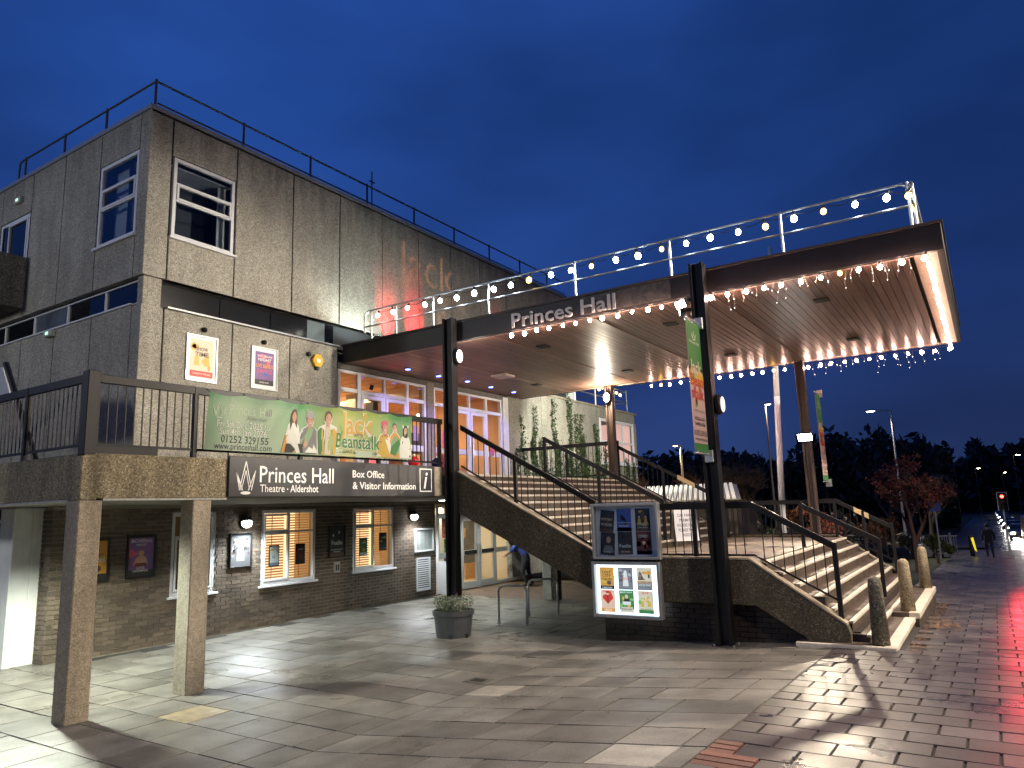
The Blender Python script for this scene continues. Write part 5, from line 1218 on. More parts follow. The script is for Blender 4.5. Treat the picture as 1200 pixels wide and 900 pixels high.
# ================================================================== POST BANNERS, A-BOARD
def post_banner(lab, x, y1, y0, z0, z1, seed):
    T = Thing('post_banner', lab, 'banner', (x, y1, z0)); tf = tfp((x+.0, y0, z0), (0, 1, 0), (1, 0, 0)); w = y1-y0; h = z1-z0
    T.part('arm', MB().tube((x, y1+.05, z1+.03), (x, y0-.03, z1+.03), .018, n=8).tube((x, y1+.05, z0-.03), (x, y0-.03, z0-.03), .018, n=8), galv)
    T.part('bracket', MB().box(x-.07, x+.07, y1-.02, y1+.06, z0-.16, z0+.04).box(x-.07, x+.07, y1-.02, y1+.06, z1-.05, z1+.15), galv, bevel=.005)
    T.part('cloth', MB(tf).box(0, w, 0, h, -.006, .0), flat('banner_pink', (.62, .44, .40), 0))
    for s in (1,):
        p = MB(tf); L = 2
        p.rect(0, h*.62, w, h, Gn, L); p.rect(0, 0, w, h*.06, Gn, L); p.rect(0, h*.50, w, h*.64, Gd, L)
        crown(p, w/2, h*.86, w*.34, h*.07, .008, Wt, L+1); p.text('Princes Hall', w/2, h*.83, .05, Wt, L+1, 'C', width=w*.7)
        p.text('Jack', w/2, h*.60, .22, Cr, L+1, 'C', width=w*.8, bold=.03); p.text('Bean', w/2, h*.50, .2, Rd, L+2, 'C', width=w*.9, bold=.03); p.text('stalk', w/2, h*.40, .2, Rd, L+2, 'C', width=w*.9, bold=.03)
        for i in range(10): a = random.Random(seed+i); p.oval(w*a.uniform(.15, .85), h*a.uniform(.34, .58), .05, .08, [Or, Gd, Rd, Li][i % 4], L+1, 8)
        p.text('Our GIANT spectacular', w/2, h*.30, .04, Bk, L+1, 'C', width=w*.8)
        p.text('Fri 5th Dec 2025', w/2, h*.235, .06, Bk, L+1, 'C', width=w*.72, bold=.02); p.text('Sun 4th Jan 2026', w/2, h*.195, .06, Bk, L+1, 'C', width=w*.72, bold=.02)
        p.text('01252 329155', w/2, h*.12, .09, Bk, L+1, 'C', width=w*.9, bold=.01); p.text('www.princeshall.com', w/2, h*.08, .06, Bk, L+1, 'C', width=w*.9)
        T.part('print', p, PM, recalc=False)
    return T
post_banner('narrow vertical pantomime banner hanging from the near right canopy post', -3.86, 12.0, 11.33, 3.24, 5.42, 1)
post_banner('narrow vertical pantomime banner on the far right canopy post', -3.56, 20.95, 20.3, 2.9, 5.2, 9)
AB = Thing('a_board', 'white folding pavement sign standing on the landing behind the railing', 'a-board', (-6.2, 16.6, 1.45))
def abp(xb, xt, y0, y1):
    mb = MB(); z0, z1 = 1.55, 2.45
    mb.hexa([(xb, y0, z0), (xb+.02, y0, z0), (xb+.02, y1, z0), (xb, y1, z0), (xt, y0, z1), (xt+.02, y0, z1), (xt+.02, y1, z1), (xt, y1, z1)]); return mb
ab = [flat('board_white', (.70, .69, .72))]
# the sign is turned so that its printed face looks towards the square
def abl(u, v, s):   # local -> world : u across, v up, s = +1 printed leaf, -1 back leaf
    ca, sa = math.cos(rad(35)), math.sin(rad(35)); d = (.28*(1-v/.95))*s
    return Vector((-6.25+u*ca+d*sa, 16.3+u*sa*1.0-d*ca, 1.46+v))
for s, m_, nm in ((1, ab[0], 'front_board'), (-1, M('board_back', (.40, .38, .32), .6), 'back_board')):
    mb = MB(lambda u, v, n=0, s=s: abl(u, v, s)+Vector((math.sin(rad(35))*n*s, -math.cos(rad(35))*n*s, 0)))
    mb.box(.03, .56, .12, .92, -.012, 0); AB.part(nm, mb, m_)
    f = MB(lambda u, v, n=0, s=s: abl(u, v, s)+Vector((math.sin(rad(35))*n*s, -math.cos(rad(35))*n*s, 0)))
    f.box(0, .03, 0, .95, -.015, .008); f.box(.56, .59, 0, .95, -.015, .008); AB.part('leg_frame', f, inkk)
    if s == 1:
        t_ = MB(lambda u, v, n=0: abl(u, v, 1)+Vector((math.sin(rad(35))*n, -math.cos(rad(35))*n, 0)))
        for i, (tx, vv) in enumerate((('P', .80), ('CAR PARK', .66), ('PERMIT', .55), ('HOLDERS ONLY', .44), ('PLEASE PAY', .33), ('INSIDE', .22))): t_.text(tx, .295, vv, .07, 0, 3, 'C', width=[.06, .34, .26, .40, .36, .22][i], bold=.02)
        AB.part('lettering', t_, flat('grey_ink', (.12, .12, .16)), recalc=False)

# ================================================================== CYCLE STANDS, PLANTER, BAUBLES
def hoop(lab, a, b, h=.80):
    a = Vector(a); b = Vector(b); r = .12; d = (b-a); L = d.length; d.normalize(); pts = [a, a+Vector((0, 0, h-r))]
    for k in range(1, 6): t = math.pi/2*k/5; pts.append(a+d*(r-r*math.cos(t))+Vector((0, 0, h-r+r*math.sin(t))))
    pts2 = [b, b+Vector((0, 0, h-r))]
    for k in range(1, 6): t = math.pi/2*k/5; pts2.append(b-d*(r-r*math.cos(t))+Vector((0, 0, h-r+r*math.sin(t))))
    T = Thing('cycle_stand', lab, 'cycle stand', tuple(a), 'steel hoop cycle stands'); T.part('hoop', MB().path([tuple(p) for p in pts+pts2[::-1]], .025, 10), steel, smooth=True)
    T.part('foot_plate', MB().tube(tuple(a), tuple(a+Vector((0, 0, .006))), .06, n=12).tube(tuple(b), tuple(b+Vector((0, 0, .006))), .06, n=12), steel)
hoop('stainless steel hoop cycle stand nearer to the planter', (-9.10, 13.30, 0), (-8.53, 13.52, 0)); hoop('stainless steel hoop cycle stand nearer to the lit poster case', (-9.15, 14.59, 0), (-8.64, 15.06, 0))
PX, PY = -9.15, 11.78
PL = Thing('planter', 'round dark grey tub planter full of winter plants beside the canopy post', 'planter', (PX, PY, 0))
n = 28; prof = [(0, .34), (.05, .345), (.40, .385), (.41, .41), (.50, .415), (.505, .385), (.44, .375)]
vs = []; fs = []
for zz, r in prof:
    for i in range(n): a = 2*math.pi*i/n; vs.append((PX+r*math.cos(a), PY+r*math.sin(a), zz))
for j in range(len(prof)-1):
    for i in range(n): fs.append((j*n+i, j*n+(i+1) % n, (j+1)*n+(i+1) % n, (j+1)*n+i))
fs += [tuple(range(n))[::-1], tuple(range((len(prof)-1)*n, len(prof)*n))]
m_ = MB(); m_.add(vs, fs); PL.part('tub', m_, M('grey_plastic_tub', (.075, .078, .085), .5, n1=(5, .2)))
m_ = MB()
for a in (rad(-62), rad(-8)): m_.box(PX+.352*math.cos(a)-.035, PX+.352*math.cos(a)+.035, PY+.352*math.sin(a)-.02, PY+.352*math.sin(a)+.02, -.002, .075)
PL.part('drain_notch', m_, inkk); PL.part('soil', MB().tube((PX, PY, .42), (PX, PY, .455), .37, n=20), M('compost', (.03, .02, .015), .95))
lr = random.Random(21)
def leafball(mb, c, R, nleaf, s0, s1, r, mat=0, flat_=.6):
    for i in range(nleaf):
        while True:
            p = Vector((r.uniform(-1, 1), r.uniform(-1, 1), r.uniform(-1, 1)))
            if .25 < p.length < 1: break
        p = Vector((p.x*R[0], p.y*R[1], p.z*R[2]))+Vector(c); d = Vector((r.gauss(0, 1), r.gauss(0, 1), r.gauss(.3, .8))).normalized(); e1 = d.orthogonal().normalized(); e2 = d.cross(e1); s = r.uniform(s0, s1)
        a = r.uniform(0, 6.28); f1 = e1*math.cos(a)+e2*math.sin(a); f2 = d.cross(f1)
        mb.add([tuple(p-f1*s), tuple(p+f2*s*.45), tuple(p+f1*s), tuple(p-f2*s*.45)], [(0, 1, 2, 3)], mat)
lgr = M('silvery_leaf', (.22, .27, .17), .6, rnd=.45, island=1, trans=.2); lsil = M('pale_leaf', (.42, .45, .38), .6, rnd=.3, island=1); lpur = M('mauve_flower', (.34, .12, .26), .6, rnd=.3, island=1); lwh = M('white_flower', (.75, .75, .70), .6)
m_ = MB()
for i in range(40):
    a = lr.uniform(0, 6.28); q = lr.uniform(0, .36); h = lr.uniform(.12, .30); x, y = PX+q*math.cos(a), PY+q*math.sin(a)
    m_.tube((x, y, .45), (x*1.0+lr.uniform(-.05, .05), y+lr.uniform(-.05, .05), .45+h), .005, n=3, caps=False)
PL.part('stems', m_, lgr, kind='stuff', recalc=False)
m_ = MB()
for i in range(16):
    a = lr.uniform(0, 6.28); q = lr.uniform(.05, .34); leafball(m_, (PX+q*math.cos(a), PY+q*math.sin(a), lr.uniform(.52, .70)), (.13, .13, .11), 60, .018, .04, lr)
PL.part('foliage', m_, lgr, kind='stuff', recalc=False)
m_ = MB()
for i in range(5): leafball(m_, (PX+.15+lr.uniform(-.1, .2), PY-.05+lr.uniform(-.2, .2), lr.uniform(.60, .72)), (.10, .10, .09), 40, .012, .028, lr)
for i in range(3): leafball(m_, (PX-.2+lr.uniform(-.1, .1), PY-.1+lr.uniform(-.2, .2), lr.uniform(.58, .68)), (.07, .07, .07), 25, .012, .025, lr)
PL.part('pale_foliage', m_, lsil, kind='stuff', recalc=False)
m_ = MB()
for i in range(7):
    a = lr.uniform(0, 6.28); leafball(m_, (PX+.30*math.cos(a), PY+.30*math.sin(a), lr.uniform(.58, .80)), (.035, .035, .03), 14, .012, .022, lr)
PL.part('flowers', m_, lpur, kind='stuff', recalc=False)
for (x, y, z, m_, lab) in ((-10.2, 11.85, 3.50, M('red_bauble', (.55, .01, .02), .12, .2, coat=1, emit=(.6, .0, .02), es=.10), 'large shiny red bauble on the deck behind the railing near the post'), (-10.2, 12.62, 3.50, M('blue_bauble', (.03, .03, .12), .15, .3, coat=1), 'large shiny dark blue bauble on the deck beside the post')):
    T = Thing('bauble', lab, 'bauble', (x, y, z-.14)); T.part('globe', MB().ball((x, y, z-.02), .125, 18, 12), m_, smooth=True); T.part('cap', MB().tube((x, y, z+.10), (x, y, z+.14), .03, n=8), galv)
# things on the left walkway
mb = MB(); mb.hexa([(-15.6, 5.45, 4.4), (-13.4, 5.45, 4.45), (-13.4, 5.5, 4.45), (-15.6, 5.5, 4.4), (-15.2, 5.45, 5.25), (-13.85, 5.45, 5.08), (-13.85, 5.5, 5.08), (-15.2, 5.5, 5.25)])
single('white_board', mb, M('grey_panel', (.42, .42, .44), .5), 'pale grey board standing on the walkway behind the railing at the far left', 'board')
single('leaning_pole', MB().tube((-13.6, 5.4, 5.1), (-12.3, 5.4, 3.4), .05, n=8), black, 'dark pole leaning on the walkway behind the railing at the far left', 'pole')
# ================================================================== LAMPS OF THE PLACE AND ADDED FILL
lens_w = em('lamp_lens_white', (1.0, .97, .90), 26)
def wall_light(lab, x, y, z, p, col, es=None):
    T = Thing('wall_light', lab, 'wall light', (x, y, z), 'round bulkhead lights on the brick wall')
    T.part('base', MB().tube((x, y, z+.02), (x+.06, y, z+.02), .13, n=18), black)
    T.part('hood', MB().ball((x+.06, y, z+.10), .13, 14, 8, 0, (1, 1, .7)), black, smooth=True)
    T.part('dome', MB().ball((x+.09, y, z), .115, 14, 10, 0, (1, 1, .85)), es or lens_w, smooth=True)
    lamp('SPOT', 'wall_light_beam', (x+.30, y, z-.1), p, col, (x+.75, y, 0), size=.2, spot=150, blend=.7, parent=T.o)
wall_light('round white wall light over the grey winter poster on the brick wall', WX, 10.62, 2.30, 520, (.86, .95, 1.0))
wall_light('round white wall light near the right end of the brick wall, over the notice board', WX, 16.33, 2.30, 260, (.95, .97, 1.0))
T = Thing('soffit_light', 'bulkhead light on the underside of the walkway at the far left', 'light', (-11.9, 5.3, 2.72)); T.part('lens', MB().tube((-11.9, 5.3, 2.72), (-11.9, 5.3, 2.80), .14, n=14), em('soffit_lens', (.92, 1, .88), 10))
lamp('SPOT', 'soffit_light_beam', (-11.9, 5.3, 2.66), 1300, (.93, 1.0, .84), (-11.7, 5.5, 0), size=.10, spot=150, blend=.5, parent=T.o)
for (x, y, p, lab) in ((-12.6, 18.6, 230, 'round fill light added under the deck in front of the lower glass doors'), (-11.6, 14.6, 150, 'round fill light added under the deck behind the near left canopy post')):  # fill lamps added to brighten the doors and the paving below
    T = Thing('soffit_light', lab, 'light', (x, y, 2.74), 'round fill lights added under the deck'); T.part('rim', MB().tube((x, y, 2.70), (x, y, 2.74), .13, n=16), grey_al); T.part('lens', MB().tube((x, y, 2.685), (x, y, 2.701), .11, n=16), em('soffit_lens_w', (.95, 1, .95), 10))
    lamp('SPOT', 'soffit_light_beam', (x, y, 2.66), p, (.92, 1.0, .93), (x, y, 0), size=.1, spot=155, blend=.5, parent=T.o)
def oval_light(lab, x, y, z, d, p, col, s=18, size=.06):
    """d: outward direction along X or Y from the post face"""
    T = Thing('bulkhead_light', lab, 'bulkhead light', (x, y, z), 'oval bulkhead lights on the canopy posts'); d = Vector(d)
    sc = (.028 if d.x else .095, .028 if d.y else .095, .135); q = Vector((x, y, z))
    T.part('base', MB().ball(tuple(q), 1, 14, 8, 0, (.085 if d.x else .11, .085 if d.y else .11, .185)), black, smooth=True)
    T.part('lens', MB().ball(tuple(q+d*.075), 1, 14, 10, 0, sc), em('oval_lens_%d' % s, (1, .93, .80), s), smooth=True)
    if p: lamp('POINT', 'bulkhead_glow', tuple(q+d*.22), p, col, size=size, parent=T.o)
oval_light('lit oval bulkhead light high on the near left canopy post', -9.30, 12.26, 5.71, (1, 0, 0), 22, (1, .9, .75), 14)
oval_light('pale oval bulkhead light half way up the near right canopy post', -3.68, 12.16, 4.05, (1, 0, 0), 0, (1, .95, .9), 1)
oval_light('bright oval bulkhead light near the top of the far left canopy post', -9.46, 20.05, 5.70, (0, -1, 0), 260, (1, .86, .66), 40)
def flood(lab, x, y, z, target, p, col, spot, rows=1, es=60, w=.22, size=.08):
    T = Thing('floodlight', lab, 'floodlight', (x, y, z)); d = (Vector(target)-Vector((x, y, z))).normalized(); sd = d.cross(Vector((0, 0, 1))).normalized(); up = sd.cross(d)
    tfl = lambda u, v, n=0: Vector((x, y, z))+sd*u+up*v+d*n
    T.part('body', MB(tfl).box(-w, w, -w*.6, w*.6, -.09, 0), black, bevel=.01); T.part('bracket', MB(tfl).box(-.03, .03, -.03, .03, -.3, -.09), black)
    T.part('lens', MB(tfl).box(-w*.88, w*.88, -w*.48, w*.48, .001, .006), em('flood_lens_%d' % es, (1.0, .97, .88), es))
    lamp('SPOT', 'flood_beam', tuple(tfl(0, 0, .04)), p, col, target, size=size, spot=spot, blend=.45, parent=T.o); return T
flood('white floodlight under the canopy edge at the near right post, aimed at the facade', -4.15, 11.98, 5.86, (-8.5, 4.5, 1.5), 380, (1, .90, .72), 118, es=45, w=.13)
flood('second small floodlight beside the near right post, turned to the facade', -4.25, 12.2, 5.80, (F, 8.9, 4.9), 1900, (1, .90, .72), 60, es=20, w=.11)
flood('bright floodlight on the far right canopy post, facing the square', -3.86, 20.0, 4.02, (-4.0, 9.0, -1.0), 850, (1, .84, .62), 86, es=60, w=.19)
flood('floodlight at the inner corner of the canopy roof, washing the concrete wall', -12.1, 12.75, 6.68, (F, 12.9, 8.2), 170, (.88, 1.0, .93), 130, es=20, w=.12)
for (y, p) in ((14.0, 620), (15.1, 950), (19.3, 600)):
    T = Thing('red_uplighter', {14.0: 'first small red uplighter on the canopy roof at the wall', 15.1: 'second small red uplighter on the canopy roof at the wall', 19.3: 'farthest small red uplighter on the canopy roof at the wall'}[y], 'uplighter', (F+.3, y, CZ1), 'red uplighters on the canopy roof')
    T.part('can', MB().tube((F+.54, y, CZ1), (F+.51, y, CZ1+.16), .07, n=10), black)
    lamp('SPOT', 'red_beam', (F+.50, y, CZ1+.20), p, (1, .01, .02), (F, y, CZ1+1.0), size=.04, spot=50, blend=1.0, parent=T.o)
flood('third small floodlight added at the near right post to brighten the entrance steps', -4.2, 12.55, 5.7, (-7.8, 15.2, 2.2), 900, (1, .93, .80), 100, es=10, w=.1)  # extra head added to light the risers
flood('floodlight added on the far canopy edge to brighten the ivy covered wall', -8.6, 20.75, 6.15, (F, 25.2, 3.6), 1700, (.97, 1.0, .86), 105, es=20, w=.11)  # added wall wash that makes the wing wall bright
T = Thing('red_doorway_light', 'small red lamp under the canopy at the inner near corner', 'lamp', (-12.5, 13.2, 5.6)); T.part('can', MB().tube((-12.75, 13.2, 5.5), (-12.7, 13.2, 5.62), .05, n=8), black)
lamp('SPOT', 'red_soffit_beam', (-12.4, 13.4, 5.2), 16, (1, .03, .08), (-11.6, 13.9, 6.08), size=.05, spot=130, blend=.8)
# projector with a cut-out mask throwing the show title on the wall
PJ = Thing('title_projector', 'projector on the canopy roof throwing the show title onto the concrete wall', 'projector', (-7.4, 16.4, 6.9))
cv = bpy.data.curves.new('mask', 'CURVE'); cv.dimensions = '2D'; cv.fill_mode = 'BOTH'
def glyph_polys(txt, h, u, v, bold):
    c = bpy.data.curves.new('t', 'FONT'); c.body = txt; c.size = 1; c.offset = bold; c.resolution_u = 2
    o = bpy.data.objects.new('t', c); COL.objects.link(o); bpy.context.view_layer.objects.active = o
    for q in bpy.context.selected_objects: q.select_set(False)
    o.select_set(True); bpy.ops.object.convert(target='CURVE'); out_ = []
    for s in o.data.splines:
        pts = []
        if s.type == 'BEZIER':
            P_ = s.bezier_points; n = len(P_)
            for i in range(n):
                a, b = P_[i], P_[(i+1) % n]
                for k in range(3):
                    t = k/3; pts.append(a.co*(1-t)**3+a.handle_right*3*t*(1-t)**2+b.handle_left*3*t*t*(1-t)+b.co*t**3)
        else: pts = [Vector(p.co[:3]) for p in s.points]
        out_.append([(u+p.x*h, v+p.y*h) for p in pts])
    bpy.data.objects.remove(o); return out_
K = .0545
for txt, h, u, v in (('Jack', 1.55, -2.0, 1.15), ('AND THE', .42, -.75, .70), ('Bean', 1.05, -.4, -.15), ('stalk', 1.05, .0, -1.0)):
    for big in (0,):
        for pl_ in glyph_polys(txt, h*K, u*K, v*K, .018):
            s = cv.splines.new('POLY'); s.points.add(len(pl_)-1); s.use_cyclic_u = True
            for p, q in zip(s.points, pl_): p.co = (q[0], q[1], 0, 1)
s = cv.splines.new('POLY'); s.points.add(3); s.use_cyclic_u = True
for p, q in zip(s.points, ((-.2, -.15), (.2, -.15), (.2, .15), (-.2, .15))): p.co = (q[0], q[1], 0, 1)
o = bpy.data.objects.new('mask', cv); COL.objects.link(o); me = bpy.data.meshes.new_from_object(o.evaluated_get(bpy.context.evaluated_depsgraph_get())); bpy.data.objects.remove(o)
PZ0 = Vector((-7.4, 16.4, 7.05)); tgt_z = 7.75
LX = PZ0.x; DX = (LX-F); dd = DX*K
ctr = Vector((LX-dd, PZ0.y+(16.5-PZ0.y)*K, PZ0.z+(tgt_z-PZ0.z)*K))
mb = MB(); mb.add([(ctr.x, ctr.y+v.co.x, ctr.z+v.co.y) for v in me.vertices], [tuple(p.vertices) for p in me.polygons])
PJ.part('mask', mb, inkk, recalc=False)
mb = MB()
for txt, h, u, v in (('Jack', 1.55, -2.0, 1.15), ('Bean', 1.05, -.4, -.15), ('stalk', 1.05, .0, -1.0)):   # inner islands: only the outline of each letter lets light through
    a_, f_, w_ = text_mesh(txt, -.042)
    if a_: mb.add([(ctr.x-.0004, ctr.y+u*K+(p[0]/1.38+.045)*h*K, ctr.z+v*K+p[1]/1.38*h*K) for p in a_], f_)
PJ.part('mask_islands', mb, inkk, recalc=False)
mb = MB(); a, b = ctr.y, ctr.z; x0, x1 = ctr.x+.001, LX+.12
mb.box(x0, x1, a-.22, a-.2, b-.17, b+.17); mb.box(x0, x1, a+.2, a+.22, b-.17, b+.17); mb.box(x0, x1, a-.2, a+.2, b-.17, b-.15); mb.box(x0, x1, a-.2, a+.2, b+.15, b+.17); mb.box(x1-.02, x1, a-.2, a+.2, b-.15, b+.15)
PJ.part('housing', mb, inkk)
PJ.part('stand', MB().tube((LX, 16.4, CZ1), (LX, 16.4, b-.17), .03, n=8), galv)
lamp('POINT', 'projector_lamp', (LX, PZ0.y, PZ0.z), 750, (1, .36, .13), size=.0006, parent=PJ.o)

def street_lamp(lab, x, y, h, arm, p=0, col=(1, .85, .6), head=(1, .9, .75), s=12, size=.25, r=.08, grp='street lamps along the road', hm=None, zb=None, tgt=None):
    zb = lowz(x, y) if zb is None else zb; T = Thing('street_lamp', lab, 'street lamp', (x, y, zb), grp)
    T.part('column', MB().tube((x, y, zb), (x, y, zb+1.2), r*1.4, n=10).tube((x, y, zb+1.2), (x, y, zb+h), r, r*.6, 10).tube((x, y, zb+h), (x+arm, y, zb+h+.12), r*.5, n=8), hm or galv)
    T.part('head', MB().ball((x+arm, y, zb+h+.12), .32, 12, 6, 0, (1, .5, .28)), hm or galv, smooth=True)
    T.part('lens', MB().ball((x+arm, y, zb+h+.06), .26, 10, 6, 0, (1, .45, .25)), em('street_lens_%s' % lab[:5], head, s), smooth=True)
    if p: lamp('SPOT', 'street_beam', (x+arm, y, zb+h-.05), p, col, tgt or (x+arm-2.2, y-.6, 0), size=size, spot=165, blend=.35, parent=T.o)
    return T
street_lamp('tall street lamp standing at the kerb outside the right edge of the view', 6.4, 15.6, 9.9, -1.6, 11500, (1, .85, .68), s=60, zb=.2)
street_lamp('street lamp standing behind the viewer on the footpath side of the square', 12.5, 5.0, 8.5, -1.2, 6500, (1, .88, .72), s=40, zb=.7, size=.6)  # unseen fill lamp, added to brighten the square
street_lamp('street lamp standing behind the viewer at the left side of the square', -20.0, -8.0, 8.5, .8, 2500, (.97, .98, 1.0), s=40, zb=.0, size=.8, tgt=(-14, 7, 3))  # unseen fill lamp, added for the left face and paving
street_lamp('slim street lamp with a warm white head seen beyond the upper handrail', -24.6, 68, 9.6, -.5, 5000, (1, .62, .3), head=(1, .72, .35), s=30, r=.16, hm=M('lamp_column_cream', (.45, .42, .3), .5))
street_lamp('thin street lamp between the near right canopy post and the flagpole', -14.6, 61, 11.6, .2, 5000, (1, .75, .5), s=12, r=.09, hm=M('lamp_column_dark', (.12, .11, .10), .5))
street_lamp('leaning grey street lamp with a flat white head right of the steps', -4.7, 52, 9.0, -1.15, 3200, (1, .86, .66), s=16, r=.085)
for i, (x, y, h) in enumerate(((3.0, 110, 9), (5.5, 118, 9), (8.4, 104, 9), (-1.6, 150, 9), (2.6, 180, 9), (9.5, 86, 9))):
    street_lamp(['distant street lamp, leftmost pair over the traffic', 'distant street lamp over the middle of the traffic', 'distant street lamp over the traffic at the right edge', 'tiny faraway street lamp over the dark trees', 'tiny faraway street lamp beyond the queue of cars', 'distant street lamp nearest to the traffic signal'][i], x, y, h, .5, 0, head=(1, .85, .6), s=40, r=.06, hm=M('lamp_column_dark', (.12, .11, .10), .5))

# ================================================================== FLAGPOLE
single('flagpole', MB().tube((-5.25, 22.4, .1), (-5.0, 22.4, 5.5), .095, .085, 14).tube((-5.0, 22.4, 5.5), (-4.78, 22.4, 10.15), .085, .06, 14), M('flagpole_white', (.66, .70, .74), .4, n1=(4, .08)), 'tall white flagpole standing beyond the landing', 'flagpole', loc=(-5.25, 22.4, .1), smooth=True)

# ================================================================== LOW GLAZED ROOF BEYOND THE STEPS
LR = Thing('low_ribbed_roof', 'low pale ribbed roof with an added glow beyond the far handrail', 'roof', (-9.5, 22, 0))
wr = M('glowing_rib_sheet', (.70, .68, .60), .35, 0, n1=(5, .15), n2=(22, .2), emit=(1, .93, .78), es=.42);  # emission added so the ribs look brightly lit
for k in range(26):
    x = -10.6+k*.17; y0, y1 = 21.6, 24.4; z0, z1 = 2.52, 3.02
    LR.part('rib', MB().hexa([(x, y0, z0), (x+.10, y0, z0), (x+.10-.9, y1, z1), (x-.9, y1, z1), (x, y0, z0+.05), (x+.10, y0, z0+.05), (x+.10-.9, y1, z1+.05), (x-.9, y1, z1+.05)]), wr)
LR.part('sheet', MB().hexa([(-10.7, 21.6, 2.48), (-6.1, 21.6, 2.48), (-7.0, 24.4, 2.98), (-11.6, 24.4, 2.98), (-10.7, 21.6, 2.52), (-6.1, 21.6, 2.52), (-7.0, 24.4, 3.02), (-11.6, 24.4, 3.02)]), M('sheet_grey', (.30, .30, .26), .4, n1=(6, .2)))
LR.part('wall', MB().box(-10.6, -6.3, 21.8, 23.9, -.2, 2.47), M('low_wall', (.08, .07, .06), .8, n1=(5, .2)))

# ================================================================== IVY
IV = Thing('climbing_ivy', 'thin green climbing stems and leaves growing up the concrete wall beyond the steps', 'climbing plant', (F, 25, 3.2))
ir = random.Random(31); st = MB(); lf_ = MB()
ivyc = [(20.9, 5.4), (21.3, 5.0), (21.5, 5.85), (22.0, 4.7), (22.9, 6.2), (23.3, 5.1), (23.6, 6.15), (24.0, 6.45), (24.25, 5.9), (24.6, 5.2), (25.0, 5.8), (25.3, 5.0), (25.8, 5.6), (26.2, 5.3), (26.6, 4.7), (20.3, 4.2), (28.0, 4.1), (29.0, 4.2), (29.6, 4.1)]
for (y, top) in ivyc:
    z = 2.4; p = (F+.02, y, z)
    while z < top:
        q = (F+.02, p[1]+ir.uniform(-.09, .09), z+.16); st.tube(p, q, .008, n=3, caps=False); z += .16; p = q
        dens = 34 if z < 4.8 else 18
        for i in range(dens): leafball(lf_, (F+.06, q[1], z), (.10, .12, .12), 1, .03, .065, ir)
for i in range(4200):
    y = ir.gauss(24.4, 1.7) if i % 3 else ir.uniform(20.2, 30); z = 2.6+abs(ir.gauss(0, .8)) 
    if y < 30.1 and z < 6 and not (26.6 < y < 30 and z > 4.1): leafball(lf_, (F+.07, y, z), (.06, .1, .1), 1, .03, .065, ir)
IV.part('stems', st, M('ivy_stem', (.09, .06, .04), .8), kind='stuff', recalc=False); IV.part('leaves', lf_, M('ivy_leaf', (.042, .075, .022), .55, rnd=.5, island=1, trans=.2), kind='stuff', recalc=False)

# ================================================================== PLANTS BEHIND THE LANDING
def shrub(lab, x, y, z, R, n, m, seed, s=(.03, .07), name='shrub', cat='shrub'):
    r = random.Random(seed); T = Thing(name, lab, cat, (x, y, z)); mb = MB(); sb = MB()
    for i in range(9):
        a = r.uniform(0, 6.28); q = r.uniform(0, .8); c = (x+R[0]*q*math.cos(a), y+R[1]*q*math.sin(a), z+R[2]*r.uniform(.4, 1.3)); sb.tube((x+.2*math.cos(a)*R[0], y+.2*math.sin(a)*R[1], z), c, .012, .005, 4)
        leafball(mb, c, (R[0]*.5, R[1]*.5, R[2]*.5), n//9, s[0], s[1], r)
    T.part('stems', sb, M('shrub_stem', (.07, .05, .035), .8), recalc=False); T.part('leaves', mb, m, kind='stuff', recalc=False)
yg = M('yellow_green_leaf', (.20, .22, .04), .6, rnd=.4, island=1, trans=.2); dg = M('dark_shrub_leaf', (.03, .055, .02), .6, rnd=.4, island=1); rdl = M('red_shrub_leaf', (.20, .05, .03), .6, rnd=.5, island=1)
shrub('yellow green spotted shrub behind the landing, left of the flagpole', -7.2, 22.6, 1.1, (.55, .5, .55), 700, yg, 1)
shrub('small yellow green shrub behind the landing, right behind the near post', -8.4, 22.8, 1.1, (.4, .4, .5), 400, yg, 2)
shrub('low dark green shrub at the foot of the flagpole', -5.5, 23.4, .7, (.9, .5, .55), 700, dg, 3)
shrub('reddish shrub behind the landing, right of the flagpole', -4.4, 24.4, .6, (.8, .5, .9), 600, rdl, 4)
shrub('dark bushy shrub on the bank under the staircase', -9.4, 22.6, 0, (1.2, .5, .7), 900, dg, 5)
shrub('dark shrub beside the railing at the top of the grass verge', -3.6, 23.0, .0, (.5, .6, .7), 600, dg, 6)

# ================================================================== TREES
def tree(lab, x, y, z, h, seed, twig, leaf=None, nleaf=0, ls=(.05, .1), depth=6, spread=.55, crown=.35, name='bare_tree', cat='tree', r0_=None, grp=None, th=None, up=.25):
    r = random.Random(seed); T = Thing(name, lab, cat, (x, y, z), grp); tb = MB(); cb = MB(); tips = []
    R0 = r0_ or h*.022
    def grow(p, d, L, R, k):
        q = p+d*L; (tb if k == 0 else cb).tube(tuple(p), tuple(q), R, R*.7, n=6 if k < 2 else 3, caps=False)
        if k >= 2: tips.append((q, L))
        if k == depth: return
        for i in range(3 if k < depth-1 else 3):
            nd = (d+Vector((r.gauss(0, spread), r.gauss(0, spread), r.gauss(up*.5, spread*.6)))).normalized()
            grow(q-d*L*r.uniform(0, .35), nd, L*r.uniform(.62, .86), max(R*.62, .028 if h > 6 else .007), k+1)
    th = th or crown*h
    grow(Vector((x, y, z)), Vector((r.uniform(-.05, .05), r.uniform(-.05, .05), 1)).normalized(), th, R0, 0)
    T.part('trunk', tb, twig, recalc=False); T.part('crown', cb, twig, recalc=False)
    if nleaf:
        mb = MB()
        for i in range(nleaf): q, L = r.choice(tips); leafball(mb, tuple(q), (L*.4, L*.4, L*.35), 1, ls[0], ls[1], r)
        T.part('leaves', mb, leaf, kind='stuff', recalc=False)
    return T
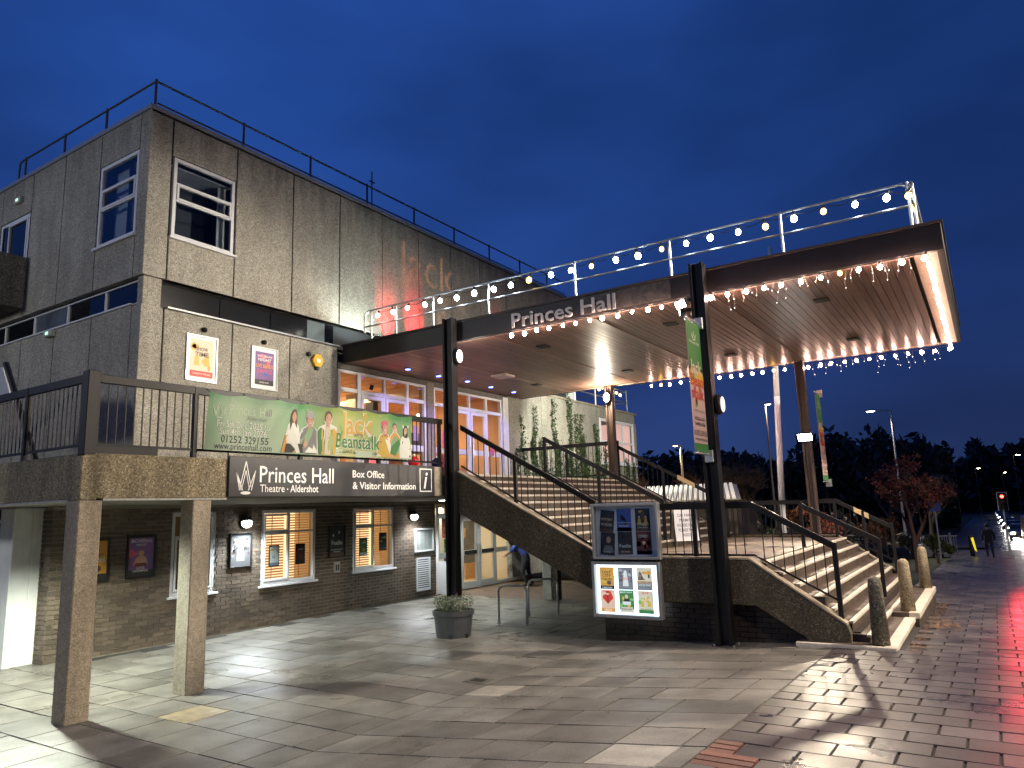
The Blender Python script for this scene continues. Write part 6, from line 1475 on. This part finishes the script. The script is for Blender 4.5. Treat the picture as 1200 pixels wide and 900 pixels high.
bark = M('dark_bark', (.11, .08, .06), .9); barkr = M('reddish_bark', (.09, .05, .04), .9)
redleaf = M('autumn_red_leaf', (.17, .048, .034), .6, rnd=.5, island=1, trans=.3); redleaf2 = M('autumn_orange_leaf', (.18, .07, .03), .6, rnd=.5, island=1, trans=.3); dl = M('evergreen_leaf', (.085, .075, .055), .8, rnd=.5, island=1)
tree('small red leaved autumn tree on the grass verge beside the footpath', -3.0, 37, ground_z(-3, 37), 6.0, 12, barkr, redleaf, 2300, (.05, .10), depth=5, spread=.42, crown=.26, name='autumn_tree')
tree('orange and red leaved bush beside the leaning street lamp', -4.9, 40, ground_z(-4.9, 40)-.1, 3.9, 13, barkr, redleaf2, 1500, (.05, .10), depth=5, spread=.40, crown=.22, name='autumn_tree')
tree('dark green bushy tree between the red tree and the pedestrian barrier', -2.6, 43.5, lowz(0, 43)-.2, 3.2, 14, bark, M('olive_leaf', (.07, .085, .02), .7, rnd=.4, island=1), 2600, (.06, .12), depth=5, spread=.5, crown=.16, name='bushy_tree')
tree('broad bare tree with fine upswept twigs behind the red tree', -4.2, 66, lowz(0, 66), 8.8, 15, bark, None, 0, depth=7, spread=.36, crown=.20, up=.55)
tree('tall bare tree at the right edge over the queue of traffic', 10.5, 92, lowz(0, 92), 13.5, 16, bark, None, 0, depth=7, spread=.42, crown=.24)
tree('bare tree rising beyond the road left of the traffic signal', -9.5, 90, lowz(0, 90), 11, 17, bark, None, 0, depth=7, spread=.42, crown=.22)
tree('bare spreading tree silhouetted left of the flagpole', -20.5, 78, lowz(0, 70), 11.5, 18, bark, None, 0, depth=7, spread=.48, crown=.25)
tree('bare tree silhouetted just right of the lower wing of the theatre', -34, 78, lowz(0, 70), 12.5, 19, bark, None, 0, depth=7, spread=.45, crown=.25)
tree('bare tree silhouetted behind the slim warm street lamp', -27, 82, lowz(0, 70), 12, 20, bark, None, 0, depth=7, spread=.45, crown=.24)
tree('rust coloured leafy tree glowing beyond the landing, left of the thin street lamp', -13.8, 66, lowz(0, 66), 7.2, 21, bark, M('rust_leaf', (.15, .05, .018), .7, rnd=.4, island=1), 4200, (.12, .22), depth=5, spread=.48, crown=.18, name='autumn_tree')
tree('bare tree on the far side of the road at the right edge', 14, 80, lowz(0, 80), 9, 22, bark, M('rust_leaf', (.15, .05, .018), .7, rnd=.4, island=1), 900, (.12, .22), depth=6, spread=.45, crown=.2)
# far woodland mass
def wood(name, lab, x0, x1, y0, y1, hmin, hmax, n, seed, s=(.35, .9)):
    r = random.Random(seed); mb = MB(); hs = [r.uniform(hmin, hmax) for i in range(24)]
    for i in range(n):
        t = r.random(); x = x0+(x1-x0)*t; k = t*22; a = int(k); f = k-a; h = hs[a]*(1-f)+hs[a+1]*f; h *= 1+.12*math.sin(t*55)+.06*math.sin(t*131+1)
        z = h*(1-abs(r.gauss(0, .36))); z = max(z, 0)
        leafball(mb, (x, r.uniform(y0, y1), z-1.7), (.6, .6, .5), 1, s[0], s[1], r)
    single(name, mb, dl, lab, 'woodland', kind='stuff', recalc=False)
    bb_ = MB(); 
    for i in range(22):
        xa = x0+(x1-x0)*i/22; xb = x0+(x1-x0)*(i+1)/22; ya = (y0+y1)/2+r.uniform(-1, 1); bb_.box(xa, xb+.3, y1, y1+1.5+r.random(), -4, min(hs[i], hs[i+1])*.80-1.7)
    return bb_
b1 = wood('distant_woodland', 'dark mass of trees along the horizon beyond the steps', -95, -4, 100, 118, 9.3, 13.2, 18000, 5)
single('distant_woodland', b1, M('woodland_floor', (.03, .028, .02), 1.0), 'dark undergrowth inside the woodland on the horizon', 'woodland', kind='stuff')
b1 = wood('distant_woodland', 'dark hillside wood behind the queue of traffic', -22, 60, 230, 260, 13, 19, 9000, 6, (.8, 2.0))
single('distant_woodland', b1, MATS['woodland_floor'], 'dark undergrowth of the hillside wood behind the traffic', 'woodland', kind='stuff')
b1 = wood('distant_woodland', 'dark trees and bushes along the right side of the road', 12, 40, 80, 130, 5, 8.5, 6000, 7, (.3, .8))
single('distant_woodland', b1, MATS['woodland_floor'], 'dark undergrowth along the right side of the road', 'woodland', kind='stuff')
b1 = wood('roadside_hedge', 'dark hedge and bushes beyond the grass verge', -26, -4.5, 46, 50, 2.0, 3.2, 5000, 8, (.12, .3))
single('roadside_hedge', b1, MATS['woodland_floor'], 'dark inside of the hedge beyond the grass verge', 'hedge', kind='stuff')

# ================================================================== CARS
def car(lab, x, y, z, rot, paint, lights='off', grp=None, hl=None, s_l=30):
    T = Thing('car', lab, 'car', (0, 0, 0), grp)
    side = [(-2.1, .35), (-2.12, .62), (-2.02, .88), (-1.75, .95), (-1.1, 1.02), (1.35, .98), (2.0, .92), (2.12, .70), (2.14, .38), (1.9, .24), (-1.9, .24)]
    body = MB(); 
    secs = [(-.86, .90), (-.80, 1.0), (.80, 1.0), (.86, .90)]; n = len(side); vs = []; fs = []
    for (xx, k) in secs: vs += [(xx, p[0]*(.985 if k < 1 else 1), .62+(p[1]-.62)*(k if p[1] > .62 else 1)) for p in side]
    for j in range(3):
        for i in range(n): fs.append((j*n+i, j*n+(i+1) % n, (j+1)*n+(i+1) % n, (j+1)*n+i))
    fs += [tuple(range(n))[::-1], tuple(range(3*n, 4*n))]; body.add(vs, fs); T.part('body', body, paint, bevel=.02, smooth=False)
    cb = [(-1.12, .98), (-.55, 1.40), (.75, 1.46), (1.55, 1.30), (1.95, .95)]; vs = [(-.78, a, b) if b < 1.1 else (-.62, a, b) for a, b in cb]+[(.78, a, b) if b < 1.1 else (.62, a, b) for a, b in cb]; n = 5
    T.part('cabin', (lambda m: (m.add(vs, [(0, 1, 2, 3, 4), (5, 6, 7, 8, 9)][::-1]+[(i, i+1, i+6, i+5) for i in range(4)]+[(4, 0, 5, 9)]), m)[1])(MB()), M('car_glass', (.02, .025, .03), .08, spec=.8))
    T.part('roof_panel', MB().hexa([(-.60, -.5, 1.40), (.60, -.5, 1.40), (.60, .8, 1.455), (-.60, .8, 1.455), (-.58, -.48, 1.425), (.58, -.48, 1.425), (.58, .78, 1.48), (-.58, .78, 1.48)]), paint)
    for sx in (-1, 1):
        pb = MB()
        for (a, b) in (((sx*.79, -1.14, .98), (sx*.63, -.55, 1.41)), ((sx*.63, .75, 1.46), (sx*.63, -.55, 1.41)), ((sx*.79, .2, .98), (sx*.635, .2, 1.44)), ((sx*.63, .75, 1.46), (sx*.79, 1.9, .96))): pb.tube(a, b, .028, n=4)
        T.part('window_pillars', pb, paint)
        for yy in (-1.3, 1.3):
            w = T.part('wheel', MB().tube((sx*.70, yy, .31), (sx*.88, yy, .31), .31, n=16), M('tyre', (.02, .02, .02), .8)); T.part('rim', MB().tube((sx*.875, yy, .31), (sx*.89, yy, .31), .19, n=10), grey_al, parent=w)
        T.part('headlight', MB().box(sx*.62-.17, sx*.62+.17, -2.15, -2.03, .60, .74), em('head_on', hl or (1, .95, .85), s_l) if lights == 'on' else grey_al, bevel=.02)
        T.part('tail_light', MB().box(sx*.66-.13, sx*.66+.13, 2.06, 2.15, .66, .82), em('tail_on', (1, .03, .02), 5) if lights == 'tail' else M('tail_lens', (.25, .01, .01), .3), bevel=.02)
        T.part('door_mirror', MB().box(sx*.88-.09, sx*.88+.09, -.62, -.5, .98, 1.1), paint, bevel=.02)
    T.part('grille', MB().box(-.4, .4, -2.16, -2.1, .45, .62), inkk); T.part('number_plate', MB().box(-.26, .26, -2.17, -2.155, .36, .47), flat('plate_white', (.7, .7, .65)))
    T.o.location = (x, y, z); T.o.rotation_euler = (0, 0, rot); return T
blue_car = M('dark_blue_car_paint', (.022, .035, .065), .25, .4, coat=.6); grey_car = M('grey_car_paint', (.10, .10, .11), .3, .4, coat=.6); white_car = M('white_car_paint', (.60, .58, .56), .3, coat=.5)
car('dark blue car parked behind the far railing at the foot of the steps', -6.4, 47, lowz(0, 47)-.45, rad(112), blue_car)
car('pale car parked beyond the dark blue car, half hidden by the red tree', -4.6, 53, lowz(0, 53)-.4, rad(105), white_car)
labs = ['oncoming car with headlights on, nearest in the queue at the lights', 'second oncoming car in the queue, behind the nearest headlights', 'third oncoming car in the queue of headlights', 'fourth oncoming car in the queue of headlights', 'fifth oncoming car in the queue of headlights', 'sixth oncoming car, far up the queue', 'farthest oncoming car at the end of the queue']
rq = random.Random(4)
proto = None
for i, lb in enumerate(labs):
    y = 84+i*13+i*i*1.2; xq = 1.95-.10*i
    if proto is None: proto = car(lb, xq, y, lowz(0, y)-.10, 0, grey_car, 'on', 'queue of oncoming cars', s_l=140); T_ = proto.o
    else: T_ = dup(proto.o, (xq, y, lowz(0, y)-.10), lb)
    if i in (0, 1, 2): lamp('SPOT', 'headlight_beam', (xq, y-2.4, lowz(0, y)+.6), 500, (1, .95, .85), (xq-2.2, y-25, lowz(0, y-25)+.1), size=.25, spot=45, blend=.6)
# amber lit van at the right edge
T = Thing('delivery_van', 'van with glowing amber light at the right edge by the road', 'van', (2.9, 76.5, lowz(0, 76)))
zz = lowz(0, 76)-.1; vx, vy = -3.4, 13
def vh(pts): return [(a+vx, b+vy, c) for a, b, c in pts]
T.part('body', MB().hexa(vh([(5.3, 61.5, zz+.3), (7.2, 61.5, zz+.3), (7.2, 66.5, zz+.3), (5.3, 66.5, zz+.3), (5.4, 62.2, zz+2.2), (7.1, 62.2, zz+2.2), (7.1, 66.4, zz+2.3), (5.4, 66.4, zz+2.3)])), M('amber_van_paint', (.45, .28, .10), .4), bevel=.06)
T.part('windscreen', MB().hexa(vh([(5.5, 61.62, zz+1.1), (7.0, 61.62, zz+1.1), (7.0, 61.7, zz+1.1), (5.5, 61.7, zz+1.1), (5.55, 62.0, zz+1.95), (6.95, 62.0, zz+1.95), (6.95, 62.1, zz+1.95), (5.55, 62.1, zz+1.95)])), M('car_glass', (.02, .025, .03), .08))
for sx in (5.6+vx, 6.9+vx):
    T.part('headlight', MB().box(sx-.15, sx+.15, 61.4+vy, 61.5+vy, zz+.6, zz+.85), em('amber_head', (1, .75, .3), 40)); T.part('wheel', MB().tube((sx-.12, 62.3+vy, zz+.33), (sx+.12, 62.3+vy, zz+.33), .33, n=14), MATS['tyre'])

# ================================================================== SIGNALS AND STREET FURNITURE
def signal(lab, x, y, h, p, zb=None, s=26, size=.12, tgt=(0, 0, .3), spot=70, beam=1):
    zb = lowz(x, y) if zb is None else zb; T = Thing('traffic_signal', lab, 'traffic signal', (x, y, zb), 'traffic signals at the crossing')
    T.part('post', MB().tube((x, y, zb), (x, y, zb+h), .06, n=10), grey_al)
    T.part('head', MB().box(x-.17, x+.17, y-.22, y-.02, zb+h-.98, zb+h), black, bevel=.02)
    T.part('backboard', MB().box(x-.30, x+.30, y-.03, y-.015, zb+h-1.12, zb+h+.12), black)
    fr_ = MB(); fr_.box(x-.30, x-.27, y-.045, y-.03, zb+h-1.12, zb+h+.12).box(x+.27, x+.30, y-.045, y-.03, zb+h-1.12, zb+h+.12).box(x-.27, x+.27, y-.045, y-.03, zb+h+.09, zb+h+.12); T.part('white_border', fr_, pvc)
    for i, m_ in enumerate((em('red_lens', (1, .03, .02), s), M('amber_lens', (.10, .05, .01), .3), M('green_lens', (.01, .06, .02), .3))):
        T.part('lens', MB().tube((x, y-.235, zb+h-.17-i*.31), (x, y-.22, zb+h-.17-i*.31), .105, n=16), m_)
        T.part('hood', MB().tube((x, y-.40, zb+h-.12-i*.31), (x, y-.22, zb+h-.12-i*.31), .12, n=16, caps=False), black, recalc=False)
    if beam: lamp('SPOT', 'red_signal_beam', (x, y-.32, zb+h-.20), p, (1, .03, .05), tgt, size=size, spot=spot, blend=.7, parent=T.o)
signal('red traffic signal beyond the walking man', .66, 60, 3.75, 5000, spot=4.5, size=.3, tgt=(1.2, 26, 1))
signal('nearer red traffic signal added outside the right edge of the view for its red streak', 3.0, 33, 3.4, 3000, spot=16, size=.25, tgt=(1.6, 14, .1))  # unseen signal added to throw a red streak on the wet path
# pedestrian guard rail
T = Thing('pedestrian_barrier', 'grey vertical bar pedestrian barrier at the crossing beyond the grass verge', 'barrier', (-3.2, 50.5, -1))
zz = lowz(0, 50.5); zz2 = zz
bar_me = mesh_of(MB().box(-.012, .012, -.012, .012, 0, 1.0), 'bar', [grey_al])
for (xa, xb) in ((-5.3, -3.6), (-3.6, -1.9)):
    T.part('rail', MB().box(xa, xb, 50.48, 50.52, zz+1.08, zz+1.13).box(xa, xb, 50.48, 50.52, zz+.08, zz+.12), grey_al)
    T.part('post', MB().box(xa-.03, xa+.03, 50.46, 50.54, zz, zz+1.15), grey_al)
    k = xa+.12
    while k < xb: T.inst('bar', bar_me, (k, 50.5, zz+.1)); k += .115
def sign_post(lab, x, y, h, m_, w, hh, zb=None):
    zb = lowz(x, y) if zb is None else zb; T = Thing('sign_post', lab, 'sign', (x, y, zb)); T.part('post', MB().tube((x, y, zb), (x, y, zb+h), .04, n=8), grey_al)
    T.part('plate', MB().box(x-w/2, x+w/2, y-.06, y-.04, zb+h-hh, zb+h), m_, bevel=.01)
sign_post('small blue sign on a grey pole at the end of the grass verge', -2.35, 41.5, 2.85, M('blue_sign', (.03, .06, .28), .4), .5, .45)
sign_post('white bordered sign at the right edge over the road', 2.15, 42, 4.1, M('white_sign', (.6, .6, .6), .4), .5, .7)
T = Thing('keep_left_bollard', 'black bollard with a yellow glowing panel beside the walking man', 'bollard', (-1.1, 49, lowz(0, 49))); zz = lowz(0, 49)
T.part('shell', MB().box(-1.32, -1.10, 48.9, 49.1, zz, zz+1.15), black, bevel=.03); T.part('panel', MB().hexa([(-1.08, 48.85, zz+.35), (-.98, 48.85, zz+.25), (-.98, 48.9, zz+.25), (-1.08, 48.9, zz+.35), (-1.2, 48.85, zz+1.0), (-1.08, 48.85, zz+1.05), (-1.08, 48.9, zz+1.05), (-1.2, 48.9, zz+1.0)]), em('yellow_glow_panel', (1, .8, .05), .9))  # the panel's shine is put in as emission
for (x, y, lab) in ((-2.0, 44.5, 'thin grey post at the corner of the grass verge'), (1.5, 50.5, 'grey post at the right edge of the footpath beyond the walking man')):
    single('guard_post', MB().tube((x, y, lowz(0, y)-.1), (x, y, lowz(0, y)+1.35), .05, n=8), grey_al, lab, 'post', 'grey posts at the crossing')

# ================================================================== PEOPLE
def person(lab, base, joints, edges, radii, mats_, hair, hair_mat, rotz, extra=None):
    """one skinned body; face materials picked by the nearest bone"""
    me = bpy.data.meshes.new('body'); names = list(joints); idx = {n: i for i, n in enumerate(names)}
    me.from_pydata([joints[n] for n in names], [(idx[a], idx[b]) for a, b, _ in edges], [])
    o = bpy.data.objects.new('body', me); COL.objects.link(o); sk = o.modifiers.new('skin', 'SKIN')
    for n, i in idx.items():
        rr__ = radii[n]; me.skin_vertices[0].data[i].radius = rr__ if isinstance(rr__, tuple) else (rr__, rr__)
        me.skin_vertices[0].data[i].use_root = (n == 'pelvis')
    sk.use_smooth_shade = True; sb = o.modifiers.new('sub', 'SUBSURF'); sb.levels = 2; sb.render_levels = 2
    m2_ = bpy.data.meshes.new_from_object(o.evaluated_get(bpy.context.evaluated_depsgraph_get())); bpy.data.objects.remove(o)
    for m_ in mats_: m2_.materials.append(m_)
    segs = [(Vector(joints[a]), Vector(joints[b]), mi) for a, b, mi in edges]
    for f in m2_.polygons:
        c = f.center; best = None
        for a, b, mi in segs:
            ab_ = b-a; t = max(0, min(1, (c-a).dot(ab_)/max(ab_.length_squared, 1e-9))); d = (a+ab_*t-c).length
            if best is None or d < best[0]: best = (d, mi)
        f.material_index = best[1]; f.use_smooth = True
    T = Thing('person', lab, 'person', base); b = bpy.data.objects.new('body', m2_); COL.objects.link(b); b.parent = T.o
    hd = Vector(joints['head'])
    hb = MB(); hb.ball(tuple(hd+Vector((0, .012, .025))), .112, 14, 10, 0, (.88, 1.0, 1.08)); q = T.part('hair', MB(), hair_mat) if False else None
    hm_ = mesh_of(hb, 'hair', [hair_mat], smooth=True); ho = bpy.data.objects.new('hair', hm_); COL.objects.link(ho); ho.parent = T.o
    if extra: 
        for nm, mb_, mt in extra: e_ = bpy.data.objects.new(nm, mesh_of(mb_, nm, [mt], smooth=True)); COL.objects.link(e_); e_.parent = T.o
    T.o.rotation_euler = (0, 0, rotz); return T
skin = M('skin', (.45, .27, .20), .55); dkc = M('black_coat', (.016, .016, .018), .8, n1=(12, .2)); trs = M('dark_trousers', (.022, .024, .032), .8, n1=(12, .2)); blt = M('blue_top', (.03, .06, .26), .75, n1=(10, .2)); shoe = M('black_shoe', (.012, .012, .012), .4); hairb = M('brown_hair', (.04, .025, .018), .7)
def hand(J, E, Rr, s, w, d, up_=(0, 0, -1)):
    """five short fingers rooted in the palm"""
    w = Vector(w); d = Vector(d).normalized(); side = d.cross(Vector((0, 1, 0))); side = side.normalized() if side.length > .1 else Vector((1, 0, 0))
    J[s+'palm'] = tuple(w+d*.07); Rr[s+'palm'] = (.035, .018); E.append((s+'wrist', s+'palm', 0))
    for i, (o_, l) in enumerate(((-.03, .07), (-.01, .08), (.01, .078), (.03, .06))):
        a = w+d*.10+side*o_; J[s+'f%d' % i] = tuple(a); J[s+'g%d' % i] = tuple(a+d*l*.6+Vector((0, -.015, 0))); Rr[s+'f%d' % i] = .010; Rr[s+'g%d' % i] = .008
        E.append((s+'palm', s+'f%d' % i, 0)); E.append((s+'f%d' % i, s+'g%d' % i, 0))
    a = w+d*.05-side*.045+Vector((0, -.02, 0)); J[s+'t'] = tuple(a); Rr[s+'t'] = .011; E.append((s+'palm', s+'t', 0))
# walking man, seen from the front or back in black coat
J = dict(pelvis=(0, 0, .96), waist=(0, 0, 1.10), chest=(0, -.01, 1.32), neckb=(0, -.01, 1.47), neck=(0, -.02, 1.54), head=(0, -.03, 1.66), crown=(0, -.03, 1.72),
         Lsh=(.19, 0, 1.42), Lel=(.27, .04, 1.15), Lwrist=(.25, -.04, .92), Rsh=(-.19, 0, 1.42), Rel=(-.27, .06, 1.15), Rwrist=(-.26, -.02, .92),
         Lhip=(.10, 0, .92), Lkn=(.11, -.13, .52), Lan=(.10, -.10, .10), Lto=(.11, -.24, .04), Rhip=(-.10, 0, .92), Rkn=(-.10, .02, .50), Ran=(-.10, .20, .14), Rto=(-.10, .12, .03))
E = [('pelvis', 'waist', 1), ('waist', 'chest', 1), ('chest', 'neckb', 1), ('neckb', 'neck', 0), ('neck', 'head', 0), ('head', 'crown', 0), ('chest', 'Lsh', 1), ('Lsh', 'Lel', 1), ('Lel', 'Lwrist', 1), ('chest', 'Rsh', 1), ('Rsh', 'Rel', 1), ('Rel', 'Rwrist', 1),
     ('pelvis', 'Lhip', 1), ('Lhip', 'Lkn', 2), ('Lkn', 'Lan', 2), ('Lan', 'Lto', 3), ('pelvis', 'Rhip', 1), ('Rhip', 'Rkn', 2), ('Rkn', 'Ran', 2), ('Ran', 'Rto', 3)]
Rr = dict(pelvis=(.19, .13), waist=(.18, .13), chest=(.20, .14), neckb=(.09, .08), neck=.055, head=(.085, .10), crown=(.06, .07), Lsh=.085, Lel=.062, Lwrist=.045, Rsh=.085, Rel=.062, Rwrist=.045, Lhip=.11, Lkn=.075, Lan=.05, Lto=.04, Rhip=.11, Rkn=.075, Ran=.05, Rto=.04)
hand(J, E, Rr, 'L', J['Lwrist'], (0, -.2, -1)); hand(J, E, Rr, 'R', J['Rwrist'], (0, -.2, -1))
person('man in a black coat and dark trousers walking along the wet footpath', (-.35, 46.5, lowz(0, 46.5)), J, E, Rr, [skin, dkc, trs, shoe], None, hairb, rad(190))
# person in blue top bending at the lower doors, seen from behind
J = dict(pelvis=(0, 0, .90), waist=(0, -.06, 1.05), chest=(0, -.22, 1.24), neckb=(0, -.33, 1.34), neck=(0, -.38, 1.37), head=(0, -.48, 1.40), crown=(0, -.53, 1.42),
         Lsh=(.18, -.27, 1.30), Lel=(.24, -.46, 1.12), Lwrist=(.20, -.62, 1.02), Rsh=(-.18, -.27, 1.30), Rel=(-.23, -.46, 1.10), Rwrist=(-.18, -.62, .98),
         Lhip=(.10, 0, .86), Lkn=(.13, -.12, .48), Lan=(.13, .02, .10), Lto=(.14, -.14, .04), Rhip=(-.10, 0, .86), Rkn=(-.12, .02, .48), Ran=(-.12, .16, .10), Rto=(-.12, .02, .04))
Rr = dict(Rr); 
E = [e for e in E if e[0][1:] not in ('palm',) and e[1][1:] not in ('palm',) and not (e[0][1] in 'fgt' and e[0][0] in 'LR' and len(e[0]) <= 3 and e[0][1:2] in 'fg' )]
E = [('pelvis', 'waist', 1), ('waist', 'chest', 1), ('chest', 'neckb', 1), ('neckb', 'neck', 0), ('neck', 'head', 0), ('head', 'crown', 0), ('chest', 'Lsh', 1), ('Lsh', 'Lel', 1), ('Lel', 'Lwrist', 0), ('chest', 'Rsh', 1), ('Rsh', 'Rel', 1), ('Rel', 'Rwrist', 0),
     ('pelvis', 'Lhip', 2), ('Lhip', 'Lkn', 2), ('Lkn', 'Lan', 2), ('Lan', 'Lto', 3), ('pelvis', 'Rhip', 2), ('Rhip', 'Rkn', 2), ('Rkn', 'Ran', 2), ('Ran', 'Rto', 3)]
hand(J, E, Rr, 'L', J['Lwrist'], (0, -.8, -.5)); hand(J, E, Rr, 'R', J['Rwrist'], (0, -.8, -.5))
person('person in a royal blue top and dark trousers leaning forward at the lower glass doors', (-12.5, 19.9, 0), J, E, Rr, [skin, blt, trs, shoe], None, hairb, rad(-70))
